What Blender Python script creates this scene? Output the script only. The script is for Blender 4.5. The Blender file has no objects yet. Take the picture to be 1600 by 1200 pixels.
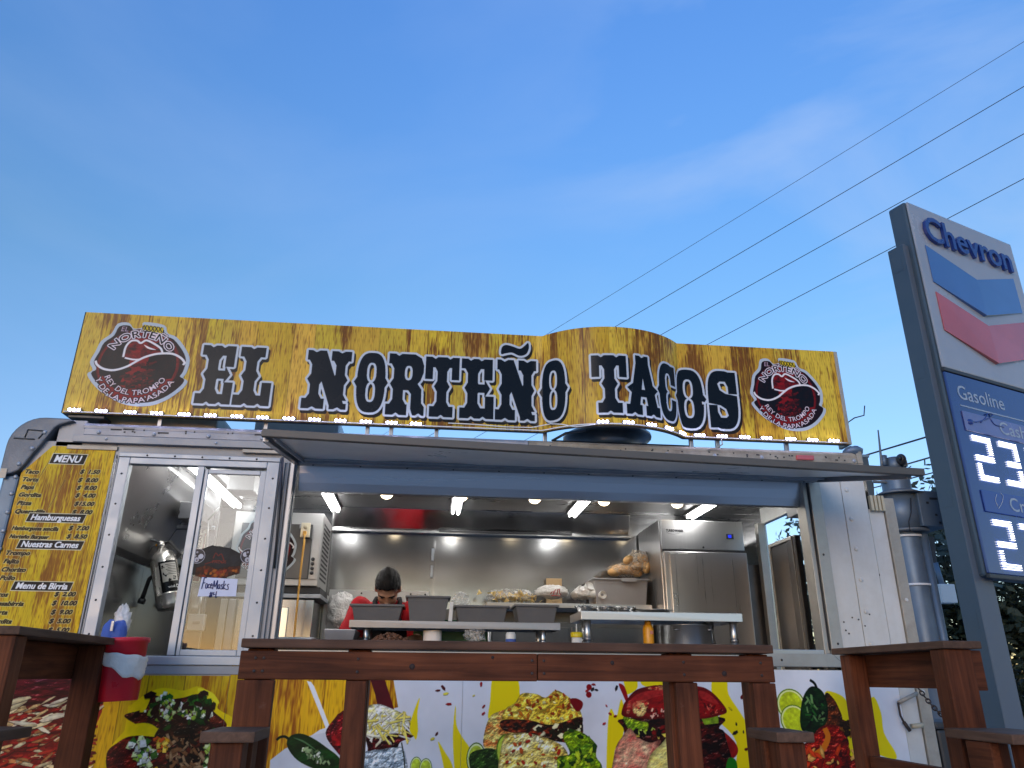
import bpy, bmesh, math, random
import numpy as np
from mathutils import Vector, Matrix, noise as mnoise
random.seed(7)
rng = np.random.default_rng(11)
PI = math.pi
sc = bpy.context.scene
C = sc.collection

# ------------------------------------------------------------------ camera
cd = bpy.data.cameras.new("camera")
cam = bpy.data.objects.new("camera", cd); C.objects.link(cam)
_p, _y, _r = math.radians(21.5), math.radians(6.0), math.radians(0.45)
fw = Vector((math.sin(_y)*math.cos(_p), math.cos(_y)*math.cos(_p), math.sin(_p)))
rt = Vector((math.cos(_y), -math.sin(_y), 0)); up = rt.cross(fw)
rt2 = rt*math.cos(_r) + up*math.sin(_r); up2 = -rt*math.sin(_r) + up*math.cos(_r)
m = Matrix((rt2, up2, -fw)).transposed().to_4x4(); m.translation = (0, -4.3, 1.6)
cam.matrix_world = m
cd.sensor_width = 36; cd.lens = 1170/1600*36; cd.clip_start = 0.05; cd.clip_end = 2000
sc.camera = cam

# ------------------------------------------------------------------ sky, sun, exposure
SUN_EL, SUN_AZ = math.radians(4.0), math.radians(205.0)     # azimuth from +Y (north) clockwise: behind the camera
w = bpy.data.worlds.new("World"); sc.world = w; w.use_nodes = True
nt = w.node_tree; N = nt.nodes; L = nt.links; N.clear()
out = N.new("ShaderNodeOutputWorld"); bg = N.new("ShaderNodeBackground")
sky = N.new("ShaderNodeTexSky"); sky.sky_type = 'NISHITA'; sky.sun_disc = False
sky.sun_elevation = SUN_EL; sky.sun_rotation = SUN_AZ; sky.altitude = 0
sky.air_density = 1.0; sky.dust_density = 0.3; sky.ozone_density = 2.5
bg.inputs['Strength'].default_value = 0.15
tc = N.new("ShaderNodeTexCoord"); mp = N.new("ShaderNodeMapping"); mp.inputs['Scale'].default_value = (1.2, 1.2, 3.2); mp.inputs['Rotation'].default_value = (0.2, 0.35, 0.9)
nz = N.new("ShaderNodeTexNoise"); nz.inputs['Scale'].default_value = 1.6; nz.inputs['Detail'].default_value = 7; nz.inputs['Roughness'].default_value = .52; nz.inputs['Distortion'].default_value = .5
cr = N.new("ShaderNodeValToRGB"); cr.color_ramp.elements[0].position = .46; cr.color_ramp.elements[1].position = .80
cr.color_ramp.elements[0].color = (0, 0, 0, 1); cr.color_ramp.elements[1].color = (.36, .36, .36, 1)
tint = N.new("ShaderNodeMix"); tint.data_type = 'RGBA'; tint.blend_type = 'MULTIPLY'; tint.inputs[0].default_value = 1.0
sep = N.new("ShaderNodeSeparateXYZ"); L.new(tc.outputs['Generated'], sep.inputs[0])
er = N.new("ShaderNodeValToRGB"); ce = er.color_ramp.elements; ce[0].position = .22; ce[0].color = (.53, .50, .59, 1); ce[1].position = .95; ce[1].color = (.50, .69, .97, 1)
for p_, c_ in ((.47, (.49, .555, .635, 1)), (.75, (.495, .645, .91, 1))): e_ = ce.new(p_); e_.color = c_
L.new(sep.outputs[2], er.inputs[0]); L.new(er.outputs[0], tint.inputs[7])
mx = N.new("ShaderNodeMix"); mx.data_type = 'RGBA'; mx.inputs[7].default_value = (.62, .80, 1.15, 1)
L.new(tc.outputs['Generated'], mp.inputs[0]); L.new(mp.outputs[0], nz.inputs[0]); L.new(nz.outputs[0], cr.inputs[0])
L.new(sky.outputs[0], tint.inputs[6]); L.new(tint.outputs[2], mx.inputs[6]); # the thin cloud is thickest in the upper right of the view
dp = N.new("ShaderNodeVectorMath"); dp.operation = 'DOT_PRODUCT'; dp.inputs[1].default_value = (0.498, 0.619, 0.608); L.new(tc.outputs['Generated'], dp.inputs[0])
dm = N.new("ShaderNodeMapRange"); dm.interpolation_type = 'SMOOTHSTEP'; dm.inputs['From Min'].default_value = .90; dm.inputs['From Max'].default_value = 1.0; dm.inputs['To Min'].default_value = .45; dm.inputs['To Max'].default_value = 2.0; L.new(dp.outputs['Value'], dm.inputs['Value'])
cm = N.new("ShaderNodeMath"); cm.operation = 'MULTIPLY'; L.new(cr.outputs[0], cm.inputs[0]); L.new(dm.outputs[0], cm.inputs[1]); L.new(cm.outputs[0], mx.inputs[0])
L.new(mx.outputs[2], bg.inputs['Color']); L.new(bg.outputs[0], out.inputs[0])

sd = bpy.data.lights.new("sun", 'SUN'); sd.energy = .15; sd.angle = math.radians(25); sd.color = (1.0, .86, .74)
so = bpy.data.objects.new("sun", sd); C.objects.link(so)
sdir = Vector((math.sin(SUN_AZ)*math.cos(math.radians(16)), math.cos(SUN_AZ)*math.cos(math.radians(16)), math.sin(math.radians(16))))
so.rotation_euler = sdir.to_track_quat('Z', 'Y').to_euler(); so.location = (-3, -9, 6)

sc.view_settings.view_transform = 'Standard'; sc.view_settings.look = 'None'; sc.view_settings.gamma = 1
sc.view_settings.use_curve_mapping = False; sc.view_settings.exposure = 2.45
sc.render.engine = 'CYCLES'
sc.cycles.use_denoising = True; sc.cycles.max_bounces = 8; sc.cycles.transparent_max_bounces = 12
sc.cycles.caustics_reflective = False; sc.cycles.caustics_refractive = False; sc.cycles.sample_clamp_indirect = 4
LAMP = 0.2      # factor for everything that gives off light, against the exposure above

# ------------------------------------------------------------------ object helpers
ORG = {}
def tag(o, label=None, cat=None, group=None, kind=None):
    if label: o['label'] = label
    if cat: o['category'] = cat
    if group: o['group'] = group
    if kind: o['kind'] = kind
    return o
def thing(name, label, cat, loc=(0, 0, 0), group=None):
    o = bpy.data.objects.new(name, None); C.objects.link(o); o.location = loc; o.empty_display_size = .1
    ORG[o.name] = Vector(loc); return tag(o, label, cat, group)

class B:
    "collects shapes into one mesh"
    def __init__(s): s.v = []; s.f = []; s.sm = []; s.mi = []; s.cur = 0
    def add(s, vs, fs, smooth=False):
        k = len(s.v); s.v += [tuple(v) for v in vs]
        for f in fs: s.f.append([i+k for i in f]); s.sm.append(smooth); s.mi.append(s.cur)
        return s
    def box(s, x0, x1, y0, y1, z0, z1):
        return s.add([(x, y, z) for x in (x0, x1) for y in (y0, y1) for z in (z0, z1)],
                     [(0, 1, 3, 2), (4, 6, 7, 5), (0, 4, 5, 1), (2, 3, 7, 6), (0, 2, 6, 4), (1, 5, 7, 3)])
    def obox(s, c, ax, ay, az):
        c, ax, ay, az = map(Vector, (c, ax, ay, az))
        return s.add([c+ax*i+ay*j+az*k for i in (-1, 1) for j in (-1, 1) for k in (-1, 1)],
                     [(0, 1, 3, 2), (4, 6, 7, 5), (0, 4, 5, 1), (2, 3, 7, 6), (0, 2, 6, 4), (1, 5, 7, 3)])
    def prism(s, pts, d):
        "pts: 3-D polygon, d: extrusion vector"
        n = len(pts); d = Vector(d); a = [Vector(p) for p in pts]
        return s.add(a+[p+d for p in a], [list(range(n))[::-1], list(range(n, 2*n))]+[(i, (i+1) % n, n+(i+1) % n, n+i) for i in range(n)])
    def tube(s, pts, r, n=10, cap=True, smooth=True):
        pts = [Vector(p) for p in pts]; rs = r if isinstance(r, (list, tuple)) else [r]*len(pts)
        vs = []; ref = None
        for i, p in enumerate(pts):
            t = (pts[min(i+1, len(pts)-1)]-pts[max(i-1, 0)]).normalized()
            if ref is None: ref = t.orthogonal().normalized()
            ref = (ref-t*ref.dot(t)).normalized(); b = t.cross(ref)
            vs += [p+(ref*math.cos(a)+b*math.sin(a))*rs[i] for a in [2*PI*k/n for k in range(n)]]
        fs = [(i*n+k, i*n+(k+1) % n, (i+1)*n+(k+1) % n, (i+1)*n+k) for i in range(len(pts)-1) for k in range(n)]
        s.add(vs, fs, smooth)
        if cap:
            m_ = len(pts)-1
            s.add([vs[k] for k in range(n)], [list(range(n))[::-1]]); s.add([vs[m_*n+k] for k in range(n)], [list(range(n))])
        return s
    def lathe(s, prof, c, n=20, ax=None, smooth=True):
        "prof: (r,h) pairs along axis"
        ax = Vector(ax or (0, 0, 1)).normalized(); u = ax.orthogonal().normalized(); v = ax.cross(u); c = Vector(c)
        vs = [c+ax*h+(u*math.cos(2*PI*k/n)+v*math.sin(2*PI*k/n))*r for r, h in prof for k in range(n)]
        fs = [(i*n+k, i*n+(k+1) % n, (i+1)*n+(k+1) % n, (i+1)*n+k) for i in range(len(prof)-1) for k in range(n)]
        s.add(vs, fs, smooth); m_ = len(prof)-1
        if prof[0][0] > 1e-5: s.add(vs[:n], [list(range(n))[::-1]])
        if prof[-1][0] > 1e-5: s.add(vs[m_*n:], [list(range(n))])
        return s
    def ball(s, c, r, seg=16, rings=10, fn=None):
        r = r if isinstance(r, (tuple, list)) else (r, r, r); vs = []
        for i in range(rings+1):
            th = PI*i/rings
            for k in range(seg):
                d = Vector((math.sin(th)*math.cos(2*PI*k/seg), math.sin(th)*math.sin(2*PI*k/seg), math.cos(th)))
                q = fn(d) if fn else 1
                vs.append((c[0]+d.x*r[0]*q, c[1]+d.y*r[1]*q, c[2]+d.z*r[2]*q))
        return s.add(vs, [(i*seg+k, (i+1)*seg+k, (i+1)*seg+(k+1) % seg, i*seg+(k+1) % seg) for i in range(rings) for k in range(seg)], True)
    def build(s, name, mat, parent=None, bev=0, label=None, cat=None, group=None, kind=None, seg=2):
        me = bpy.data.meshes.new(name); pts = s.v
        if parent is not None:
            o0 = ORG[parent.name]; pts = [(p[0]-o0.x, p[1]-o0.y, p[2]-o0.z) for p in s.v]
        me.from_pydata(pts, [], s.f); me.polygons.foreach_set('use_smooth', s.sm)
        mats = mat if isinstance(mat, (list, tuple)) else [mat]
        for q in mats: me.materials.append(q)
        if len(mats) > 1: me.polygons.foreach_set('material_index', s.mi)
        bm = bmesh.new(); bm.from_mesh(me)
        bmesh.ops.remove_doubles(bm, verts=bm.verts, dist=1e-5)
        bmesh.ops.recalc_face_normals(bm, faces=bm.faces)
        if bev:
            es = [e for e in bm.edges if len(e.link_faces) == 2 and e.calc_face_angle(0) > .6]
            bmesh.ops.bevel(bm, geom=es, offset=bev, segments=seg, affect='EDGES', clamp_overlap=True, profile=.6)
        bm.to_mesh(me); bm.free(); me.update()
        o = bpy.data.objects.new(name, me); C.objects.link(o)
        if parent is not None: o.parent = parent; ORG[o.name] = ORG[parent.name]
        else: ORG[o.name] = Vector((0, 0, 0))
        return tag(o, label, cat, group, kind)

def box(name, mat, parent, x0, x1, y0, y1, z0, z1, bev=.003, **k):
    return B().box(min(x0, x1), max(x0, x1), min(y0, y1), max(y0, y1), min(z0, z1), max(z0, z1)).build(name, mat, parent, bev, **k)

# ------------------------------------------------------------------ materials
def nodes(name):
    mt = bpy.data.materials.new(name); mt.use_nodes = True; t = mt.node_tree
    return mt, t.nodes, t.links, t.nodes['Principled BSDF']
def M(name, col, rough=.5, metal=0., var=.12, scale=6., stretch=(1, 1, 1), bump=0., bscale=None, emit=0, spec=.5, coat=0, dirt=None, dscale=2.5, damt=.6, rvar=.12, trans=0, alpha=1):
    mt, n, l, p = nodes(name)
    p.inputs['Metallic'].default_value = metal; p.inputs['Specular IOR Level'].default_value = spec
    p.inputs['Coat Weight'].default_value = coat; p.inputs['Transmission Weight'].default_value = trans; p.inputs['Alpha'].default_value = alpha
    tc = n.new('ShaderNodeTexCoord'); mp = n.new('ShaderNodeMapping'); mp.inputs['Scale'].default_value = stretch
    mp.inputs['Location'].default_value = (3.37, 1.73, 2.19); l.new(tc.outputs['Object'], mp.inputs[0])
    nz = n.new('ShaderNodeTexNoise'); nz.inputs['Scale'].default_value = scale; nz.inputs['Detail'].default_value = 6; nz.inputs['Roughness'].default_value = .62
    l.new(mp.outputs[0], nz.inputs[0])
    mr = n.new('ShaderNodeMapRange'); mr.inputs['From Min'].default_value = .25; mr.inputs['From Max'].default_value = .75
    mr.inputs['To Min'].default_value = 1-var; mr.inputs['To Max'].default_value = 1+var; l.new(nz.outputs[0], mr.inputs[0])
    mul = n.new('ShaderNodeMix'); mul.data_type = 'RGBA'; mul.blend_type = 'MULTIPLY'; mul.inputs[0].default_value = 1; mul.inputs[6].default_value = (*col, 1)
    l.new(mr.outputs[0], mul.inputs[7]); last = mul.outputs[2]
    if dirt:
        n2 = n.new('ShaderNodeTexNoise'); n2.inputs['Scale'].default_value = dscale; n2.inputs['Detail'].default_value = 9; n2.inputs['Roughness'].default_value = .7
        l.new(tc.outputs['Object'], n2.inputs[0])
        r2 = n.new('ShaderNodeMapRange'); r2.inputs['From Min'].default_value = .42; r2.inputs['From Max'].default_value = .82; r2.inputs['To Max'].default_value = damt; l.new(n2.outputs[0], r2.inputs[0])
        m2 = n.new('ShaderNodeMix'); m2.data_type = 'RGBA'; m2.inputs[7].default_value = (*dirt, 1); l.new(r2.outputs[0], m2.inputs[0]); l.new(last, m2.inputs[6]); last = m2.outputs[2]
    l.new(last, p.inputs['Base Color'])
    rr = n.new('ShaderNodeMapRange'); rr.inputs['From Min'].default_value = .25; rr.inputs['From Max'].default_value = .75
    rr.inputs['To Min'].default_value = max(.02, rough-rvar); rr.inputs['To Max'].default_value = min(1, rough+rvar); l.new(nz.outputs[0], rr.inputs[0]); l.new(rr.outputs[0], p.inputs['Roughness'])
    if bump:
        b = n.new('ShaderNodeBump'); b.inputs['Strength'].default_value = bump; b.inputs['Distance'].default_value = .01
        if bscale:
            n3 = n.new('ShaderNodeTexNoise'); n3.inputs['Scale'].default_value = bscale; n3.inputs['Detail'].default_value = 4; l.new(mp.outputs[0], n3.inputs[0]); l.new(n3.outputs[0], b.inputs['Height'])
        else: l.new(nz.outputs[0], b.inputs['Height'])
        l.new(b.outputs[0], p.inputs['Normal'])
    if emit:
        p.inputs['Emission Color'].default_value = (*col, 1); p.inputs['Emission Strength'].default_value = emit*LAMP
    return mt
def wood(name, axis, a=(.150, .046, .019), b=(.040, .012, .006)):
    mt, n, l, p = nodes(name)
    tc = n.new('ShaderNodeTexCoord'); mp = n.new('ShaderNodeMapping'); s = [22, 22, 22]; s[axis] = 1.3; mp.inputs['Scale'].default_value = s
    oi = n.new('ShaderNodeObjectInfo'); l.new(oi.outputs['Random'], mp.inputs['Location'])
    l.new(tc.outputs['Object'], mp.inputs[0])
    nz = n.new('ShaderNodeTexNoise'); nz.inputs['Scale'].default_value = 1.7; nz.inputs['Detail'].default_value = 8; nz.inputs['Roughness'].default_value = .6; nz.inputs['Distortion'].default_value = .8
    l.new(mp.outputs[0], nz.inputs[0])
    n2 = n.new('ShaderNodeTexNoise'); n2.inputs['Scale'].default_value = 3.2; n2.inputs['Detail'].default_value = 5; l.new(tc.outputs['Object'], n2.inputs[0])
    cr = n.new('ShaderNodeValToRGB'); cr.color_ramp.elements[0].position = .28; cr.color_ramp.elements[1].position = .74
    cr.color_ramp.elements[0].color = (*b, 1); cr.color_ramp.elements[1].color = (*a, 1); l.new(nz.outputs[0], cr.inputs[0])
    mr = n.new('ShaderNodeMapRange'); mr.inputs['From Min'].default_value = .3; mr.inputs['From Max'].default_value = .7; mr.inputs['To Min'].default_value = .6; mr.inputs['To Max'].default_value = 1.45; l.new(n2.outputs[0], mr.inputs[0])
    mm = n.new('ShaderNodeMix'); mm.data_type = 'RGBA'; mm.blend_type = 'MULTIPLY'; mm.inputs[0].default_value = 1; l.new(cr.outputs[0], mm.inputs[6]); l.new(mr.outputs[0], mm.inputs[7])
    # pale worn scuffs
    n3 = n.new('ShaderNodeTexNoise'); n3.inputs['Scale'].default_value = 9; n3.inputs['Detail'].default_value = 10; n3.inputs['Roughness'].default_value = .75; l.new(tc.outputs['Object'], n3.inputs[0])
    r3 = n.new('ShaderNodeMapRange'); r3.inputs['From Min'].default_value = .62; r3.inputs['From Max'].default_value = .78; r3.inputs['To Max'].default_value = .6; l.new(n3.outputs[0], r3.inputs[0])
    m3 = n.new('ShaderNodeMix'); m3.data_type = 'RGBA'; m3.inputs[7].default_value = (.15, .085, .06, 1); l.new(r3.outputs[0], m3.inputs[0]); l.new(mm.outputs[2], m3.inputs[6])
    l.new(m3.outputs[2], p.inputs['Base Color']); p.inputs['Roughness'].default_value = .62; p.inputs['Specular IOR Level'].default_value = .15
    bp = n.new('ShaderNodeBump'); bp.inputs['Strength'].default_value = .35; bp.inputs['Distance'].default_value = .004; l.new(nz.outputs[0], bp.inputs['Height']); l.new(bp.outputs[0], p.inputs['Normal'])
    return mt
def glassy(name, col=(1, 1, 1), refl=.5, mixf=.10, rough=.02):
    "thin pane or film: mostly see-through with a glossy skin"
    mt, n, l, p = nodes(name); n.remove(p)
    o = n['Material Output']; tr = n.new('ShaderNodeBsdfTransparent'); tr.inputs[0].default_value = (*col, 1)
    gl = n.new('ShaderNodeBsdfGlossy'); gl.inputs['Roughness'].default_value = rough
    fr = n.new('ShaderNodeFresnel'); fr.inputs[0].default_value = 1.5
    ad = n.new('ShaderNodeMath'); ad.operation = 'MULTIPLY_ADD'; ad.inputs[1].default_value = refl; ad.inputs[2].default_value = mixf
    l.new(fr.outputs[0], ad.inputs[0]); mx = n.new('ShaderNodeMixShader'); l.new(ad.outputs[0], mx.inputs[0]); l.new(tr.outputs[0], mx.inputs[1]); l.new(gl.outputs[0], mx.inputs[2]); l.new(mx.outputs[0], o.inputs[0])
    return mt
def film(name, col, dens=.4, rough=.2):
    "crinkled plastic bag: transparent with milky skin"
    mt, n, l, p = nodes(name); o = n['Material Output']
    p.inputs['Base Color'].default_value = (*col, 1); p.inputs['Roughness'].default_value = rough; p.inputs['Coat Weight'].default_value = .5
    tc = n.new('ShaderNodeTexCoord'); nz = n.new('ShaderNodeTexNoise'); nz.inputs['Scale'].default_value = 28; nz.inputs['Detail'].default_value = 4; nz.inputs['Distortion'].default_value = 1.5; l.new(tc.outputs['Object'], nz.inputs[0])
    bp = n.new('ShaderNodeBump'); bp.inputs['Strength'].default_value = .9; bp.inputs['Distance'].default_value = .02; l.new(nz.outputs[0], bp.inputs['Height']); l.new(bp.outputs[0], p.inputs['Normal'])
    tr = n.new('ShaderNodeBsdfTransparent'); mr = n.new('ShaderNodeMapRange'); mr.inputs['From Min'].default_value = .35; mr.inputs['From Max'].default_value = .7
    mr.inputs['To Min'].default_value = max(0, dens-.25); mr.inputs['To Max'].default_value = min(1, dens+.3); l.new(nz.outputs[0], mr.inputs[0])
    mx = n.new('ShaderNodeMixShader'); l.new(mr.outputs[0], mx.inputs[0]); l.new(tr.outputs[0], mx.inputs[1]); l.new(p.outputs[0], mx.inputs[2]); l.new(mx.outputs[0], o.inputs[0])
    return mt
def leafmat(name, col):
    mt, n, l, p = nodes(name)
    oi = n.new('ShaderNodeTexCoord'); nz = n.new('ShaderNodeTexNoise'); nz.inputs['Scale'].default_value = 1.1; nz.inputs['Detail'].default_value = 4; l.new(oi.outputs['Object'], nz.inputs[0])
    cr = n.new('ShaderNodeValToRGB'); cr.color_ramp.elements[0].position = .3; cr.color_ramp.elements[1].position = .7
    cr.color_ramp.elements[0].color = (*[c*.55 for c in col], 1); cr.color_ramp.elements[1].color = (*[c*1.35 for c in col], 1)
    l.new(nz.outputs[0], cr.inputs[0]); l.new(cr.outputs[0], p.inputs['Base Color']); p.inputs['Roughness'].default_value = .6
    return mt

T = {}
T['steel'] = M('steel', (.45, .452, .456), .32, .9, .08, 3, (1, 1, 1), .02, 40, dirt=(.36, .36, .355), dscale=3, damt=.4)
T['steel_brush'] = M('brushed_steel', (.64, .64, .64), .30, .92, .03, 2.5, (.4, 1, 34), .006, rvar=.04)
T['steel_vert'] = M('brushed_steel_upright', (.50, .50, .505), .30, .92, .025, 2, (30, 30, .35), .006, rvar=.04)
T['steel_dark'] = M('dull_steel', (.30, .30, .31), .36, .85, .15, 4, (1, 1, 1), .03, 20)
T['steel_wall'] = M('kitchen_wall_steel', (.34, .342, .346), .17, .82, .12, 1.6, (1.2, 1.2, .7), .006, 9, dirt=(.26, .26, .255), dscale=5, damt=.35, rvar=.04)
T['steel_pale'] = M('pale_wall_sheet', (.46, .462, .465), .45, .45, .07, 3, dirt=(.37, .365, .35), dscale=6, damt=.4)
T['mirror'] = M('polished_steel', (.70, .70, .705), .17, 1, .05, 4, (1, 1, 1), .05, 5)
T['ceil'] = M('ceiling_metal', (.27, .27, .275), .32, .8, .12, 3, (.5, 2, 1), .04, 8)
T['alu'] = M('aluminium', (.34, .37, .41), .46, .5, .14, 8, (1, 1, 1), .05, 60, dirt=(.22, .24, .27), dscale=7, damt=.6)
T['alu_frame'] = M('window_aluminium', (.36, .39, .43), .46, .45, .1, 8, dirt=(.30, .32, .35), dscale=9, damt=.5)
T['grey'] = M('grey_paint', (.27, .28, .30), .45, .15, .10, 5, (1, 1, .4), .04, 30, dirt=(.15, .16, .18), dscale=4, damt=.6)
T['corner'] = M('corner_casting', (.13, .15, .18), .5, .3, .15, 9, bump=.15, bscale=70, dirt=(.06, .065, .075), dscale=8)
T['rail_grey'] = M('roof_rail_grey', (.30, .31, .34), .5, .3, .16, 6, (.5, 1, 1), .12, 40, dirt=(.12, .12, .13), dscale=9, damt=.7)
T['hatch_rail'] = M('hatch_rail_metal', (.105, .096, .085), .5, .3, .18, 6, (.4, 1, 1), .1, 40, dirt=(.11, .10, .09), dscale=9, damt=.6)
T['rail_cream'] = M('roof_rail_cream', (.32, .29, .235), .6, .05, .2, 6, (.5, 1, 1), .12, 40, dirt=(.10, .075, .05), dscale=11, damt=.85)
T['white'] = M('white_paint', (.57, .575, .56), .36, 0, .07, 3, (3, 3, .5), .10, 2.2, dirt=(.40, .37, .32), dscale=7, damt=.45)
T['tan'] = M('worn_tan_metal', (.38, .35, .30), .5, .3, .14, 9, bump=.08, bscale=40, dirt=(.20, .17, .13), dscale=12, damt=.6)
T['beige'] = M('beige_plastic', (.50, .44, .31), .55, 0, .1, 6)
T['dark'] = M('dark_gap', (.025, .026, .03), .6, 0, .2, 8)
T['rubber'] = M('black_rubber', (.02, .02, .022), .5, 0, .2, 20)
T['black'] = M('black_paint', (.03, .032, .036), .4, 0, .15, 12)
T['bin'] = M('grey_tub_plastic', (.125, .125, .13), .42, 0, .08, 12, bump=.03, bscale=60)
T['tote'] = M('light_grey_plastic', (.36, .36, .38), .45, 0, .06, 10)
T['white_plastic'] = M('white_plastic', (.75, .75, .74), .4, 0, .05, 9)
T['foam'] = M('white_foam', (.78, .78, .76), .6, 0, .04, 14)
T['foil'] = M('foil', (.72, .72, .72), .22, 1, .05, 30, bump=.5, bscale=35)
T['red'] = M('red_plastic', (.60, .014, .03), .38, 0, .1, 7)
T['red_cloth'] = M('red_cloth', (.58, .012, .022), .85, 0, .15, 9, bump=.5, bscale=14)
T['black_cloth'] = M('black_cloth', (.02, .02, .024), .9, 0, .2, 20, bump=.3, bscale=20)
T['skin'] = M('skin', (.38, .20, .125), .5, 0, .12, 14, bump=.05, bscale=120)
T['hair'] = M('dark_hair', (.009, .008, .008), .62, 0, .4, 60, (1, .25, .35), .6, 90, spec=.22)
T['hair_strand'] = M('hair_strands', (.035, .031, .030), .40, 0, .3, 40, spec=.55)
T['cloth_white'] = M('white_cloth', (.86, .79, .74), .9, 0, .08, 12, bump=.7, bscale=22)
T['cloth_blue'] = M('blue_cloth', (.06, .12, .42), .85, 0, .2, 14, bump=.5, bscale=60)
T['green'] = M('green_plastic', (.006, .10, .035), .45, 0, .1, 10)
T['yellow'] = M('yellow_plastic', (.75, .58, .01), .4, 0, .06, 9)
T['mustard'] = M('orange_plastic', (.80, .35, .01), .35, 0, .06, 9)
T['bread'] = M('bread_crust', (.58, .34, .13), .7, 0, .3, 12, bump=.25, bscale=30, dirt=(.72, .48, .22), dscale=9, damt=.8)
T['chips'] = M('tortilla_chips', (.68, .52, .22), .7, 0, .25, 25, bump=.8, bscale=30)
T['meat'] = M('chopped_meat', (.15, .065, .035), .55, 0, .5, 40, bump=.9, bscale=60)
T['outlet'] = M('ivory_plastic', (.66, .60, .45), .4, 0, .05, 9)
T['cord'] = M('orange_cord', (.62, .33, .06), .55, 0, .1, 20)
T['paper'] = M('paper', (.66, .70, .86), .8, 0, .04, 14)
T['ink'] = M('blue_ink', (.012, .018, .13), .6, 0, .1, 30)
T['wood_x'] = wood('stained_wood_x', 0); T['wood_y'] = wood('stained_wood_y', 1); T['wood_z'] = wood('stained_wood_z', 2)
T['cap_x'] = wood('weathered_cap_x', 0, (.12, .062, .04), (.06, .032, .022)); T['cap_y'] = wood('weathered_cap_y', 1, (.13, .075, .05), (.07, .04, .028))
T['board'] = M('cutting_board', (.52, .37, .20), .6, 0, .1, 9)
T['galv'] = M('galvanised_steel', (.135, .19, .26), .48, .35, .12, 4, (1, 1, .5), .06, 25, dirt=(.08, .105, .135), dscale=3, damt=.6)
T['galv_dark'] = M('weathered_steel_box', (.16, .185, .21), .55, .3, .12, 6, dirt=(.09, .10, .11), dscale=5)
T['sign_grey'] = M('sign_column_paint', (.105, .13, .165), .45, .2, .07, 2.5, (1, 1, .4), .02, 40)
T['sign_dark'] = M('sign_side_dark', (.055, .085, .115), .4, .2, .08, 3)
T['sign_white'] = M('sign_face_plastic', (.31, .335, .375), .22, 0, .05, 1.6, dirt=(.25, .275, .32), dscale=1.5, damt=.5, coat=.3)
T['sign_blue'] = M('sign_blue_letters', (.012, .035, .20), .25, 0, .06, 4, coat=.4)
T['chev_blue'] = M('blue_emblem', (.05, .135, .36), .14, 0, .12, 1.2, coat=.8)
T['chev_red'] = M('red_emblem', (.45, .075, .075), .12, 0, .15, 1.2, coat=.9)
T['panel_blue'] = M('price_panel_blue', (.010, .032, .17), .10, 0, .12, 1.3, coat=.9)
T['strip_blue'] = M('price_strip_blue', (.005, .035, .24), .2, 0, .08, 3, coat=.6)
T['strip_pale'] = M('price_strip_faded', (.12, .14, .32), .2, 0, .12, 3, coat=.6)
T['panel_text'] = M('price_panel_lettering', (.34, .40, .47), .4, 0, .05, 6)
T['led_white'] = M('price_led', (.90, .92, 1.0), .4, 0, 0, 1, emit=4)
T['led_strip'] = M('strip_led', (.66, .62, 1.0), .4, 0, 0, 1, emit=48)
T['tube'] = M('light_tube', (1.0, .985, .96), .4, 0, 0, 1, emit=25)
T['bulb'] = M('lamp_dome', (1.0, .80, .52), .4, 0, 0, 1, emit=7)
T['screen'] = M('blue_screen', (.01, .03, .9), .3, 0, 0, 1, emit=.8)
T['dark_steel'] = M('dark_and_shaded_steel', (.11, .11, .112), .4, .8, .15, 4, dirt=(.06, .06, .06), dscale=5)  # dark steel; on the lower back pieces its darkness stands for shade
T['glass'] = glassy('window_glass', (.93, .96, .97), .55, .02)
T['film'] = film('clear_bag', (.92, .92, .92), .32, .15); T['film_white'] = film('milky_bag', (.90, .89, .88), .95, .4)
T['film_amber'] = film('bread_bag', (.80, .66, .50), .38, .15)
T['leaf'] = leafmat('dark_leaves', (.030, .042, .020)); T['leaf2'] = leafmat('olive_leaves', (.05, .055, .022))
T['bark'] = M('bark', (.055, .045, .038), .9, 0, .3, 9, (1, 1, .2), .8, 12)
T['wire'] = M('cable', (.02, .02, .022), .6, 0, .1, 9)
T['asphalt'] = M('concrete_apron', (.42, .415, .40), .9, 0, .25, 30, bump=.5, bscale=90)
T['deckwood'] = wood('deck_boards', 0, (.50, .46, .40), (.36, .33, .28))
T['strap'] = M('white_strap', (.70, .72, .74), .5, 0, .05, 9)
T['lens'] = M('camera_lens', (.01, .01, .012), .08, 0, 0, 9)

# ------------------------------------------------------------------ flat print painter (sRGB colours on a numpy canvas)
def vnoise(h, w, cy, cx, seed=0):
    "smooth value noise with cells cy x cx pixels"
    g = np.random.default_rng(seed).random((int(h/cy)+3, int(w/cx)+3))
    y = np.arange(h)/cy; x = np.arange(w)/cx; iy = y.astype(int); ix = x.astype(int); fy = y-iy; fx = x-ix
    fy = (fy*fy*(3-2*fy))[:, None]; fx = (fx*fx*(3-2*fx))[None]
    a = g[np.ix_(iy, ix)]; b = g[np.ix_(iy, ix+1)]; c = g[np.ix_(iy+1, ix)]; d = g[np.ix_(iy+1, ix+1)]
    return (a*(1-fx)+b*fx)*(1-fy)+(c*(1-fx)+d*fx)*fy
def fnoise(h, w, cy, cx, seed=0, oct=4):
    t = 0; a = 1; s = 0
    for o in range(oct):
        t = t+a*vnoise(h, w, max(cy/2**o, 1), max(cx/2**o, 1), seed+o*17); s += a; a *= .55
    return t/s
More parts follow.
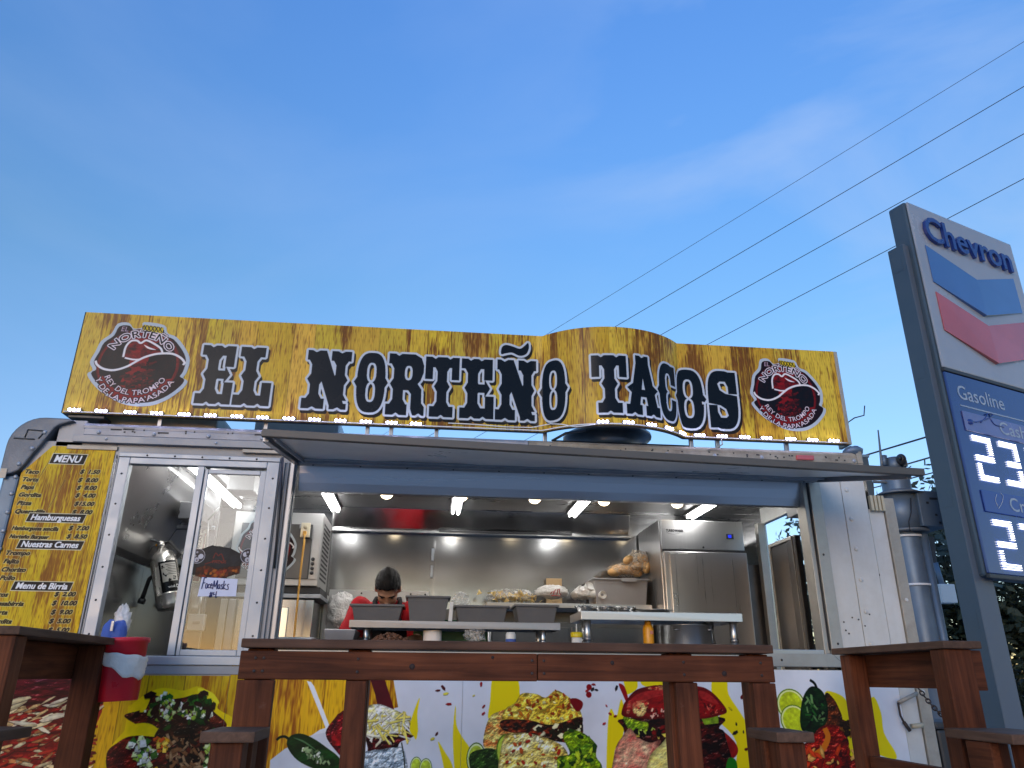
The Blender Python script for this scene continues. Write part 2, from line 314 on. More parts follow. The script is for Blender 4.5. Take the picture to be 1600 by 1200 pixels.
def smooth_poly(pts, n=6):
    pts = [np.array(p, float) for p in pts]; o = []; k = len(pts)
    for i in range(k):
        p0, p1, p2, p3 = pts[i-1], pts[i], pts[(i+1) % k], pts[(i+2) % k]
        for j in range(n):
            t = j/n; o.append(.5*((2*p1)+(-p0+p2)*t+(2*p0-5*p1+4*p2-p3)*t*t+(-p0+3*p1-3*p2+p3)*t**3))
    return o
def smooth_line(pts, n=8):
    pts = [np.array(p, float) for p in pts]; o = []
    q = [2*pts[0]-pts[1]]+pts+[2*pts[-1]-pts[-2]]
    for i in range(1, len(q)-2):
        p0, p1, p2, p3 = q[i-1:i+3]
        for j in range(n):
            t = j/n; o.append(.5*((2*p1)+(-p0+p2)*t+(2*p0-5*p1+4*p2-p3)*t*t+(-p0+3*p1-3*p2+p3)*t**3))
    return o+[pts[-1]]
def soften(a, r):
    for ax in (0, 1):
        p_ = np.pad(a, [(r+1, r) if i == ax else (0, 0) for i in (0, 1)]); cs_ = np.cumsum(p_, ax); n_ = a.shape[ax]
        a = (np.take(cs_, range(2*r+1, 2*r+1+n_), ax)-np.take(cs_, range(0, n_), ax))/(2*r+1)
    return a
class Print:
    def __init__(s, x0, x1, z0, z1, res):
        s.x0, s.z0, s.x1, s.z1, s.r = x0, z0, x1, z1, res
        s.w = int((x1-x0)/res); s.h = int((z1-z0)/res); s.a = np.ones((s.h, s.w, 3), np.float32)
    def px(s, pts): p = np.asarray(pts, float); return np.stack([(p[:, 0]-s.x0)/s.r-.5, (p[:, 1]-s.z0)/s.r-.5], 1)
    def mask(s, pts, out=None):
        q = s.px(pts); lo = np.maximum(np.floor(q.min(0)).astype(int)-1, 0); hi = np.minimum(np.ceil(q.max(0)).astype(int)+2, (s.w, s.h))
        if (hi <= lo).any(): return None
        xs = np.arange(lo[0], hi[0]); ys = np.arange(lo[1], hi[1]); acc = np.zeros((len(ys), len(xs)), np.float32)
        for dx, dy in ((-.25, -.25), (.25, -.25), (-.25, .25), (.25, .25)):
            X = (xs+dx)[None]; Y = (ys+dy)[:, None]; ins = np.zeros(acc.shape, bool)
            for i in range(len(q)):
                (xa, ya), (xb, yb) = q[i-1], q[i]
                if ya == yb: continue
                c = (ya > Y) != (yb > Y); ins ^= c & (X < (xb-xa)*(Y-ya)/(yb-ya)+xa)
            acc += ins
        return (lo, hi, acc/4)
    def put(s, mk, col, al=1., var=0., vs=6, seed=0):
        if mk is None: return
        lo, hi, a = mk; v = s.a[lo[1]:hi[1], lo[0]:hi[0]]; c = np.array(col, np.float32)
        if var:
            nzz = fnoise(v.shape[0], v.shape[1], vs, vs, seed or int(rng.integers(9999)))[..., None]; c = np.clip(c*(1+var*(nzz-.5)*4), 0, 1)
        v += (c-v)*(a[..., None]*al)
    def fill(s, pts, col, al=1., var=0., vs=6, smooth=0): s.put(s.mask(smooth_poly(pts, smooth) if smooth else pts), col, al, var, vs)
    def two(s, pts, c1, c2, cy, cx, thr=.5, soft=.08, smooth=5, seed=0, rel=.34):
        "blob in two colours split by noise"
        mk = s.mask(smooth_poly(pts, smooth) if smooth else pts)
        if mk is None: return
        lo, hi, a = mk; v = s.a[lo[1]:hi[1], lo[0]:hi[0]]; nz_ = fnoise(v.shape[0], v.shape[1], cy, cx, seed or int(rng.integers(9999)))
        t = np.clip((nz_-thr)/soft*.5+.5, 0, 1)[..., None]; c = np.array(c1)*(1-t)+np.array(c2)*t
        n2 = fnoise(v.shape[0], v.shape[1], max(cy*.7, 3), max(cx*.7, 3), int(rng.integers(9999)), 5); gy, gx = np.gradient(n2) if min(n2.shape) > 1 else (n2*0, n2*0)
        sh = np.clip((gy-.6*gx)*max(cy, 5)*1.5*rel, -.4, .5); hl = np.clip(sh-.34, 0, .3)*1.6
        ed = np.clip(soften(a, max(3, int(min(cy, cx)*.45)))*1.7-.7, 0, 1); lum = (1+sh)*(.62+.38*ed)*(1+.10*(rng.random(a.shape)-.5))
        c = np.clip(c*lum[..., None]+hl[..., None]*np.array((1, .95, .85)), 0, 1)
        v += (c-v)*a[..., None]
    def stroke(s, pts, wd, col, al=1., smooth=0, taper=False):
        p = np.asarray(smooth_line(pts, smooth) if smooth else pts, float); t = np.gradient(p, axis=0); t /= np.linalg.norm(t, axis=1)[:, None]+1e-9
        nn = np.stack([-t[:, 1], t[:, 0]], 1); ww = wd/2*np.ones(len(p))
        if taper: ww = ww*np.sin(np.linspace(.15, PI-.15, len(p)))
        s.fill(np.concatenate([p+nn*ww[:, None], (p-nn*ww[:, None])[::-1]]), col, al)
    def disc(s, c, r, col, al=1., n=28, ry=None, var=0): s.fill([(c[0]+r*math.cos(2*PI*k/n), c[1]+(ry or r)*math.sin(2*PI*k/n)) for k in range(n)], col, al, var)
    def scatter(s, region, n, size, cols, k=4, asp=1.6, ang=None, var=0, shadow=.5):
        reg = np.array(region); lo, hi = reg.min(0), reg.max(0); done = 0; tries = 0
        while done < n and tries < n*12:
            tries += 1; c = lo+(hi-lo)*rng.random(2); ins = False
            for i in range(len(reg)):
                (xa, ya), (xb, yb) = reg[i-1], reg[i]
                if (ya > c[1]) != (yb > c[1]) and c[0] < (xb-xa)*(c[1]-ya)/(yb-ya)+xa: ins = not ins
            if not ins: continue
            done += 1; a0 = rng.random()*PI*2 if ang is None else ang+rng.normal()*.25; r = size*(.6+.8*rng.random())
            pts = []
            for i in range(k):
                a = 2*PI*(i+.5)/k; q = (.75+.5*rng.random()); x, y = math.cos(a)*r*asp*q, math.sin(a)*r*q
                pts.append((c[0]+x*math.cos(a0)-y*math.sin(a0), c[1]+x*math.sin(a0)+y*math.cos(a0)))
            s.fill([(x_+size*.12, y_-size*.42) for x_, y_ in pts], (.07, .03, .02), shadow)
            cc = np.array(cols[int(rng.integers(len(cols)))]); s.fill(pts, np.clip(cc*rng.uniform(.78, 1.08), 0, 1), 1., var)
            s.fill([(c[0]+(x_-c[0])*.55-size*.1, c[1]+(y_-c[1])*.45+size*.2) for x_, y_ in pts], np.clip(cc*1.18+.03, 0, 1), .5)
    def tris(s, tr, col, al=1.):
        m_ = np.zeros((s.h, s.w), np.float32)
        for t in tr:
            mk = s.mask(t)
            if mk: lo, hi, a = mk; v = m_[lo[1]:hi[1], lo[0]:hi[0]]; v += a
        m_ = np.clip(m_, 0, 1); s.a += (np.array(col, np.float32)-s.a)*(m_[..., None]*al); return m_
    def mput(s, m_, col, al=1.): s.a += (np.array(col, np.float32)-s.a)*(m_[..., None]*al)
    def image(s, name):
        im = bpy.data.images.new(name, s.w, s.h); buf = np.ones((s.h, s.w, 4), np.float32); buf[..., :3] = np.clip(s.a, 0, 1)
        im.pixels.foreach_set(buf.ravel()); im.update(); return im
def grow(m_, r):
    "dilate a mask by r pixels (round)"
    o = m_.copy(); h, w_ = m_.shape
    for k in range(40):
        for rr in ((r, r*.5) if k % 2 else (r,)):
            dx, dy = int(round(rr*math.cos(2*PI*k/40))), int(round(rr*math.sin(2*PI*k/40)))
            ys, yd = slice(max(0, -dy), h-max(0, dy)), slice(max(0, dy), h-max(0, -dy)); xs, xd = slice(max(0, -dx), w_-max(0, dx)), slice(max(0, dx), w_-max(0, -dx))
            np.maximum(o[yd, xd], m_[ys, xs], out=o[yd, xd])
    return o
def shift(m_, dx, dy):
    o = np.zeros_like(m_); h, w_ = m_.shape
    ys, yd = slice(max(0, -dy), h-max(0, dy)), slice(max(0, dy), h-max(0, -dy)); xs, xd = slice(max(0, -dx), w_-max(0, dx)), slice(max(0, dx), w_-max(0, -dx))
    o[yd, xd] = m_[ys, xs]; return o
def print_mat(name, pr, rough=.3, coat=.2, bump=.0):
    mt, n, l, p = nodes(name); im = n.new('ShaderNodeTexImage'); im.image = pr.image(name); im.extension = 'EXTEND'
    uv = n.new('ShaderNodeUVMap'); l.new(uv.outputs[0], im.inputs[0]); l.new(im.outputs[0], p.inputs['Base Color'])
    tc = n.new('ShaderNodeTexCoord'); nz = n.new('ShaderNodeTexNoise'); nz.inputs['Scale'].default_value = 5; nz.inputs['Detail'].default_value = 5; l.new(tc.outputs['Object'], nz.inputs[0])
    rr = n.new('ShaderNodeMapRange'); rr.inputs['To Min'].default_value = rough-.1; rr.inputs['To Max'].default_value = rough+.12; l.new(nz.outputs[0], rr.inputs[0]); l.new(rr.outputs[0], p.inputs['Roughness'])
    p.inputs['Coat Weight'].default_value = coat; p.inputs['Coat Roughness'].default_value = .25; p.inputs['Specular IOR Level'].default_value = .12
    if bump:
        b = n.new('ShaderNodeBump'); b.inputs['Strength'].default_value = bump; b.inputs['Distance'].default_value = .01; l.new(nz.outputs[0], b.inputs['Height']); l.new(b.outputs[0], p.inputs['Normal'])
    return mt
def uv_by(o, fn):
    "uv per loop from the mesh's own coordinates"
    me = o.data; uv = me.uv_layers.new(name='UVMap')
    for lp in me.loops: uv.data[lp.index].uv = fn(me.vertices[lp.vertex_index].co)
def print_uv(o, pr, org=Vector((0, 0, 0))):
    uv_by(o, lambda c: ((c.x+org.x-pr.x0)/(pr.x1-pr.x0), (c.z+org.z-pr.z0)/(pr.z1-pr.z0)))

_tc = {}
def glyphs(txt, size=1, shear=0, bold=0, extrude=0, stretch=1):
    "text as mesh data: verts (N,3), faces, advance width"
    k = (txt, size, shear, bold, extrude, stretch)
    if k in _tc: return _tc[k]
    c = bpy.data.curves.new('lettering', 'FONT'); c.body = txt; c.size = size; c.shear = shear; c.offset = bold; c.extrude = extrude; c.resolution_u = 3
    o = bpy.data.objects.new('lettering', c); C.objects.link(o); dg = bpy.context.evaluated_depsgraph_get(); dg.update()
    me = o.evaluated_get(dg).to_mesh(); me.calc_loop_triangles()
    v = np.array([q.co[:] for q in me.vertices]).reshape(-1, 3); f = [tuple(p.vertices) for p in me.polygons]; t = [tuple(q.vertices) for q in me.loop_triangles]
    v[:, 0] *= stretch
    o.evaluated_get(dg).to_mesh_clear(); bpy.data.objects.remove(o); bpy.data.curves.remove(c)
    _tc[k] = (v, f, t); return _tc[k]
def text_tris(txt, x, z, size, shear=0, bold=0, align='l', stretch=1, width=None):
    v, f, t = glyphs(txt, 1, shear, bold, 0, stretch); v = v[:, :2]*size; w_ = v[:, 0].max()-v[:, 0].min()
    if width: v[:, 0] *= width/w_; w_ = width
    v[:, 0] += x-v[:, 0].min()-(w_ if align == 'r' else w_/2 if align == 'c' else 0); v[:, 1] += z
    return [v[list(q)] for q in t]
def arc_tris(txt, cx, cz, R, a_mid, size, up_=True, bold=.02, span=2.):
    "text set round a circle, a_mid = angle of its middle (radians), up_: heads outward"
    v, f, t = glyphs(txt, 1, 0, bold, 0, 1); v = v[:, :2]*size; v[:, 0] *= span*R/(v[:, 0].max()-v[:, 0].min()); xm = (v[:, 0].max()+v[:, 0].min())/2
    if up_: a = a_mid-(v[:, 0]-xm)/R; r = R+v[:, 1]
    else: a = a_mid+(v[:, 0]-xm)/R; r = R-v[:, 1]
    q = np.stack([cx+r*np.cos(a), cz+r*np.sin(a)], 1); return [q[list(i)] for i in t]
def planks(pr, x0, x1, wmean, seed, base=(.80, .60, .13), dark=(.40, .22, .05), seam=(.10, .055, .03), tilt=0.):
    "printed yellow planks"
    r = np.random.default_rng(seed); H, W = pr.h, pr.w; xs = pr.x0+(np.arange(W)+.5)*pr.r
    edges = [x0]
    while edges[-1] < x1: edges.append(edges[-1]+wmean*(.55+.9*r.random()))
    grain = fnoise(H, W, 110, 4.5, seed, 4); blot = fnoise(H, W, 150, 55, seed+5, 4); fine = vnoise(H, W, 16, 1.7, seed+4)
    for a, b in zip(edges[:-1], edges[1:]):
        i = (xs >= a) & (xs < b)
        if not i.any(): continue
        g = grain[:, i]; bl = blot[:, i]; ed = np.minimum(xs[i]-a, b-xs[i]); edge = np.clip(1-ed/.03, 0, 1)[None]
        t = np.clip((bl-.52+.22*(r.random()-.5))*2.8+(g-.5)*2.3+edge*.40*r.random()+.10, 0, 1)
        t = np.clip(t+(fine[:, i]-.5)*.8+np.clip(fine[:, i]-.8, 0, 1)*1.6, 0, 1)[..., None]
        j = 1+.12*(r.random()-.5); bb = np.array(base)*j*np.array((1, .96+.1*r.random(), .8+.4*r.random()))
        c = bb*(1-t)+np.array(dark)*t; c = c*(1+.18*(g[..., None]-.5))
        k = np.array([.0035*(.5+r.random())])[0]
        sm = np.clip(1-(xs[i]-a)/k, 0, 1)[None, :, None]*(.45+.55*r.random()); c = c*(1-sm)+np.array(seam)*sm
        pr.a[:, i] = c

# ================================================================== GROUND AND DECK
gb = B(); gb.add([(-400, -400, 0), (400, -400, 0), (400, 400, 0), (-400, 400, 0)], [(0, 1, 2, 3)])
gb.build('ground', T['asphalt'], kind='structure')
B().box(-2.6, 2.6, -1.42, -.12, .40, .55).build('deck', T['deckwood'], bev=.006, kind='structure')

# ================================================================== FOOD TRAILER
tr = thing('food_trailer', 'white and grey food trailer with open serving hatch and yellow food pictures on its side', 'food trailer', (0, 0, 0))
XL, XR, YB, ZC, ZF = -2.34, 2.80, 2.15, 2.93, .75          # ends, back wall, ceiling, floor
WX0, WX1, WZ0, WZ1 = -1.735, -.925, 1.70, 2.745             # sliding window
OX0, OX1, OZ0, OZ1 = -.79, 2.285, 1.745, 2.745              # serving opening
# outer skin
box('wall_panel', T['grey'], tr, -2.27, WX0-.065, 0, .04, .5, 2.83)
box('wall_panel', T['grey'], tr, WX0-.065, OX1+.07, 0, .04, OZ1+.002, 2.83)
box('wall_panel', T['grey'], tr, WX1+.045, OX0, 0, .04, 1.66, OZ1)
box('wall_panel', T['white'], tr, WX0-.065, OX1+.07, 0, .04, .5, 1.66)
box('wall_panel', T['white'], tr, OX1+.07, 2.50, 0, .04, .5, 2.86)
box('wall_panel', T['white'], tr, 2.502, 2.655, -.004, .04, .5, 2.86)
# vertical grooves between window and opening
for x in (-.885, -.862, -.838): box('trim_strip', T['grey'], tr, x-.006, x+.006, -.012, 0, 1.66, 2.75, .003)
for x in (-1.775, -1.79): box('trim_strip', T['grey'], tr, x-.004, x+.004, -.010, 0, 1.66, 2.76, .002)
box('trim_strip', T['steel_dark'], tr, -.82, -.797, -.03, .04, 1.70, 2.76, .004)
# rounded left end: blue-grey corner strip, corner casting
p = [(-2.355, .5), (-2.355, 2.62), (-2.272, 2.62), (-2.272, .5)]
B().prism([(x, -.012, z) for x, z in p], (0, .05, 0)).build('end_post', T['galv'], tr, .012)
cp = [(-2.37, 2.615), (-2.372, 2.74)]+[(-2.20-.172*math.cos(a), 2.79+.168*math.sin(a)) for a in np.linspace(0, PI/2, 9)]+[(-2.08, 2.957), (-2.045, 2.945)]+[(-2.1208, 2.9176), (-2.144, 2.8975), (-2.1681, 2.851), (-2.1963, 2.7935), (-2.2233, 2.7478), (-2.2525, 2.6841), (-2.2773, 2.6467), (-2.307, 2.6311)]
B().prism([(x, -.03, z) for x, z in cp], (0, 2.25, 0)).build('corner_casting', T['corner'], tr, .008)
cv = B()
for a, b in zip([(-2.3404, 2.8289), (-2.284, 2.835), (-2.2775, 2.8805), (-2.2114, 2.8304)], [(-2.2308, 2.8259), (-2.2775, 2.8805), (-2.1943, 2.8764), (-2.1893, 2.869)]):
    cv.tube([(a[0], -.031, a[1]), (b[0], -.031, b[1])], .004, 6)
cv.build('cast_mark', T['black'], tr)
box('corner_filler', T['grey'], tr, -2.13, -1.985, .0, .03, 2.80, 2.956)
box('reflector', T['tan'], tr, -2.366, -2.33, -.034, -.028, 2.60, 2.655, .002)
rv = B()
for x, z in [(-2.1859, 2.8692), (-2.2325, 2.7734), (-2.2791, 2.6831), (-2.2896, 2.6136), (-2.2891, 2.5205), (-2.2845, 2.4184), (-2.2815, 2.3182), (-2.2779, 2.2232)]:
    rv.ball((x, -.031 if z > 2.66 else -.012, z), (.013, .008, .013), 10, 6)
rv.build('rivets', T['alu'], tr, kind='stuff')
# roof and its edge rails
B().box(XL+.16, XR-.03, .062, 2.2, 2.9495, 2.956).build('roof', T['rail_grey'], tr, .01)
def roof_edge(x0, x1, mat):
    b = B(); prof = [(0, 2.905), (-.022, 2.905), (-.024, 2.922), (-.012, 2.938), (.02, 2.946), (.06, 2.946)]
    b.prism([(x0, y, z) for y, z in prof], (x1-x0, 0, 0)).build('roof_edge', mat, tr, .002)
roof_edge(-1.99, .55, T['rail_grey']); roof_edge(.553, 2.62, T['rail_cream'])
box('rail_strip', T['rail_grey'], tr, -1.98, .55, -.028, 0, 2.866, 2.904); box('rail_strip', T['rail_cream'], tr, .553, 2.62, -.028, 0, 2.866, 2.904)
box('rail_strip', T['grey'], tr, -2.03, .55, -.034, 0, 2.822, 2.864); box('rail_strip', T['rail_cream'], tr, .553, 2.655, -.030, 0, 2.822, 2.864)
box('pale_strip', T['tan'], tr, -2.06, -1.79, -.012, -.002, 2.785, 2.808, .002); box('pale_strip', T['tan'], tr, -1.10, -.77, -.03, 0, 2.795, 2.815, .002)
box('end_cap', T['rail_cream'], tr, 2.622, 2.66, -.03, .05, 2.865, 2.95, .008)
B().ball((2.63, .02, 2.955), (.06, .06, .035), 14, 8, lambda d: 1+.25*mnoise.noise(d*3)).build('cap_cover', T['galv'], tr)
rb = B(); sb = B(); r0 = random.Random(3)
for i in range(16):
    x = -1.90+i*.30; rb.ball((x, -.030, 2.882), (.012, .007, .012), 10, 6)
    if i % 2 == 0: sb.ball((x+.05, -.036, 2.842), (.008, .005, .008), 8, 5)
rb.build('rivets', T['alu'], tr, kind='stuff'); sb.build('screws', T['alu_frame'], tr, kind='stuff')
hb = B()
for i in range(70):
    x = -1.86+r0.random()*4.4; wd = r0.choice((.008, .008, .01, .06 if x < 0 else .012)); z = 2.898+r0.uniform(-.012, .008) if wd > .02 else 2.890+r0.uniform(-.012, .012)
    hb.box(x, x+wd, -.0295, -.027, z, z+.009)
hb.build('bolt_holes', T['dark'], tr, kind='stuff')
box('marker_lamp', T['chev_red'], tr, 2.22, 2.33, -.05, -.026, 2.872, 2.902, .006)
# roof things seen under the banner
rvn = B(); rvn.lathe([(.30, .0), (.30, .035), (.24, .035), (.20, .06), (.27, .16), (.30, .17), (.30, .185), (.02, .22)], (1.16, .50, 2.955), 28)
rvn.build('roof_vent', T['steel_dark'], tr)
box('vent_curb', T['black'], tr, .72, 1.60, .12, .9, 2.955, 2.99, .006)
box('air_conditioner', T['white_plastic'], tr, -1.15, -.62, .35, 1.0, 2.955, 3.16, .03); box('roof_duct', T['tan'], tr, -1.98, -1.30, .10, .5, 2.955, 3.08, .02)
# inside shell
box('back_wall', T['steel_wall'], tr, XL+.05, XR-.05, YB, YB+.05, ZF, 2.95)
box('ceiling', T['ceil'], tr, XL+.05, XR-.05, .04, YB, ZC, 2.949)
box('floor', T['steel_dark'], tr, XL+.05, XR-.05, .0, 2.2, .5, ZF)
box('end_wall', T['steel_wall'], tr, XL+.03, XL+.06, .04, YB, ZF, ZC)
B().prism([(-.83, YB-.055, 2.765), (-.83, YB-.140, 2.927), (-.83, YB-.02, 2.927), (-.83, YB-.02, 2.765)], (2.53, 0, 0)).build('hood_strip', T['mirror'], tr, .002)
box('strip_flange', T['steel'], tr, -.83, 1.72, YB-.075, YB-.003, 2.74, 2.762)
box('strip_flange', T['dark'], tr, .06, 1.20, YB-.09, YB-.077, 2.75, 2.768, .002)
box('wall_sheet', T['steel_wall'], tr, -.80, .002, YB-.006, YB-.001, 2.22, 2.738, .001); box('wall_sheet', T['steel_pale'], tr, -.81, 0, YB-.014, YB-.007, 1.6, 2.27, .001)
box('wall_sheet', T['steel_wall'], tr, .03, 1.66, YB-.016, YB-.004, 1.6, 2.70, .004)
sc_ = B()
for x in (-.73, -.55, -.36, -.15, -.03): sc_.ball((x, YB-.015, 2.245), (.008, .005, .008), 8, 5)
sc_.build('screws', T['black'], tr, kind='stuff')
for z0 in (2.38, 2.52): box('hinge', T['alu'], tr, .004, .026, YB-.026, YB-.004, z0, z0+.10)
box('back_panel', T['dark_steel'], tr, .02, 1.77, YB-.03, YB-.017, 1.2, 2.13)  # dark sheet put over the lower wall to stand for shade
# partition box at the left, with sloping soffit
box('partition', T['steel_wall'], tr, -2.06, -1.57, 1.40, 1.43, ZF, ZC)
box('partition', T['steel_wall'], tr, -2.06, -2.03, .045, 1.40, ZF, ZC)
B().prism([(-2.03, .05, 2.93), (-1.72, .05, 2.93), (-1.72, .05, 2.86), (-1.97, .05, 2.36), (-2.03, .05, 2.33)], (0, 1.345, 0)).build('soffit', T['steel'], tr, .004)
box('soffit_trim', T['alu'], tr, -1.97, -1.58, 1.37, 1.398, 2.60, 2.625); box('ledge_box', T['steel_dark'], tr, -1.76, -1.60, 1.10, 1.398, 2.62, 2.74, .006)
# serving opening: brushed frame, header flap
fr = T['tan']
def mitre(name, mat, x0, x1, z0, z1, wd, y0, y1):
    o = [(x0-wd, z0-wd), (x1+wd, z0-wd), (x1+wd, z1+wd), (x0-wd, z1+wd)]; i_ = [(x0, z0), (x1, z0), (x1, z1), (x0, z1)]
    for a in range(4):
        b = (a+1) % 4; g = .0006
        B().prism([(o[a][0], y0, o[a][1]), (o[b][0], y0, o[b][1]), (i_[b][0], y0, i_[b][1]), (i_[a][0], y0, i_[a][1])], (0, y1-y0, 0)).build(name, mat, tr, .002)
T['frame'] = M('hatch_frame_metal', (.40, .385, .35), .42, .55, .1, 8, dirt=(.25, .235, .21), dscale=7, damt=.5)
b = B().prism([(OX1, -.022, OZ0), (OX1+.07, -.022, OZ0-.07), (OX1+.07, -.022, 2.75), (OX1, -.022, 2.75)], (0, .05, 0)).build('opening_frame', T['frame'], tr, .003)
b = B().prism([(OX0, -.022, OZ0-.07), (OX1+.0694, -.022, OZ0-.07), (OX1-.0006, -.022, OZ0), (OX0, -.022, OZ0)], (0, .05, 0)).build('opening_frame', T['frame'], tr, .003)
box('frame_lip', T['frame'], tr, OX1-.035, OX1-.002, -.004, .10, OZ0, 2.745); box('frame_lip', T['dark'], tr, OX1-.010, OX1-.001, -.008, -.005, OZ0+.02, 2.74, 0)
box('frame_lip', T['steel'], tr, OX0+.002, OX1-.036, .0, .12, OZ0-.02, OZ0+.022)
sv = B()
for x, z in ((2.325, 1.80), (2.315, 2.30), (1.98, 1.71), (1.2, 1.71), (.4, 1.71)): sv.ball((x, -.023, z), (.007, .004, .007), 8, 5)
sv.build('screws', T['black'], tr, kind='stuff')
hp = [(.035, 2.748), (.02, 2.745), (.030, 2.70), (.048, 2.65), (.070, 2.605), (.085, 2.598), (.10, 2.603), (.10, 2.748)]
B().prism([(OX0+.01, y, z) for y, z in hp], (OX1-.035-OX0-.01, 0, 0)).build('header_flap', T['steel_brush'], tr, .002)
# inside right: door way in the end wall, open doors
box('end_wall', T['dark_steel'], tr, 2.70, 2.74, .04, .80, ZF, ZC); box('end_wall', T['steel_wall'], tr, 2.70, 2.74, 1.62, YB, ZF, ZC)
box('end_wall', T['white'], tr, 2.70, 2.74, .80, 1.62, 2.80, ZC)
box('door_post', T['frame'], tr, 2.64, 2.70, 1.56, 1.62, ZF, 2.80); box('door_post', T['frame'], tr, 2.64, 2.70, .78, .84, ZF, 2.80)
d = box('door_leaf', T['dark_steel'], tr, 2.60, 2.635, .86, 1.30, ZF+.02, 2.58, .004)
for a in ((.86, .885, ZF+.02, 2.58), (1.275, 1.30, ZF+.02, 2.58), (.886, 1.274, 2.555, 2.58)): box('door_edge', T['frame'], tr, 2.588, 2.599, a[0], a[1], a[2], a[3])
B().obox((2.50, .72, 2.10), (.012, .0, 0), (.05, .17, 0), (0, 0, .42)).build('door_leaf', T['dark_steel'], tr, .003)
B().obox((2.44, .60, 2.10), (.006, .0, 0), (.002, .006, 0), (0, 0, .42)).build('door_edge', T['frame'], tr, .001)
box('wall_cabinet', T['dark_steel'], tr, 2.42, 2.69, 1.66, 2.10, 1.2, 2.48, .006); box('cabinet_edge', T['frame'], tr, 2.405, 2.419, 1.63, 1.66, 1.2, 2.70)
box('jamb', T['dark'], tr, 2.40, 2.69, .16, .30, ZF, 2.74, .004)
box('jamb', T['frame'], tr, 2.32, 2.36, .12, .15, OZ0-.3, 2.62, .003)
box('vent_box', T['white_plastic'], tr, 2.33, 2.41, .25, .40, 2.60, 2.69, .006)
# rear door folded back beside the white wall
box('rear_door', T['white'], tr, 2.668, 2.765, .015, .055, .7, 2.59, .003); box('rear_post', T['tan'], tr, 2.767, 2.835, .0, .06, .6, 2.66, .004)
sh = B()
for i in range(4): sh.box(2.672+i*.024, 2.672+i*.024+.016, -.02, .01, 2.575, 2.67)
sh.build('rear_awning', T['beige'], tr, .003, kind='stuff')
rv = B()
for z in (2.70, 2.52, 2.34, 2.16, 1.98, 1.80): rv.ball((2.535, -.005, z), (.014, .009, .014), 10, 6)
for z in (2.05, 1.80, 1.55): rv.ball((2.80, -.002, z), (.012, .007, .012), 10, 6)
rv.build('rivets', T['white'], tr, kind='stuff')
ho = B()
for x, z in [(2.4446, 1.9456), (2.3897, 1.92), (2.482, 1.9355), (2.5151, 1.9006), (2.3939, 1.8743), (2.4104, 1.857), (2.5538, 1.9651)]: ho.ball((x, -.005, z), (.005, .002, .005), 8, 4)
ho.build('screw_holes', T['dark'], tr, kind='stuff')
box('door_handle', T['dark'], tr, 2.6301, 2.6624, .0, .016, 2.1852, 2.2001, .002)

# sliding window
wn = B(); win = None
fx = dict(bev=.003)
wf = thing  # (alias kept short)
window = box('window', T['alu_frame'], tr, WX0-.03, WX1+.04, -.02, .03, WZ0-.045, WZ0-.002)      # sill rail carries the other pieces
ORG[window.name] = Vector((0, 0, 0))
for a in ((WX0-.03, WX0+.03, WZ0, WZ1), (WX1-.028, WX1+.04, WZ0, WZ1), (WX0+.031, WX1-.029, WZ1-.036, WZ1)): box('window_frame', T['alu_frame'], window, a[0], a[1], -.022, .03, a[2], a[3])
box('window_frame', T['alu'], window, WX0-.032, WX1+.042, -.026, -.001, WZ1+.002, WZ1+.026, .003)
MX = -1.308
box('mullion', T['alu_frame'], window, MX-.026, MX+.012, -.018, .02, WZ0, WZ1-.037)
for a in ((MX+.014, MX+.034, WZ0, WZ1-.05), (WX1-.062, WX1-.03, WZ0, WZ1-.05), (MX+.035, WX1-.063, WZ0, WZ0+.03), (MX+.035, WX1-.063, WZ1-.075, WZ1-.05)): box('sash', T['alu_frame'], window, a[0], a[1], -.008, .018, a[2], a[3])
box('pane', T['glass'], window, MX+.036, WX1-.064, .0, .004, WZ0+.031, WZ1-.076, 0)
sw = B()
for i in range(5): sw.ball((WX0+.12+i*.15, -.027, WZ1+.013), (.006, .004, .006), 8, 4)
for i in range(6):
    z = WZ0+.1+i*.17
    sw.ball((WX0, -.023, z), (.006, .003, .006), 8, 4); sw.ball((WX1+.012, -.023, z), (.006, .003, .006), 8, 4)
sw.build('window_screws', T['black'], window, kind='stuff')
box('window_rail', T['grey'], tr, WX0-.03, WX1+.10, -.012, 0, 1.61, 1.652)

# hatch: raised panel above the opening, a little twisted
ha = [(-.78, -.04, 2.752), (2.33, -.04, 2.758), (2.395, -.87, 2.572), (-.79, -.87, 2.642)]
def hpt(s, t, dz=0):
    a, b_, c, d_ = map(Vector, ha); q = (a*(1-s)+b_*s)*(1-t)+(d_*(1-s)+c*s)*t; q.z += dz; return q
hb = B(); ns = 14; vs = [hpt(i/ns, j/4, dz)+Vector((0, 0, .006*math.sin(i*1.7+j*2))) for dz in (0, .02) for i in range(ns+1) for j in range(5)]
k = (ns+1)*5; fs = []
for i in range(ns):
    for j in range(4):
        q = [i*5+j, i*5+j+1, (i+1)*5+j+1, (i+1)*5+j]; fs += [q, [x+k for x in q][::-1]]
T['hatch_under'] = M('hatch_underside', (.88, .88, .86), .34, .15, .08, 2.5, (1, 1, 1), .04, 6, dirt=(.45, .48, .52), dscale=3, damt=.4)
hatch = hb.add(vs, fs, True).build('hatch', T['hatch_under'], tr, label='raised metal serving hatch')
ORG[hatch.name] = Vector((0, 0, 0))
def bar(name, a, b, mat, w_, h_, par): 
    a, b = Vector(a), Vector(b); d_ = (b-a); s_ = d_.cross(Vector((0, 0, 1))).normalized()
    return B().obox((a+b)/2, d_/2, s_*w_/2, Vector((0, 0, h_/2))).build(name, mat, par, .003)
bar('hatch_edge', hpt(-.004, 1.02, .010), hpt(1.012, 1.02, .010), T['hatch_rail'], .03, .036, hatch)
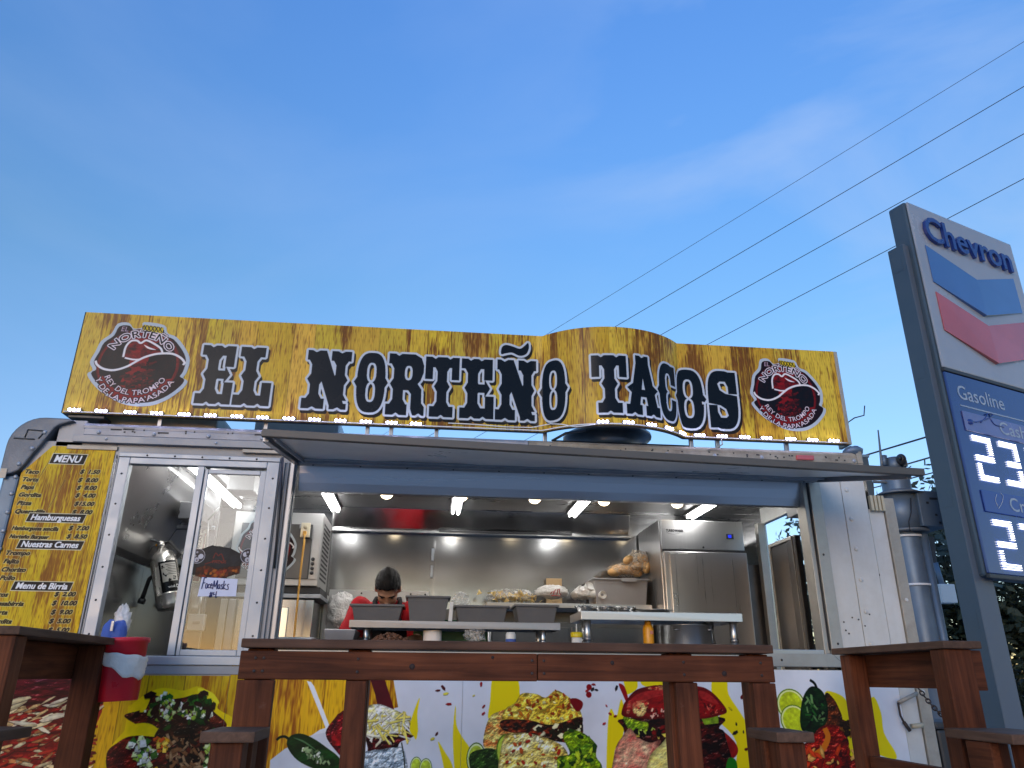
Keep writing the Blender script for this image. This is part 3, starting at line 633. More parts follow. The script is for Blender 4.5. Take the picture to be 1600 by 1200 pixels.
bar('hatch_edge', hpt(0, 0.03, -.012), hpt(0, .98, -.012), T['steel_dark'], .03, .028, hatch); bar('hatch_edge', hpt(.014, .03, -.010), hpt(.014, .98, -.010), T['alu'], .012, .02, hatch)
bar('hatch_edge', hpt(.995, .03, -.012), hpt(.995, .98, -.012), T['steel_dark'], .03, .028, hatch)
bar('hatch_rib', hpt(.004, .05, -.014), hpt(.99, .05, -.014), T['alu'], .06, .02, hatch); bar('hatch_rib', hpt(.018, .16, -.006), hpt(.99, .16, -.006), T['alu'], .015, .012, hatch)
hs = B()
for i in range(12): q = hpt(.03+i*.085, .05, -.026); hs.ball(q, (.006, .006, .004), 8, 4)
hs.build('hatch_screws', T['black'], hatch, kind='stuff')
B().tube([(-.865, -.06, 2.765), (-.852, -.03, 2.40), (-.845, -.02, 2.15)], [.008, .008, .005], 8).build('hatch_strut', T['black'], tr)

# ceiling lamps of the kitchen
for x, y0, y1 in ((-.81, .75, 2.02), (.19, .75, 1.98), (1.18, .75, 1.95), (2.19, .75, 1.88), (-1.60, .15, 1.98)):
    f_ = box('light_bar', T['steel'], tr, x-.05, x+.05, y0-.02, y1+.02, ZC-.022, ZC-.002); ORG[f_.name] = Vector((0, 0, 0))
    for dx in (-.022, .022):
        q = B().tube([(x+dx, y0, ZC-.036), (x+dx, y1, ZC-.036)], .013 if dx > 0 else .008, 10).build('light_tube', T['tube'], f_)
for x in (-.35, .21, .77, 1.31, 1.89):
    f_ = B().lathe([(.07, 0), (.07, -.03), (.055, -.04)], (x, 1.30, ZC-.002), 20).build('lamp_base', T['steel_dark'], tr); ORG[f_.name] = Vector((0, 0, 0))
    B().ball((x, 1.30, ZC-.044), (.047, .047, .040), 18, 10).build('lamp_dome', T['bulb'], f_)

# ------------------------------------------------------------------ printed wrap: menu strip
mn = Print(-2.275, -1.795, 1.60, 2.785, .0016)
planks(mn, -2.4, -1.75, .16, 21, (.86, .70, .10), (.52, .32, .06))
K = (.06, .05, .05)
def mtext(s, xz, size=.031, al='l', width=None, bold=.006):
    tt = text_tris(s, xz[0], xz[1], size, .28, bold, al, 1.18, width); m_ = mn.tris(tt, K); m_ = np.maximum(m_, .65*grow(m_, 1)); halo = grow(m_, 2)-m_; mn.mput(np.clip(halo, 0, 1), (.86, .84, .70), .75); mn.mput(m_, K)
for s_, q in zip(('Taco', 'Torta', 'Papa', 'Gordita', 'Pizza', 'Quesadilla', 'Hamburguesa sencilla', 'Norteño Burguer', 'Trompo', 'Fajita', 'Chorizo', 'Pollo', 'Tacos', 'Quesabirria', 'Torta', 'Gordita', 'Ramen'),
                 [(-2.2482, 2.6368), (-2.2515, 2.5933), (-2.2514, 2.5502), (-2.2513, 2.5075), (-2.2504, 2.4615), (-2.2495, 2.416), (-2.2445, 2.3261), (-2.2468, 2.2815), (-2.2419, 2.1938), (-2.2442, 2.1503), (-2.2434, 2.1073), (-2.2425, 2.0645), (-2.2659, 1.9797), (-2.2673, 1.9347), (-2.2439, 1.8906), (-2.2454, 1.8464), (-2.2222, 1.8029)]):
    mtext(s_, q, size=.028 if len(s_) > 14 else .031, width={'Hamburguesa sencilla': .235, 'Norteño Burguer': .20}.get(s_))
for s_, q in zip(('$  1.50', '$  8.00', '$  8.00', '$  4.00', '$15.00', '$  8.00', '$  7.00', '$  8.50', '$  2.00', '$  10.00', '$  9.00', '$  5.00', '$  5.00'),
                 [(-1.8585, 2.6469), (-1.8592, 2.5994), (-1.8573, 2.556), (-1.8553, 2.5129), (-1.8527, 2.4666), (-1.8535, 2.4206), (-1.8523, 2.3332), (-1.853, 2.2883), (-1.849, 1.9871), (-1.8331, 1.942), (-1.8459, 1.8968), (-1.8459, 1.8521), (-1.8428, 1.8079)]):
    mtext(s_, q, al='r')
for (s_, wd, h_), (x, z) in zip((('MENU', .165, .050), ('Hamburguesas', .275, .040), ('Nuestras Carnes', .31, .040), ('Menu de Birria', .275, .040)), [(-2.0421, 2.6955), (-2.0352, 2.3699), (-2.0329, 2.2258), (-2.0265, 2.0099)]):
    z += .012
    for g_, c_ in ((.004, (.85, .82, .70)), (0, (.05, .05, .06))):
        mn.fill([(x-wd/2-.012-g_, z-.009-g_), (x+wd/2+.004+g_, z-.009-g_), (x+wd/2+.016+g_, z+h_-.004+g_), (x-wd/2-g_, z+h_-.004+g_)], c_)
    m_ = mn.tris(text_tris(s_, x, z, .056 if s_ == 'MENU' else .044, .25, .006, 'c', 1.1, wd-.02), (.93, .93, .93)); mn.mput(grow(m_, 1), (.93, .93, .93), .85)
mp_ = B(); zs = [1.60, 2.50, 2.60, 2.68, 2.77, 2.785]
mp_.prism([(-2.27, -.004, 1.60), (-1.80, -.004, 1.60), (-1.80, -.004, 2.785), (-2.08, -.004, 2.80), (-2.14, -.004, 2.80), (-2.27, -.004, 2.64)], (0, .0025, 0))
o = mp_.build('menu_board', print_mat('menu_print', mn, .40, .03), tr, label='yellow wood-look menu strip with prices'); print_uv(o, mn)

# ------------------------------------------------------------------ printed wrap: food pictures under the window and the hatch
fd = Print(-2.275, 2.655, 1.02, 1.665, .0026)
planks(fd, -2.4, .05, .20, 5, (.86, .68, .08), (.55, .30, .05))
WHT = (.86, .87, .90); YEL = (.93, .84, .03)
wpoly = [(-0.1832, 1.6615), (2.744, 1.6876), (2.6401, 0.8032), (-0.7164, 0.8431), (-0.7016, 1.2338), (-0.5233, 1.3514), (-0.3342, 1.4119), (-0.1334, 1.4584)]
fd.fill(wpoly, WHT, var=.03, vs=60)
fd.fill([(-0.3017, 1.6287), (-0.2265, 1.6293), (-0.1566, 1.4583), (-0.1151, 1.3218), (-0.1968, 1.3218), (-0.2561, 1.5195)], (.30, .05, .09), var=.1, vs=30)
# spit-roasted meat at the left
tro = [(-2.1971, 1.6891), (-1.6559, 1.6945), (-1.6052, 1.4973), (-1.6035, 1.4306), (-1.6256, 1.3502), (-1.6308, 1.264), (-1.6, 1.0408), (-2.0376, 1.0439)]
fd.fill(tro, (.50, .06, .07), var=.45, vs=18)
fd.two([(-2.1971, 1.6891), (-1.6559, 1.6945), (-1.6022, 1.4824), (-1.6738, 1.4747), (-1.7717, 1.4669), (-1.9035, 1.4443), (-2.0368, 1.4658), (-2.1418, 1.4653)], (.22, .03, .07), (.36, .05, .09), 10, 40, .5, .2)
fd.scatter([(-2.1382, 1.4507), (-1.6416, 1.4674), (-1.6204, 1.2497), (-1.6, 1.0408), (-2.0376, 1.0439)], 460, .0075, [(.88, .78, .58), (.84, .70, .46), (.90, .82, .64), (.70, .45, .25), (.70, .16, .10), (.62, .07, .08), (.34, .03, .06), (.45, .05, .07), (.55, .10, .08)], 6, 4.2, .22, .2)
fd.scatter([(-2.1454, 1.48), (-1.6307, 1.4898), (-1.618, 1.3502), (-2.1132, 1.3497)], 20, .010, [(.92, .86, .72), (.86, .78, .58)], 7, 6, .28, .1)
# two tacos
fd.fill([(-1.4791, 1.4236), (-1.4641, 1.4682), (-1.3958, 1.5209), (-1.3292, 1.544), (-1.2248, 1.5333), (-1.1645, 1.5526), (-1.1146, 1.5377), (-1.0431, 1.485), (-1.0416, 1.4474), (-0.9512, 1.3954), (-0.936, 1.3142), (-0.9649, 1.1062), (-1.4201, 1.1086)], (.91, .80, .03), var=.06, vs=24, smooth=4)
fd.fill([(-1.1554, 1.5451), (-1.0805, 1.5227), (-1.042, 1.4775), (-1.0726, 1.4698), (-1.1325, 1.4997)], (.96, .90, .15), smooth=4)
fd.two([(-1.4924, 1.4125), (-1.4496, 1.4311), (-1.4031, 1.4313), (-1.3865, 1.4685), (-1.3703, 1.5098), (-1.2966, 1.4914), (-1.2193, 1.4993), (-1.1507, 1.5147), (-1.0963, 1.4697), (-1.0592, 1.4324), (-0.9875, 1.3731), (-1.0527, 1.3362), (-1.2341, 1.3506), (-1.3912, 1.3651), (-1.4233, 1.3723)], (.17, .05, .05), (.42, .13, .06), 9, 12, .52, .2)
fd.scatter([(-1.1878, 1.4994), (-1.1258, 1.5073), (-1.0726, 1.4698), (-1.0986, 1.4322), (-1.1716, 1.4469)], 60, .013, [(.05, .28, .06), (.12, .42, .09), (.03, .16, .04)], 5, 1.4, None, .2)
fd.scatter([(-1.4031, 1.4313), (-1.3122, 1.5365), (-1.2719, 1.484), (-1.1909, 1.4693), (-1.067, 1.4323), (-1.0772, 1.3951), (-1.2024, 1.3948), (-1.3269, 1.3945)], 130, .012, [(.90, .93, .80), (.80, .88, .55), (.95, .95, .90), (.55, .68, .18), (.13, .34, .09)], 4, 1.1, None, .08)
fd.fill([(-1.5414, 1.193), (-1.5388, 1.2567), (-1.4919, 1.3286), (-1.4464, 1.3723), (-1.3707, 1.3798), (-1.3192, 1.3505), (-1.3437, 1.3141), (-1.4137, 1.2781), (-1.4866, 1.2211), (-1.5058, 1.1648)], (.93, .82, .03), var=.06, vs=24, smooth=4)
fd.fill([(-1.5261, 1.0403), (-1.5455, 1.2141), (-1.4823, 1.2781), (-1.3821, 1.3141), (-0.9916, 1.2923), (-0.9701, 1.0364)], (.88, .76, .03), var=.08, vs=20)
fd.two([(-1.3192, 1.3505), (-1.279, 1.3873), (-1.1237, 1.3913), (-1.0549, 1.3508), (-1.0072, 1.2923), (-1.0552, 1.2489), (-1.05, 1.1631), (-1.1939, 1.1074), (-1.2994, 1.1922), (-1.3322, 1.2924)], (.05, .05, .04), (.27, .12, .07), 9, 14, .54, .2)
fd.two([(-1.5436, 1.2425), (-1.5002, 1.2925), (-1.437, 1.3214), (-1.3129, 1.3141), (-1.2387, 1.2852), (-1.1807, 1.2133), (-1.2982, 1.1852), (-1.3826, 1.1084), (-1.5106, 1.1508)], (.20, .03, .05), (.48, .10, .06), 11, 16, .52, .25)
fd.scatter([(-1.4519, 1.2781), (-1.3987, 1.3214), (-1.3296, 1.278), (-1.3031, 1.2136), (-1.3324, 1.1641), (-1.3944, 1.2138)], 60, .015, [(.94, .95, .88), (.85, .90, .62), (.62, .76, .25), (.20, .40, .12), (.97, .96, .93)], 4, 1.1, None, .06)
fd.scatter([(-1.2667, 1.3142), (-1.084, 1.3361), (-1.0599, 1.1773), (-1.2301, 1.1426)], 130, .009, [(.60, .48, .34), (.10, .08, .06), (.34, .10, .06), (.02, .02, .02), (.45, .30, .18)], 4, 3.2, None, .1)
fd.scatter([(-1.3373, 1.3214), (-1.2655, 1.3069), (-1.2646, 1.2564), (-1.3093, 1.2493)], 26, .010, [(.90, .66, .10), (.80, .30, .08), (.95, .80, .30)], 4, 1.6)
fd.scatter([(-1.0751, 1.2778), (-0.9973, 1.2778), (-0.9725, 1.1062), (-1.0568, 1.1067)], 90, .013, [(.90, .94, .84), (.62, .74, .28), (.16, .38, .10), (.80, .86, .60)], 4, 1.2)
fd.scatter([(-1.4179, 1.5133), (-1.0259, 1.5306), (-1, 1.3509), (-1.4654, 1.3504)], 26, .012, [(.07, .24, .06), (.12, .04, .04)], 5, 2.0)
# knife, green chile, plate and loaded potato
fd.fill([(-0.7439, 1.0349), (-0.754, 1.2122), (-0.6892, 1.2629), (-0.5764, 1.3217), (-0.4265, 1.3515), (-0.3662, 1.0322)], (.80, .82, .86), var=.03, vs=40)
fd.fill([(-0.6136, 1.5833), (-0.5909, 1.578), (-0.5723, 1.5564), (-0.4669, 1.3515), (-0.4473, 1.3143), (-0.4761, 1.3217), (-0.5061, 1.3814)], (.90, .92, .95))
fd.two([(-0.4929, 1.3366), (-0.4482, 1.4116), (-0.4333, 1.4268), (-0.4007, 1.4269), (-0.3838, 1.2332), (-0.4425, 1.2626)], (.22, .02, .06), (.50, .05, .08), 9, 9, .5, .2)
fd.two([(-0.679, 1.2775), (-0.6682, 1.3216), (-0.6176, 1.3328), (-0.5596, 1.3143), (-0.4832, 1.27), (-0.4059, 1.2114), (-0.3987, 1.1319), (-0.5209, 1.1683), (-0.6203, 1.2119)], (.03, .13, .04), (.07, .30, .09), 14, 30, .55, .3, rel=.12)
fd.stroke([(-0.6705, 1.3069), (-0.6958, 1.3194), (-0.7192, 1.3157), (-0.7335, 1.3032)], .012, (.05, .10, .03), smooth=5)
fd.stroke([(-0.6514, 1.3143), (-0.5976, 1.2958), (-0.5297, 1.2554)], .008, (.45, .62, .42), .6, 6, True)
fd.scatter([(-0.602, 1.2628), (-0.5297, 1.2554), (-0.4517, 1.1897), (-0.5404, 1.2044)], 40, .008, [(.85, .88, .80), (.55, .65, .45), (.30, .40, .25)], 4, 2)
fd.fill([(-0.4641, 1.3217), (-0.4164, 1.3292), (-0.4037, 1.2773), (-0.4519, 1.2773)], (.55, .05, .08), var=.3, vs=8)
fd.two([(-0.2968, 1.3517), (-0.2736, 1.2624), (-0.2794, 1.233), (-0.1425, 1.2401), (-0.1132, 1.292), (-0.0454, 1.3219), (-0.0437, 1.3671), (-0.095, 1.3973), (-0.2348, 1.397)], (.10, .02, .04), (.40, .05, .07), 9, 12, .5, .2)
fd.two([(-0.2869, 1.3292), (-0.2962, 1.4501), (-0.2403, 1.4733), (-0.1814, 1.4582), (-0.0881, 1.4202), (-0.0624, 1.405), (-0.0841, 1.3519), (-0.1485, 1.3331), (-0.2288, 1.3143)], (.90, .91, .86), (.93, .88, .45), 10, 14, .62, .2, rel=.25)
fd.scatter([(-0.2945, 1.4272), (-0.0715, 1.4203), (-0.0655, 1.3144), (-0.1775, 1.2771), (-0.2863, 1.3218)], 60, .006, [(.95, .93, .80), (.92, .84, .40), (.97, .96, .90)], 4, 7)
fd.two([(-0.2875, 1.0317), (-0.2949, 1.2257), (-0.2569, 1.255), (-0.1927, 1.2623), (-0.1444, 1.2697), (-0.0861, 1.2474), (-0.0652, 1.0301)], (.78, .84, .88), (.48, .56, .62), 9, 11, .55, .12)
fd.stroke([(-0.1051, 1.292), (-0.0888, 1.2253), (-0.0751, 1.1304)], .006, (.15, .18, .16))
# white field: yellow flames, splashes, limes
for q in ([(-0.0245, 1.5052), (-0.0321, 1.428), (-0.0248, 1.352), (-0.0322, 1.3069), (-0.0454, 1.3219), (-0.0676, 1.3519), (-0.0586, 1.4127)], [(0.166, 1.4672), (0.1734, 1.375), (0.2071, 1.3144), (0.2593, 1.232), (0.2729, 1.0278), (0.1999, 1.0283), (0.1706, 1.1732), (0.1573, 1.3144), (0.1593, 1.3979)],
          [(0.0819, 1.2956), (0.1185, 1.2471), (0.1577, 1.1879), (0.1732, 1.1003), (0.1406, 1.1005), (0.103, 1.2249)], [(0.369, 1.6342), (0.4816, 1.6351), (0.4996, 1.4764), (0.3976, 1.4371), (0.3405, 1.406), (0.3476, 1.4836)], [(0.4472, 1.6027), (0.4734, 1.5551), (0.4979, 1.4764), (0.4484, 1.4684)],
          [(1.0792, 1.6074), (1.1417, 1.6078), (1.148, 1.5592), (1.093, 1.5268), (1.0813, 1.5588)], [(1.1865, 1.6081), (1.3666, 1.6095), (1.3635, 1.5687), (1.1931, 1.5676)], [(1.0565, 1.5026), (1.0707, 1.4314), (1.0567, 1.3223), (1.0104, 1.2534), (0.9865, 1.0961), (0.9612, 1.0962), (0.9757, 1.3531), (0.9972, 1.4548), (1.0262, 1.4155)],
          [(1.5801, 1.611), (1.6534, 1.6116), (1.6588, 1.5298), (1.7131, 1.4413), (1.7576, 1.354), (1.7694, 1.2215), (1.7281, 1.0923), (1.6492, 1.0927), (1.679, 1.2913), (1.5918, 1.4012), (1.6333, 1.4571), (1.5679, 1.5293)]):
    fd.fill(q, YEL, smooth=4)
fd.scatter([(-0.0134, 1.5835), (0.3612, 1.5861), (0.3419, 1.2468), (0.0193, 1.2621)] , 10, .006, [(.55, .03, .06), (.12, .10, .12), (.85, .80, .25), (.30, .06, .08)], 5, 2.2)
fd.scatter([(0.7957, 1.5972), (1.061, 1.5991), (0.9732, 1.1855), (0.9471, 1.3997), (0.843, 1.3995)], 9, .006, [(.50, .03, .07), (.10, .08, .10), (.62, .10, .12)], 5, 2)
fd.scatter([(1.6205, 1.6031), (1.8033, 1.5962), (1.7561, 1.1831), (1.6919, 1.2447)], 9, .006, [(.35, .04, .07), (.10, .08, .10), (.75, .65, .10)], 5, 2.2)
for c in [(0.8826, 1.5616), (0.8797, 1.524)]: fd.disc(c, .015, (.52, .03, .07))
fd.fill([(1.0467, 1.5788), (1.0773, 1.5669), (1.094, 1.5108), (1.0866, 1.4868), (1.0665, 1.5266)], (.58, .05, .08), smooth=4)
for c, rx, ry in zip([(0.2803, 1.2171), (0.4335, 1.2541), (-0.0254, 1.1811), (0.0237, 1.1737)], (.050, .058, .030, .032), (.075, .085, .045, .045)):
    fd.disc(c, rx, (.20, .34, .08), ry=ry); fd.disc(c, rx*.92, (.88, .92, .70), ry=ry*.93); fd.disc(c, rx*.80, (.72, .80, .22), ry=ry*.80, var=.15)
# stuffed sandwich
fd.two([(0.3163, 1.2768), (0.339, 1.3983), (0.3891, 1.437), (0.4657, 1.4373), (0.5004, 1.2766), (0.3835, 1.2467)], (.90, .80, .42), (.75, .30, .10), 9, 12, .6, .2)
fd.two([(0.2432, 1.2172), (0.3166, 1.2618), (0.4001, 1.2542), (0.5008, 1.2017), (0.5015, 1.0262), (0.3217, 1.0274)], (.07, .15, .04), (.16, .30, .07), 10, 14, .5, .2)
fd.disc([(0.4335, 1.2541)][0], .050, (.30, .44, .10), ry=.078); fd.disc([(0.4335, 1.2541)][0], .044, (.72, .80, .25), ry=.070, var=.1)
bun = [(0.4151, 1.3985), (0.4314, 1.4527), (0.4824, 1.4842), (0.5166, 1.5276), (0.5943, 1.5257), (0.646, 1.5085), (0.6985, 1.5445), (0.7547, 1.521), (0.8103, 1.4777), (0.8407, 1.4111), (0.808, 1.38), (0.6789, 1.3666), (0.5765, 1.3542), (0.4915, 1.3756)]
fd.two(bun, (.93, .82, .34), (.88, .70, .14), 14, 18, .5, .3, rel=0.28)
fd.scatter(bun, 70, .007, [(.62, .20, .05), (.95, .90, .60), (.75, .40, .08), (.80, .55, .12)], 5, 1.8)
fd.two([(0.4156, 1.3525), (0.4151, 1.3985), (0.551, 1.3988), (0.679, 1.3759), (0.8261, 1.415), (0.8426, 1.3839), (0.8321, 1.3145), (0.7461, 1.2916), (0.5171, 1.3297)], (.62, .18, .06), (.10, .05, .03), 7, 12, .42, .15)
fd.scatter([(0.585, 1.3604), (0.8253, 1.3839), (0.8237, 1.3222), (0.6358, 1.3221)], 24, .010, [(.93, .90, .70), (.12, .10, .05)], 5, 2)
bun2 = [(0.4163, 1.2993), (0.4917, 1.3373), (0.5849, 1.3297), (0.6866, 1.2993), (0.7455, 1.2613), (0.7613, 1.201), (0.7411, 1.0245), (0.4196, 1.0268)]
fd.two(bun2, (.94, .90, .66), (.85, .70, .22), 16, 20, .55, .3, rel=0.28); fd.scatter(bun2, 40, .007, [(.70, .28, .08), (.97, .94, .80), (.62, .12, .06)], 5, 1.8)
let = [(0.7338, 1.3222), (0.7815, 1.3529), (0.8498, 1.3337), (0.9084, 1.2839), (0.9106, 1.2232), (0.9388, 1.1781), (0.9189, 1.0964), (0.7424, 1.0974), (0.7024, 1.2162), (0.7705, 1.2386)]
fd.two(let, (.55, .68, .06), (.22, .38, .06), 8, 12, .52, .2); fd.scatter(let, 40, .009, [(.72, .80, .15), (.10, .22, .05), (.40, .56, .08)], 5, 2.2)
fd.fill([(0.776, 1.4973), (0.811, 1.5054), (0.8454, 1.4858), (0.8376, 1.4542), (0.8095, 1.4423)], (.45, .04, .07), smooth=4)
# burger
fd.fill([(1.5827, 1.3538), (1.6214, 1.3381), (1.6701, 1.2913), (1.6838, 1.2525), (1.658, 1.2178), (1.609, 1.2141), (1.5774, 1.2526)], (.55, .08, .07), var=.2, vs=10, smooth=4)
fd.two([(1.0695, 1.4078), (1.5933, 1.417), (1.588, 1.3617), (1.6198, 1.3225), (1.5968, 1.0929), (1.0204, 1.0959), (1.0661, 1.3377)], (.08, .03, .03), (.32, .06, .05), 9, 16, .55, .2)
fd.two([(1.0655, 1.4156), (1.1478, 1.3962), (1.1998, 1.3846), (1.1793, 1.3339), (1.1176, 1.3223), (1.0847, 1.361)], (.62, .74, .10), (.40, .55, .08), 8, 10, .5, .2); fd.fill([(1.494, 1.4088), (1.5896, 1.425), (1.5903, 1.3853), (1.5091, 1.3773)], (.48, .60, .12), var=.2, vs=8)
fd.two([(0.9835, 1.0228), (1.01, 1.2458), (1.0567, 1.3223), (1.0978, 1.361), (1.1433, 1.3146), (1.2029, 1.2915), (1.2645, 1.2991), (1.2064, 1.2074), (1.1693, 1.0215)], (.78, .32, .28), (.86, .72, .56), 14, 16, .5, .3, rel=.15)
fd.two([(1.1608, 1.0216), (1.1891, 1.2075), (1.2635, 1.2837), (1.3369, 1.3301), (1.3183, 1.0205)], (.92, .88, .55), (.86, .76, .34), 16, 20, .5, .3, rel=.12)
fd.scatter([(1.1192, 1.3533), (1.3404, 1.377), (1.3363, 1.3224), (1.152, 1.3146)], 30, .010, [(.70, .78, .30), (.45, .06, .05), (.90, .80, .30), (.05, .03, .03)], 5, 2)
btop = [(1.0572, 1.4235), (1.0634, 1.4629), (1.0826, 1.4947), (1.1384, 1.5471), (1.2109, 1.5677), (1.2741, 1.5746), (1.3546, 1.5702), (1.49, 1.5695), (1.5517, 1.5495), (1.6019, 1.5052), (1.6411, 1.4451), (1.594, 1.4234), (1.4938, 1.4065), (1.3338, 1.4085), (1.21, 1.4066), (1.1048, 1.4118)]
fd.two(btop, (.62, .06, .07), (.42, .03, .05), 22, 40, .55, .35, rel=0.1)
for q, c_ in (([(1.1263, 1.487), (1.2065, 1.4953), (1.185, 1.4317), (1.1489, 1.4159), (1.1194, 1.4394)], (.90, .74, .45)), ([(1.091, 1.4868), (1.1135, 1.4949), (1.1018, 1.4393), (1.0812, 1.4314)], (.85, .45, .34)), ([(1.2018, 1.5636), (1.3275, 1.5684), (1.3083, 1.5505), (1.2277, 1.55)], (.90, .62, .40))):
    fd.two(q, c_, (.64, .10, .09), 6, 8, .56, .12, 4)
fd.scatter([(1.1953, 1.4555), (1.3367, 1.448), (1.3341, 1.4124), (1.2103, 1.4121)], 34, .006, [(.93, .72, .62), (.35, .02, .04)], 4, 2); fd.scatter([(1.5025, 1.5047), (1.6235, 1.449), (1.5126, 1.4168)], 20, .006, [(.80, .30, .24), (.35, .02, .04)], 4, 2)
for q in ([(1.0906, 1.4789), (1.1645, 1.5352), (1.3266, 1.5563), (1.3431, 1.5362), (1.207, 1.5033), (1.1246, 1.4552)], [(1.4973, 1.5492), (1.5585, 1.5252), (1.5995, 1.481), (1.5551, 1.4889), (1.5032, 1.5128)]): fd.fill(q, (.80, .22, .20), .45, .2, 6, 4)
fd.fill([(1.6218, 1.2103), (1.6692, 1.1987), (1.658, 1.0926), (1.5968, 1.0929)], (.10, .45, .08), smooth=4)
# green chile and limes at the right
fd.fill([(2.2136, 1.541), (2.2967, 1.5332), (2.3369, 1.4923), (2.3435, 1.419), (2.4107, 1.3228), (2.3881, 1.0888), (2.2256, 1.0897), (2.2387, 1.4026)], (.90, .82, .04), smooth=4); fd.fill([(2.4823, 1.5177), (2.5256, 1.4439), (2.5251, 1.3388), (2.5723, 1.2434), (2.5655, 1.208), (2.4862, 1.2278), (2.3655, 1.2752)], (.90, .82, .04), smooth=4)
for c, r_ in zip([(2.0098, 1.4787), (2.0178, 1.4021)], (.082, .078)):
    fd.disc(c, r_, (.35, .48, .05)); fd.disc(c, r_*.93, (.90, .93, .62)); fd.disc(c, r_*.82, (.74, .80, .12), var=.12)
fd.two([(2.2117, 1.5286), (2.2566, 1.5165), (2.2849, 1.4594), (2.2943, 1.4027), (2.2538, 1.3227), (2.162, 1.3227)], (.42, .16, .04), (.16, .08, .03), 9, 12, .5, .2)
fd.two([(2.05, 1.3702), (2.0704, 1.483), (2.1075, 1.5486), (2.1484, 1.5737), (2.1968, 1.5533), (2.2185, 1.5), (2.2135, 1.4187), (2.1668, 1.3545), (2.0969, 1.3147)], (.02, .09, .03), (.05, .20, .06), 12, 18, .55, .25, rel=.18)
fd.stroke([(2.1706, 1.5655), (2.1602, 1.5903), (2.1373, 1.6068)], .014, (.04, .05, .03), smooth=5); fd.scatter([(2.0981, 1.5157), (2.1912, 1.5162), (2.1925, 1.4025), (2.0946, 1.3623)], 30, .007, [(.35, .50, .28), (.02, .05, .02), (.10, .30, .10)], 4, 3.5)
fd.two([(1.9963, 1.2443), (2.0855, 1.299), (2.1692, 1.3704), (2.2706, 1.3706), (2.3143, 1.2989), (2.3039, 1.236), (2.3678, 1.1813), (2.37, 1.0889), (1.9754, 1.091)], (.60, .07, .03), (.32, .03, .02), 12, 18, .5, .3)
fd.stroke([(2.0742, 1.2208), (2.1513, 1.2519), (2.1974, 1.3148), (2.1864, 1.3624)], .030, (.75, .40, .06), smooth=6); fd.scatter([(2.0367, 1.2754), (2.3628, 1.2594), (2.3532, 1.0967), (1.9942, 1.0984)], 60, .010, [(.75, .20, .05), (.85, .62, .30), (.25, .02, .02), (.50, .05, .02)], 5, 2.4)
fd.scatter([(2.2639, 1.3866), (2.3873, 1.403), (2.375, 1.3307), (2.2919, 1.3307)], 34, .010, [(.30, .14, .05), (.55, .30, .06), (.15, .08, .03)], 5, 2)
mt_food = print_mat('food_print', fd, .38, .05)
for x0, x1 in ((-2.27, -1.005), (-1.003, .20), (.202, 1.42), (1.422, 2.653)):
    o = box('food_print', mt_food, tr, x0, x1, -.007, -.0045, 1.02, 1.604 if x0 < -1.1 else 1.657, 0); print_uv(o, fd)

# ================================================================== BANNER
BC, BR, BH, BSG, BY0 = 1.08, (.44**2+.19**2)/(2*.19), .44, .19, -.02
A0 = math.asin(BH/BR); SB0 = BC-BH; SB1 = SB0+2*A0*BR
def bpt(s, off=0):
    "arc length along the banner -> x, y (off = distance in front of its face)"
    if s < SB0: return s, BY0-off
    if s > SB1: return s-SB1+BC+BH, BY0-off
    a = (s-SB0)/BR-A0; return BC+(BR+off)*math.sin(a), BY0+(BR-BSG)-(BR+off)*math.cos(a)
S0b, S1b, Z0b, Z1b = -2.125, 2.585-2*BH+2*A0*BR, 2.992, 3.632
bp = Print(S0b, S1b, Z0b, Z1b, .002)
planks(bp, S0b-.1, S1b+.1, .155, 31, (.82, .67, .21), (.44, .27, .10))
def sup(cx, cy, rx, ry, n=3.0, k=40): return [(cx+rx*math.copysign(abs(math.cos(t))**(2/n), math.cos(t)), cy+ry*math.copysign(abs(math.sin(t))**(2/n), math.sin(t))) for t in [2*PI*i/k for i in range(k)]]
def rc(x0, x1, y0, y1): return [(x0, y0), (x1, y0), (x1, y1), (x0, y1)]
def stem(a, b, k=.10): return [(a-k, .15), (a, .25), (a, .41), (a-k*.9, .5), (a, .59), (a, .75), (a-k, .85), (b+k, .85), (b, .75), (b, .59), (b+k*.9, .5), (b, .41), (b, .25), (b+k, .15)]
def nb(x, y=0, d=1): return [(x-.09, y), (x, y+.035*d), (x+.09, y)]
OO = [sup(.5, .5, .46, .5, 2.8), [(.07, .40), (-.05, .5), (.07, .60)], [(.93, .40), (1.05, .5), (.93, .60)]]; OHOLE = [sup(.5, .665, .155, .165, 2.6), sup(.5, .335, .155, .165, 2.6), rc(.44, .56, .4, .6)]
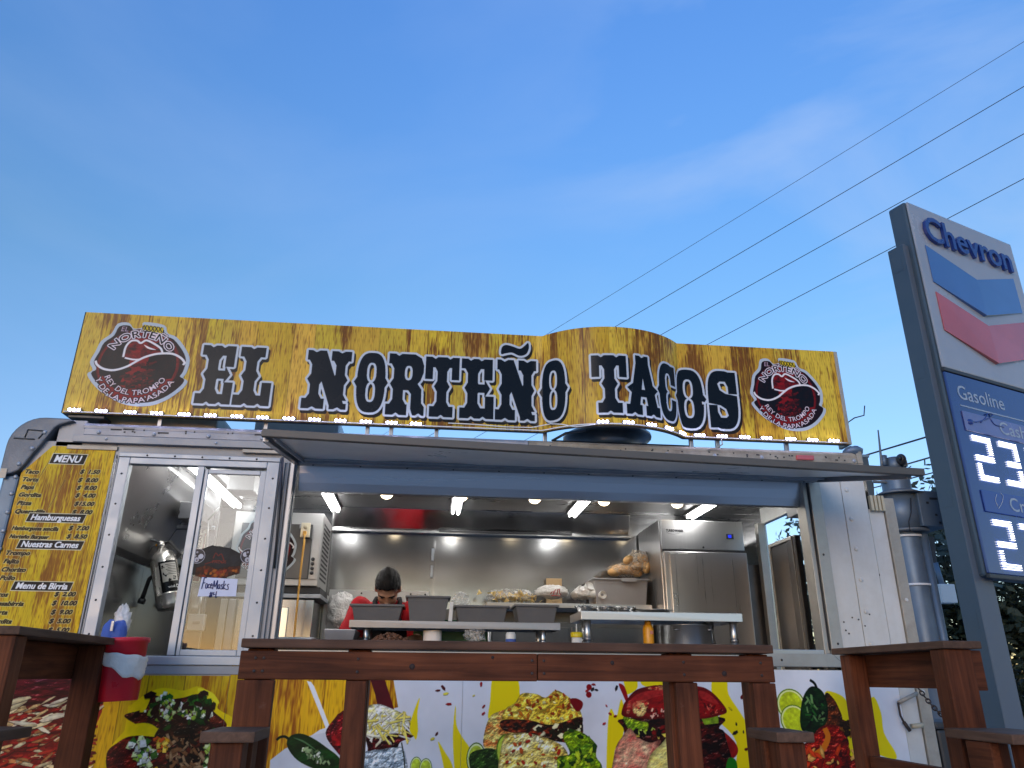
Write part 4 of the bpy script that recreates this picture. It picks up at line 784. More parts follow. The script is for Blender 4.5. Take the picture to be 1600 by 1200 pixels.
LT = {
 'E': ([rc(.03, .95, .83, 1), rc(.70, .95, .64, 1), stem(.22, .52), rc(.5, .74, .43, .57), [(.72, .35), (.88, .5), (.72, .65)], rc(0, .98, 0, .17), rc(.74, .99, 0, .37)], [nb(.34), nb(.68), nb(.3, 1, -1), nb(.62, 1, -1)]),
 'L': ([rc(.06, .74, .83, 1), stem(.24, .54), rc(0, .98, 0, .17), rc(.74, 1, 0, .39)], [nb(.34), nb(.70), nb(.4, 1, -1)]),
 'N': ([rc(.04, .40, .83, 1), [(.12, 1), (.44, 1), (.95, 0), (.63, 0)], stem(.15, .35, .08), rc(0, .48, 0, .17), rc(.56, 1.0, .83, 1), stem(.68, .88, .08), rc(.60, .96, 0, .10)], [nb(.24), nb(.78), nb(.22, 1, -1), nb(.78, 1, -1)]),
 'O': (OO, OHOLE),
 'R': ([stem(.17, .44), rc(.02, .55, .83, 1), [(.4, 1), (.72, 1), (.90, .94), (.97, .82), (.97, .70), (.90, .57), (.82, .51), (.93, .42), (.94, .2), (1.02, .14), (1.02, 0), (.72, 0), (.66, .1), (.66, .34), (.58, .40), (.4, .40)], rc(0, .56, 0, .17)], [sup(.565, .685, .105, .12, 2.6), nb(.28), nb(.88), nb(.28, 1, -1)]),
 'T': ([rc(0, 1, .82, 1), rc(0, .22, .62, 1), rc(.78, 1, .62, 1), stem(.36, .64), rc(.16, .84, 0, .17)], [nb(.5), nb(.28, 1, -1), nb(.72, 1, -1)]),
 'A': ([[(.34, .98), (.66, .98), (.96, .1), (.64, .1), (.5, .62), (.36, .1), (.06, .1)], rc(.26, .70, .30, .42), rc(.30, .70, .85, 1), rc(-.02, .44, 0, .16), rc(.56, 1.03, 0, .16), [(.14, .36), (.02, .44), (.2, .52)], [(.86, .36), (.98, .44), (.8, .52)]], [nb(.21), nb(.79), nb(.5, 1, -1)]),
 'C': ([sup(.5, .5, .46, .5, 2.8), [(.07, .40), (-.05, .5), (.07, .60)], rc(.74, .96, .66, .98)], [sup(.52, .665, .155, .165, 2.6), sup(.52, .335, .155, .165, 2.6), rc(.5, .62, .38, .62), rc(.56, 1.2, .38, .64)]),
 'S': ([sup(.5, .5, .48, .5, 3.0), rc(.74, .98, .60, .98), rc(.02, .26, .02, .40)], [[(.36, .77), (.44, .81), (.62, .81), (.70, .72), (.70, .60), (1.2, .60), (1.2, .55), (.60, .60), (.42, .66)], [(.64, .23), (.56, .19), (.38, .19), (.30, .28), (.30, .40), (-.2, .40), (-.2, .45), (.40, .40), (.58, .34)]]),
}
ink = np.zeros((bp.h, bp.w), np.float32)
def letter(ch, q):
    "q: (left,baseline) (right,baseline) (mid,top) points on the banner"
    (xa, za), (xb, zb), (_, zt) = q; pos, neg = LT[ch]; z0 = (za+zb)/2; W = xb-xa; Hh = zt-z0
    for lst_, v_ in ((pos, 1), (neg, 0)):
        for g in lst_:
            mk = bp.mask([(xa+x*W, z0+y*Hh) for x, y in g])
            if mk is None: continue
            lo, hi, a = mk; s_ = ink[lo[1]:hi[1], lo[0]:hi[0]]
            if v_: np.maximum(s_, a, out=s_)
            else: s_ *= (1-a)
letter('E', [(-1.4177, 3.0823), (-1.2116, 3.0839), (-1.3314, 3.4556)]); letter('L', [(-1.2044, 3.0843), (-0.9921, 3.082), (-1.1665, 3.4563)])
letter('N', [(-0.8078, 3.0825), (-0.5356, 3.0788), (-0.684, 3.4575)]); letter('O', [(-0.501, 3.0682), (-0.3169, 3.0725), (-0.4331, 3.4585)]); letter('R', [(-0.3126, 3.0646), (-0.0886, 3.0624), (-0.2266, 3.4612)])
letter('T', [(-0.0846, 3.0585), (0.1221, 3.0636), (0.002, 3.452)]); letter('E', [(0.1299, 3.0599), (0.3387, 3.0609), (0.2283, 3.4512)]); letter('N', [(0.3465, 3.0572), (0.6003, 3.06), (0.4728, 3.4557)])
letter('O', [(0.6279, 3.0654), (0.8079, 3.0364), (0.7295, 3.4423)]); letter('T', [(0.9644, 3.0698), (1.1777, 3.0677), (1.085, 3.4391)]); letter('A', [(1.1737, 3.0674), (1.3916, 3.0668), (1.2745, 3.4514)])
letter('C', [(1.396, 3.0594), (1.5647, 3.0716), (1.4881, 3.4421)]); letter('O', [(1.5688, 3.0478), (1.7786, 3.0606), (1.7168, 3.4497)]); letter('S', [(1.7989, 3.0573), (1.9975, 3.0615), (1.9376, 3.4522)])
mk = bp.mask(smooth_poly([(0.3798, 3.4943), (0.3833, 3.5385), (0.4074, 3.5575), (0.448, 3.5509), (0.4968, 3.5359), (0.5292, 3.5599), (0.5496, 3.5788), (0.5537, 3.5435), (0.5374, 3.5029), (0.4969, 3.4876), (0.4483, 3.5068), (0.408, 3.5002)], 4)); lo, hi, a = mk; v_ = ink[lo[1]:hi[1], lo[0]:hi[0]]; np.maximum(v_, a, out=v_)
outl = grow(ink, 7); shd = shift(grow(ink, 6), 6, -10)
bp.mput(shd, (.07, .06, .06), .92); bp.mput(outl, (.74, .77, .80)); bp.mput(ink, (.035, .06, .09))
banner = thing('banner_sign', 'long yellow wood-look banner sign reading EL NORTEÑO TACOS along the trailer roof', 'banner sign', (0, 0, 2.98))
def strip_mesh(name, s0, s1, z0, z1, off, mat, pr, n=1, back=None):
    ss = sorted(set([s0, s1]+[s for s in np.linspace(SB0, SB1, 37) if s0 < s < s1]+[s for s in np.linspace(s0, s1, 60)])); vs = []; fs = []
    for s in ss:
        x, y = bpt(s, off); vs += [(x, y, z0), (x, y, z1)]
    for i in range(len(ss)-1): fs.append((2*i, 2*i+2, 2*i+3, 2*i+1))
    sm = B().add(vs, fs, True); return sm, ss, vs
sm, ss, vs = strip_mesh('p', S0b, S1b, Z0b, Z1b, 0, None, bp)
me = bpy.data.meshes.new('sign_face'); zo = 2.98
me.from_pydata([(x, y, z-zo) for x, y, z in sm.v], [], sm.f); uv = me.uv_layers.new(name='UVMap')
for f_ in me.polygons:
    f_.use_smooth = True
    for li in f_.loop_indices:
        vi = me.loops[li].vertex_index; uv.data[li].uv = ((ss[vi//2]-S0b)/(S1b-S0b), vi % 2)
me.materials.append(print_mat('banner_print', bp, .26, .07, .10)); o = bpy.data.objects.new('sign_face', me); C.objects.link(o); o.parent = banner; ORG[o.name] = ORG[banner.name]
bk = B()
for z0, z1 in ((Z0b, Z0b+.03), (Z1b-.03, Z1b), (3.3, 3.33)):
    vs2 = []; fs2 = []
    for s in ss:
        x, y = bpt(s, -.004); x2, y2 = x, y+.03; vs2 += [(x, y, z0), (x, y, z1), (x2, y2, z1), (x2, y2, z0)]
    for i in range(len(ss)-1):
        for k in range(4): fs2.append((4*i+k, 4*i+(k+1) % 4, 4*i+4+(k+1) % 4, 4*i+4+k))
    bk.add(vs2, fs2)
bk.build('sign_frame', T['black'], banner)
box('sign_end', T['dark'], banner, S0b-.006, S0b, BY0-.002, .14, Z0b, Z1b); box('sign_end', T['tan'], banner, 2.587, 2.61, BY0-.002, .10, Z0b, Z1b)
box('sign_base', T['black'], banner, -2.10, -1.90, .0, .16, 2.972, 2.99, .004)
for x in (-1.6, -1.0, -.41, -.27, .0, .66, 1.58, 1.75, 2.2): box('sign_post', T['steel_dark'], banner, x-.012, x+.012,   .02, .045, 2.935, 3.3, .003)
B().tube([(.9, -.03, 3.01), (.78, -.02, 2.99), (.70, .02, 2.95)], .008, 6).build('sign_brace', T['black'], banner)
def strip_path(s0, s1, n): return [(*bpt(s0+(s1-s0)*i/n, .008), Z0b+.006) for i in range(n+1)]
B().tube(strip_path(S0b+.01, S1b-.01, 110), .004, 6).build('led_wire', T['white_plastic'], banner)
loose = [Vector((*bpt(S, .012), z)) for S, z in [(0.0661, 3.0206), (0.2197, 3.0191), (0.4131, 3.0112), (0.5688, 3.0137), (0.7053, 3.0284), (0.7828, 3.0117), (0.8625, 2.9859), (0.977, 2.9934)]]
B().tube(loose, .003, 6).build('loose_wire', T['white_plastic'], banner)
B().tube([(2.60, .0, 3.03), (2.6197, 0, 3.146), (2.6683, 0, 3.1785), (2.737, 0, 3.199), (2.753, 0, 3.2655)], .004, 6).build('cable_end', T['wire'], banner)
B().tube([(1.7447, -0.05, 2.9835), (1.7496, -0.05, 2.9509), (1.7146, -0.04, 2.928), (1.6547, -0.035, 2.9189)], .004, 6).build('cable_end', T['tan'], banner)
LEDX = [s for s, z in [(-2.0566, 3.0138), (-1.9105, 3.0165), (-1.7515, 3.012), (-1.6061, 3.0107), (-1.4528, 3.0097), (-1.3061, 3.0123), (-1.1579, 3.011), (-1.0123, 3.0096), (-0.8622, 3.0082), (-0.7148, 3.0068), (-0.5665, 3.0053), (-0.4175, 3.0077), (-0.2675, 3.0102), (-0.124, 3.0124), (1.0224, 3.0079), (1.1708, 3.0114), (1.3163, 3.0103), (1.4487, 3.0006), (1.5778, 3.0047), (1.7211, 3.0124), (1.8642, 3.01), (2.0082, 3.0075), (2.1493, 3.0091), (2.3075, 3.0072), (2.4505, 3.0088), (2.5887, 3.0018)]]
for s in LEDX:
    x, y = bpt(s, .010); x1, y1 = bpt(s+.01, .010); t_ = Vector((x1-x, y1-y, 0)).normalized(); n_ = Vector((t_.y, -t_.x, 0))
    f_ = B().obox((x, y, Z0b+.016), t_*.038, n_*.004, Vector((0, 0, .009))).build('led_module', T['black'], banner, .001)
    e_ = B()
    for k in (-1, 0, 1): e_.ball(Vector((x, y, Z0b+.016))+t_*.024*k+n_*.006, (.0085, .0085, .0075), 8, 6)
    e_.build('led', T['led_strip'], f_)
# round emblem, twice
lg = Print(-.32, .32, -.32, .32, .002); lg.a[:] = (.70, .74, .77)
cn = .0039
def lq(*pts): return [((x-860-.17*(430-y))/4*cn, (430-y)/4*cn) for x, y in pts]
sil = lq((735, 178), (800, 168), (830, 205), (880, 195), (890, 158), (1010, 172), (1030, 225), (1085, 250), (1140, 330), (1160, 400), (1140, 480), (1120, 515), (1145, 535), (1120, 580), (1040, 650), (950, 695), (860, 708), (770, 695), (680, 650), (610, 590), (567, 520), (598, 490), (580, 440), (610, 370), (640, 300), (700, 245))
def inset(p, d): c = np.mean(p, 0); return [tuple(np.array(q)+(c-np.array(q))/np.linalg.norm(c-np.array(q))*d) for q in p]
lg.fill(inset(sil, .022), (.10, .03, .06), smooth=3)
lg.two([(.001+.232*math.cos(a), -.012+.232*math.sin(a)) for a in np.linspace(0, 2*PI, 48)[:-1]], (.52, .06, .08), (.46, .05, .07), 20, 20, .5, .3, 0, rel=.05)
for sx in (-1, 1): lg.two([(.215*sx*math.cos(a)*1.0, -.015+.215*math.sin(a)) for a in np.linspace(-1.0, .95, 20)]+[(sx*.06, .12), (sx*.05, -.02), (sx*.085, -.15)], (.05, .04, .07), (.13, .04, .06), 8, 8, .62, .2, 0, rel=.05)
lg.two(lq((770, 400), (785, 330), (815, 292), (850, 287), (905, 282), (990, 330), (1000, 365), (900, 392), (850, 420), (790, 410)), (.50, .05, .07), (.16, .03, .05), 10, 14, .6, .2, 0, rel=.1)
lg.scatter(lq((760, 480), (900, 420), (960, 420), (940, 600), (760, 600)), 90, .008, [(.12, .03, .05), (.30, .04, .06)], 4, 2.5, .2)
lg.fill([( .225*math.cos(a), -.012+.225*math.sin(a)) for a in np.linspace(PI+.35, 2*PI-.35, 24)]+[(.18*math.cos(a), -.045+.15*math.sin(a)) for a in np.linspace(2*PI-.35, PI+.35, 24)], (.50, .06, .08))
WHI = (.88, .86, .86)
lg.stroke(lq((770, 398), (785, 330), (815, 290), (850, 285), (872, 300), (905, 280), (950, 300), (990, 330), (1000, 362)), .013, WHI, smooth=6); lg.stroke(lq((890, 310), (920, 330), (962, 340)), .012, WHI, smooth=6, taper=True)
lg.stroke(lq((612, 430), (622, 455), (660, 480), (720, 485), (790, 460), (850, 420), (900, 390), (970, 366), (1050, 360), (1100, 380), (1128, 412), (1120, 432)), .014, WHI, smooth=6); lg.stroke(lq((780, 402), (830, 411), (872, 408)), .011, WHI, smooth=6)
for txt, R_, am, sz, up_, sp_ in (('NORTEÑO', .176, PI/2, .064, True, 2.10), ('REY DEL TROMPO', .194, 1.5*PI, .046, False, 2.2), ("Y DE LA PAPA'ASADA", .243, 1.5*PI, .046, False, 2.30)):
    tt = arc_tris(txt, 0, -.010, R_, am, sz, up_, .008, sp_); m_ = lg.tris(tt, (.85, .84, .84)); lg.mput(grow(m_, 4.2 if up_ else 2.4), (.09, .03, .06)); lg.mput(grow(m_, 3.0) if up_ else m_, (.88, .82, .84)); lg.mput(m_, (.05, .04, .06) if up_ else (.86, .78, .80))
tt = text_tris('EL', *lq((755, 226))[0], .044, .1, .01); m_ = lg.tris(tt, (.8, .8, .8)); lg.mput(grow(m_, 2), (.10, .03, .06)); lg.mput(m_, (.70, .60, .66))
cr_ = lq((890, 175), (1008, 190), (998, 228), (885, 210)); lg.fill(cr_, (.78, .68, .08))
for k in range(5): 
    a_, b_ = lq((890+k*22, 178+k*2), (908+k*22, 222)); lg.stroke([a_, b_], .005, (.15, .12, .05)); a_, b_ = lq((908+k*22, 178+k*2), (888+k*22, 216)); lg.stroke([a_, b_], .005, (.15, .12, .05))
mt_logo = print_mat('emblem_print', lg, .3, .05)
def emblem(par, cx, cy, cz, k, ky, off, mat=mt_logo, name='emblem'):
    b = B().prism([(cx+x*k, cy-off, cz+z*ky) for x, z in smooth_poly(sil, 3)], (0, off*.6, 0)); o = b.build(name, mat, par); og = ORG[o.name]
    uv_by(o, lambda c: (((c.x+og.x-cx)/k+.32)/.64, ((c.z+og.z-cz)/ky+.32)/.64)); return o
emblem(banner, -1.7664, BY0, 3.3192, 1.0, 1.0, .003)
emblem(banner, 2.2135, BY0, 3.3164, .87, .93, .003)

# ================================================================== THINGS IN THE KITCHEN
# --- refrigerator
FX0, FX1, FY0, FY1, FZ0, FZ1 = 1.79, 2.47, 1.46, 2.11, ZF+.12, 2.79
fg = thing('refrigerator', 'tall stainless steel upright refrigerator with a small blue display', 'refrigerator', (2.13, 1.8, ZF))
box('body', T['steel_vert'], fg, FX0, FX1, FY0+.03, FY1, FZ0, FZ1, .006)
box('top_panel', T['steel_vert'], fg, FX0+.01, FX1-.004, FY0, FY0+.028, 2.555, FZ1-.004, .004)
dr = box('door', T['steel_vert'], fg, FX0+.006, FX1-.004, FY0-.03, FY0+.027, FZ0+.02, 2.535, .006); ORG[dr.name] = Vector((2.13, 1.8, ZF))
B().prism([(FX0+.045, FY0-.031, FZ0+.05), (FX0+.095, FY0-.031, FZ0+.05), (FX0+.095, FY0-.031, 2.52), (FX0+.045, FY0-.031, 2.52)], (0, -.018, 0)).build('handle', T['steel'], dr, .006)
box('door_gap', T['dark'], fg, FX0+.012, FX1-.01, FY0+.004, FY0+.02, 2.536, 2.554, 0); box('latch', T['white_plastic'], dr, FX0+.12, FX0+.20, FY0-.034, FY0-.03, 2.512, 2.522, .001)
box('display_bezel', T['black'], fg, 2.325, 2.385, FY0-.004, FY0-.0005, 2.645, 2.685, .002); box('display', T['screen'], fg, 2.34, 2.365, FY0-.006, FY0-.0045, 2.655, 2.677, 0)
bd = B(); v, f, t = glyphs('TURBO·WARES', 1, .1, .04, 0, 1.1); k = .14/v[:, 0].max(); bd.add([(FX0+.045+p[0]*k, FY0-.003, 2.69+p[1]*k*1.5) for p in v], f); bd.build('badge', T['black'], fg)
B().tube([(FX0+.05+.11*i/8, FY0-.002, 2.684-.012*math.sin(PI*i/8)) for i in range(9)], .0012, 4).build('badge_line', T['black'], fg)
B().lathe([(.008, 0), (.008, .006), (.0, .008)], (2.13, FY0-.001, 2.575), 10, (0, -1, 0)).build('lock', T['black'], fg)
for x in (FX0+.06, FX1-.06):
    for y in (FY0+.08, FY1-.06): B().tube([(x, y, ZF), (x, y, FZ0+.01)], .02, 8).build('leg', T['steel_dark'], fg)

# --- shelves / tables
def shelf(name, label, x0, x1, y0, y1, z, th, legs, mat, zl, lr=.018, cat='steel shelf'):
    t_ = thing(name, label, cat, ((x0+x1)/2, (y0+y1)/2, zl)); b = B().box(x0, x1, y0, y1, z-.006, z)
    b.box(x0, x1, y0, y0+.004, z-th, z-.006).box(x0, x1, y1-.004, y1, z-th, z-.006).box(x0, x0+.004, y0+.004, y1-.004, z-th, z-.006).box(x1-.004, x1, y0+.004, y1-.004, z-th, z-.006)
    b.build('shelf_top', mat, t_, .0015)
    for lx, ly in legs:
        q = B().tube([(lx, ly, zl), (lx, ly, z-.008)], lr, 12).build('leg', T['steel_vert'], t_); B().lathe([(lr+.004, 0), (lr+.004, .02), (lr, .024)], (lx, ly, zl+(z-zl)*.30), 12).build('leg_collar', T['steel_dark'], t_)
    return t_
CT = 1.745       # counter top
ct = thing('counter', 'long steel counter top just inside the serving hatch', 'counter', (.6, .4, ZF))
box('counter_top', T['steel'], ct, -.76, 2.05, .13, .82, CT-.04, CT, .004); box('counter_base', T['steel_dark'], ct, -.74, 2.03, .16, .80, ZF, CT-.042, .004)
shelf('over_shelf', 'grey steel shelf over the counter holding a row of dark grey tubs', -.46, .80, .40, .68, 1.918, .042, [(-.36, .44), (.70, .44), (-.36, .64), (.70, .64)], T['steel_dark'], CT)
shelf('over_shelf', 'shiny pale steel table-height shelf on chrome legs in front of the refrigerator', 0.9292, 1.9513, .40, .78, 1.991, .05, [(.975, .45), (1.905, .45), (1.02, .73), (1.86, .73)], T['steel_brush'], CT, .024)
q_ = thing('dark_backing', 'dark steel backing added under the back shelf to deepen its shade', 'backing', (1.1, 1.8, ZF)); box('body', T['dark_steel'], q_, .48, 1.74, 1.80, 2.10, ZF, 2.02, .006); box('door', T['dark_steel'], q_, .50, 1.10, 1.775, 1.798, ZF+.05, 1.98, .004); box('door', T['dark_steel'], q_, 1.12, 1.72, 1.775, 1.798, ZF+.05, 1.98, .004)  # added dark box so the space under the shelf looks shaded
shelf('back_shelf', 'long steel shelf along the kitchen back wall left of the refrigerator', .45, 1.765, 1.72, 2.10, 2.155, .035, [(.475, 1.74), (1.755, 1.74), (.465, 2.08), (1.757, 2.08)], T['steel'], 1.55, .016)
# --- tubs
def tub(name, label, x0, x1, y0, y1, z0, z1, mat, group, cat, taper=.02, lip=.012, handle=False):
    t_ = thing(name, label, cat, ((x0+x1)/2, (y0+y1)/2, z0), group); b = B(); tp = taper; th = .006
    def ring(i, z): return [(x0+i, y0+i, z), (x1-i, y0+i, z), (x1-i, y1-i, z), (x0+i, y1-i, z)]
    vs = ring(tp, z0)+ring(0, z1)+ring(th, z1)+ring(tp+th, z0+th)
    fs = [(3, 2, 1, 0)]+[(a*4+k, a*4+(k+1) % 4, a*4+4+(k+1) % 4, a*4+4+k) for a in range(3) for k in range(4)]+[(12, 13, 14, 15)]
    b.add(vs, fs); b.build('tub_wall', mat, t_, .008, seg=2)
    r = B(); o = lip
    vs = [(x0-o, y0-o, z1), (x1+o, y0-o, z1), (x1+o, y1+o, z1), (x0-o, y1+o, z1), (x0+.001, y0+.001, z1), (x1-.001, y0+.001, z1), (x1-.001, y1-.001, z1), (x0+.001, y1-.001, z1)]
    vs = [(a, b_, c+.001) for a, b_, c in vs]+[(a, b_, c-.012) for a, b_, c in vs]
    fs = [(k, (k+1) % 4, 4+(k+1) % 4, 4+k) for k in range(4)]+[(8+k, 12+k, 12+(k+1) % 4, 8+(k+1) % 4) for k in range(4)]+[(k, 8+k, 8+(k+1) % 4, (k+1) % 4) for k in range(4)]+[(4+k, 4+(k+1) % 4, 12+(k+1) % 4, 12+k) for k in range(4)]
    r.add(vs, fs).build('rim', mat, t_, .003)
    if z1-z0 > .12: box('step', mat, t_, x0+tp*.28-.002, x1-tp*.28+.002, y0+tp*.28-.004, y0+tp*.28+.004, z0+(z1-z0)*.80, z0+(z1-z0)*.805+.002, .001)
    if handle: box('handle', mat, t_, (x0+x1)/2+.0, (x0+x1)/2+.12, y0-.028, y0-.004, z1-.028, z1+.002, .004)
    return t_
G = 'dark grey tubs on the over-shelf'
tub('plastic_tub', 'low wide grey tub at the left end of the shelf in front of the cook', -0.4565, -0.154, .42, .64, 1.919, 2.011, T['bin'], G, 'tub')
tub('plastic_tub', 'tallest grey tub on the shelf, right beside the cook', -0.1284, 0.1211, .42, .64, 1.919, 2.0649, T['bin'], G, 'tub')
tub('plastic_tub', 'low grey tub between the tallest tub and the short tub at the shelf end', 0.1649, 0.4796, .42, .64, 1.919, 2.0142, T['bin'], G, 'tub')
tub('plastic_tub', 'short grey tub standing at the right end of the shelf', 0.5305, 0.7869, .42, .64, 1.919, 2.0239, T['bin'], G, 'tub')
tub('tote', 'large light grey tote piled with bread bags on the back shelf', 1.3131, 1.7535, 1.76, 2.08, 2.157, 2.3593, T['tote'], None, 'tote', .02, .012, True)
# --- things on the shelves
def bag(name, label, c, r, mat, cat, seed, amp=.25, freq=3.2, inner=None, parts=None, seg=30, group=None):
    t_ = thing(name, label, cat, (c[0], c[1], c[2]-r[2]*.9), group)
    def fn(d):
        q = 1+amp*mnoise.noise(Vector(d)*freq+Vector((seed, seed*2.3, 0)))+amp*.6*mnoise.noise(Vector(d)*freq*2.6+Vector((seed*3, 1, 7)))
        return q*(.86 if d.z < -.55 else 1)
    b = B().ball(c, r, seg, int(seg*.7), fn); b.build('bag', mat, t_)
    if inner: inner(t_)
    return t_
def loaves(lst):
    def f(t_):
        for (x, y, z, a, b_, c_, rot) in lst:
            q = B().ball((0, 0, 0), (a, b_, c_), 16, 10, lambda d: 1+.08*mnoise.noise(Vector(d)*3)); ro = Matrix.Rotation(rot, 3, 'Y'); q.v = [tuple(ro @ Vector(p)+Vector((x, y, z))) for p in q.v]; q.build('bread_roll', T['bread'], t_)
    return f
Yb = 1.90
bag('bread_bag', 'lower clear bag of tan bread rolls lying on the tote', (1.6017, 1.9, 2.4395), (.145, .10, .062), T['film_amber'], 'bread bag', 1.3, .18, inner=loaves([(1.5149, Yb-.02, 2.4273, .062, .055, .038, -.1), (1.6019, Yb-.03, 2.4447, .060, .05, .036, .1), (1.6933, Yb-.01, 2.4259, .055, .05, .034, .2), (1.5702, Yb+.05, 2.4596, .07, .05, .035, .1)]))
bag('bread_bag', 'upper clear bag of golden bread rolls leaning against the refrigerator side', (1.7191, 1.9, 2.5046), (.115, .10, .10), T['film_amber'], 'bread bag', 4.1, .22, inner=loaves([(1.633, Yb-.03, 2.5236, .050, .05, .036, -.35), (1.754, Yb-.03, 2.5369, .048, .05, .034, .3), (1.7767, Yb-.05, 2.4641, .036, .05, .050, .2), (1.6959, Yb-.03, 2.4728, .05, .05, .042, -.1)]))
Yc = 1.86
def chips(t_):
    q = B(); r_ = random.Random(8); c = Vector((0.6558, 1.86, 2.2088))
    for i in range(70):
        p = c+Vector((r_.gauss(0, .085), r_.gauss(0, .05), r_.uniform(-.035, .03))); a = Vector((r_.gauss(0, 1), r_.gauss(0, 1), r_.gauss(0, 1))).normalized(); u = a.orthogonal().normalized()*.028; v_ = a.cross(u)
        q.add([p+u, p-u*.5+v_*.9, p-u*.5-v_*.9, p+a*.004], [(0, 1, 3), (1, 2, 3), (2, 0, 3), (0, 2, 1)])
    q.build('chips', T['chips'], t_, kind='stuff')
bag('chip_bag', 'clear bag of pale yellow tortilla chips at the left end of the back shelf', (0.6557, 1.86, 2.2187), (.19, .09, .056), T['film'], 'bag of chips', 7.7, .22, inner=chips)
def redmark(t_):
    q = B(); c = Vector((0.9975, 1.762, 2.2447))
    for pts in (((-.04, -.015), (-.03, .0), (-.015, .005), (-.02, -.02), (.0, .02)), ((.01, -.02), (.02, .02), (.035, .025), (.03, -.005), (.045, -.02)), ((-.035, -.03), (.0, -.026), (.04, -.032))):
        q.tube([c+Vector((x, .0, z)) for x, z in pts], .0042, 6)
    q.build('red_print', T['chev_red'], t_)
bag('plastic_bag', 'knotted white plastic bag with a red printed mark on the back shelf', (0.9822, 1.86, 2.2495), (.135, .10, .058), T['film_white'], 'plastic bag', 2.2, .16, inner=redmark)
cs = thing('foam_cups', 'jumbled sleeve of white foam cups beside the light grey tote', 'foam cups', (1.2424, 1.86, 2.1943))
for i, (u, v_, r_, ax) in enumerate(zip((1.1967, 1.2711, 1.3069, 1.3654), (2.2485, 2.2749, 2.2405, 2.2295), (.045, .042, .040, .032), ((.6, -.6, .4), (.3, -.7, .6), (.9, -.2, .2), (.3, -.95, 0)))):
    B().lathe([(0, -.05), (r_*.75, -.05), (r_, .045), (r_*.96, .05), (r_*.9, .046), (0, .02)], (u, Yc-.02*i, v_), 16, ax).build('cup', T['foam'], cs)
B().ball((1.244, 1.86, 2.2493), (.085, .08, .05), 22, 14, lambda d: 1+.3*mnoise.noise(Vector(d)*4)).build('wrap', T['film_white'], cs)
t_ = thing('cutting_board', 'small tan cutting board propped on the back shelf behind the white bag', 'cutting board', (1.0327, 2.08, 2.2111)); B().box(0.9685, 1.1035, 2.065, 2.08, 2.157, 2.3876).build('board', T['board'], t_, .006)
# foil pans on the right shelf
zt = 1.991
for i, (u, lab) in enumerate(((922, 'foil pan at the left end of the shiny shelf, its rim the most crumpled'), (953, 'foil pan in the middle of the three on the shiny shelf'), (982, 'foil pan nearest the refrigerator on the shiny shelf'))):
    x = (.99, 1.125, 1.255)[i]; t_ = thing('foil_pan', lab, 'foil pan', (x, .58, zt), 'foil pans on the shiny shelf'); r_ = random.Random(i)
    prof = [(.045, 0), (.058, .035), (.066, .036), (.067, .040), (.058, .041), (.044, .006), (.0, .006)]
    b = B().lathe(prof, (x, .58, zt), 30); b.v = [(p[0]+r_.gauss(0, .0012), p[1]+r_.gauss(0, .0012), p[2]+(r_.gauss(0, .003) if p[2] > zt+.03 else 0)) for p in b.v]; b.build('pan', T['foil'], t_)
t_ = thing('serving_dish', 'shallow pale dish with its rim just showing over the shiny shelf', 'dish', (1.45, .60, zt)); B().lathe([(.07, 0), (.115, .022), (.12, .026), (.112, .026), (.068, .006), (.0, .006)], (1.45, .60, zt), 26).build('dish', T['steel'], t_)
# counter row
def lathe_thing(name, label, cat, part, prof, c, mat, n=18): t_ = thing(name, label, cat, c); B().lathe(prof, c, n).build(part, mat, t_); return t_
Y1 = .34
x = 1.6556; t_ = lathe_thing('stock_pot', 'steel stock pot under the shiny shelf', 'pot', 'pot', [(.155, 0), (.16, .01), (.16, .175), (.166, .178), (.166, .183), (.15, .183), (.15, .02), (.0, .02)], (x, .62, CT), T['steel_vert'], 28)
for s in (-1, 1): B().tube([(x+s*.12, .50, CT+.15), (x+s*.125, .47, CT+.15), (x+s*.09, .465, CT+.15)], .006, 8).build('handle', T['steel_dark'], t_)
x = 0.8873; t_ = thing('squeeze_bottle', 'squeeze bottle with a bright yellow lid and a white tip', 'squeeze bottle', (x, Y1, CT)); z = 1.8332
B().lathe([(.030, 0), (.032, .01), (.031, z-CT-.0), (.0, z-CT)], (x, Y1, CT), 16).build('bottle', T['white_plastic'], t_); B().lathe([(.035, 0), (.036, .004), (.036, .026), (.030, .030), (.0, .030)], (x, Y1, z), 18).build('lid', T['yellow'], t_); B().lathe([(.005, 0), (.003, .05), (0, .05)], (x, Y1, z+.028), 8).build('tip', T['white_plastic'], t_)
x = 1.3723; t_ = lathe_thing('mustard_bottle', 'orange yellow mustard bottle under the shiny shelf', 'sauce bottle', 'bottle', [(.030, 0), (.034, .015), (.034, .15), (.028, .17), (.026, .175), (.0, .175)], (x, .5, CT), T['mustard']); B().lathe([(.022, 0), (.018, .03), (.006, .035), (.004, .06), (0, .06)], (x, .5, CT+.175), 12).build('cap', T['mustard'], t_); box('label_patch', T['chev_red'], t_, x+.002, x+.020, .4645, .4655, CT+.12, CT+.14, 0)
x = 0.4917; t_ = lathe_thing('drink_can', 'blue and white drink can standing on the counter', 'can', 'can', [(.024, 0), (.030, .008), (.030, .10), (.024, .112), (.0, .110)], (x, Y1, CT), T['white_plastic']); B().lathe([(.0303, .03), (.0306, .032), (.0306, .072), (.0303, .074)], (x, Y1, CT), 18).build('can_band', T['cloth_blue'], t_)
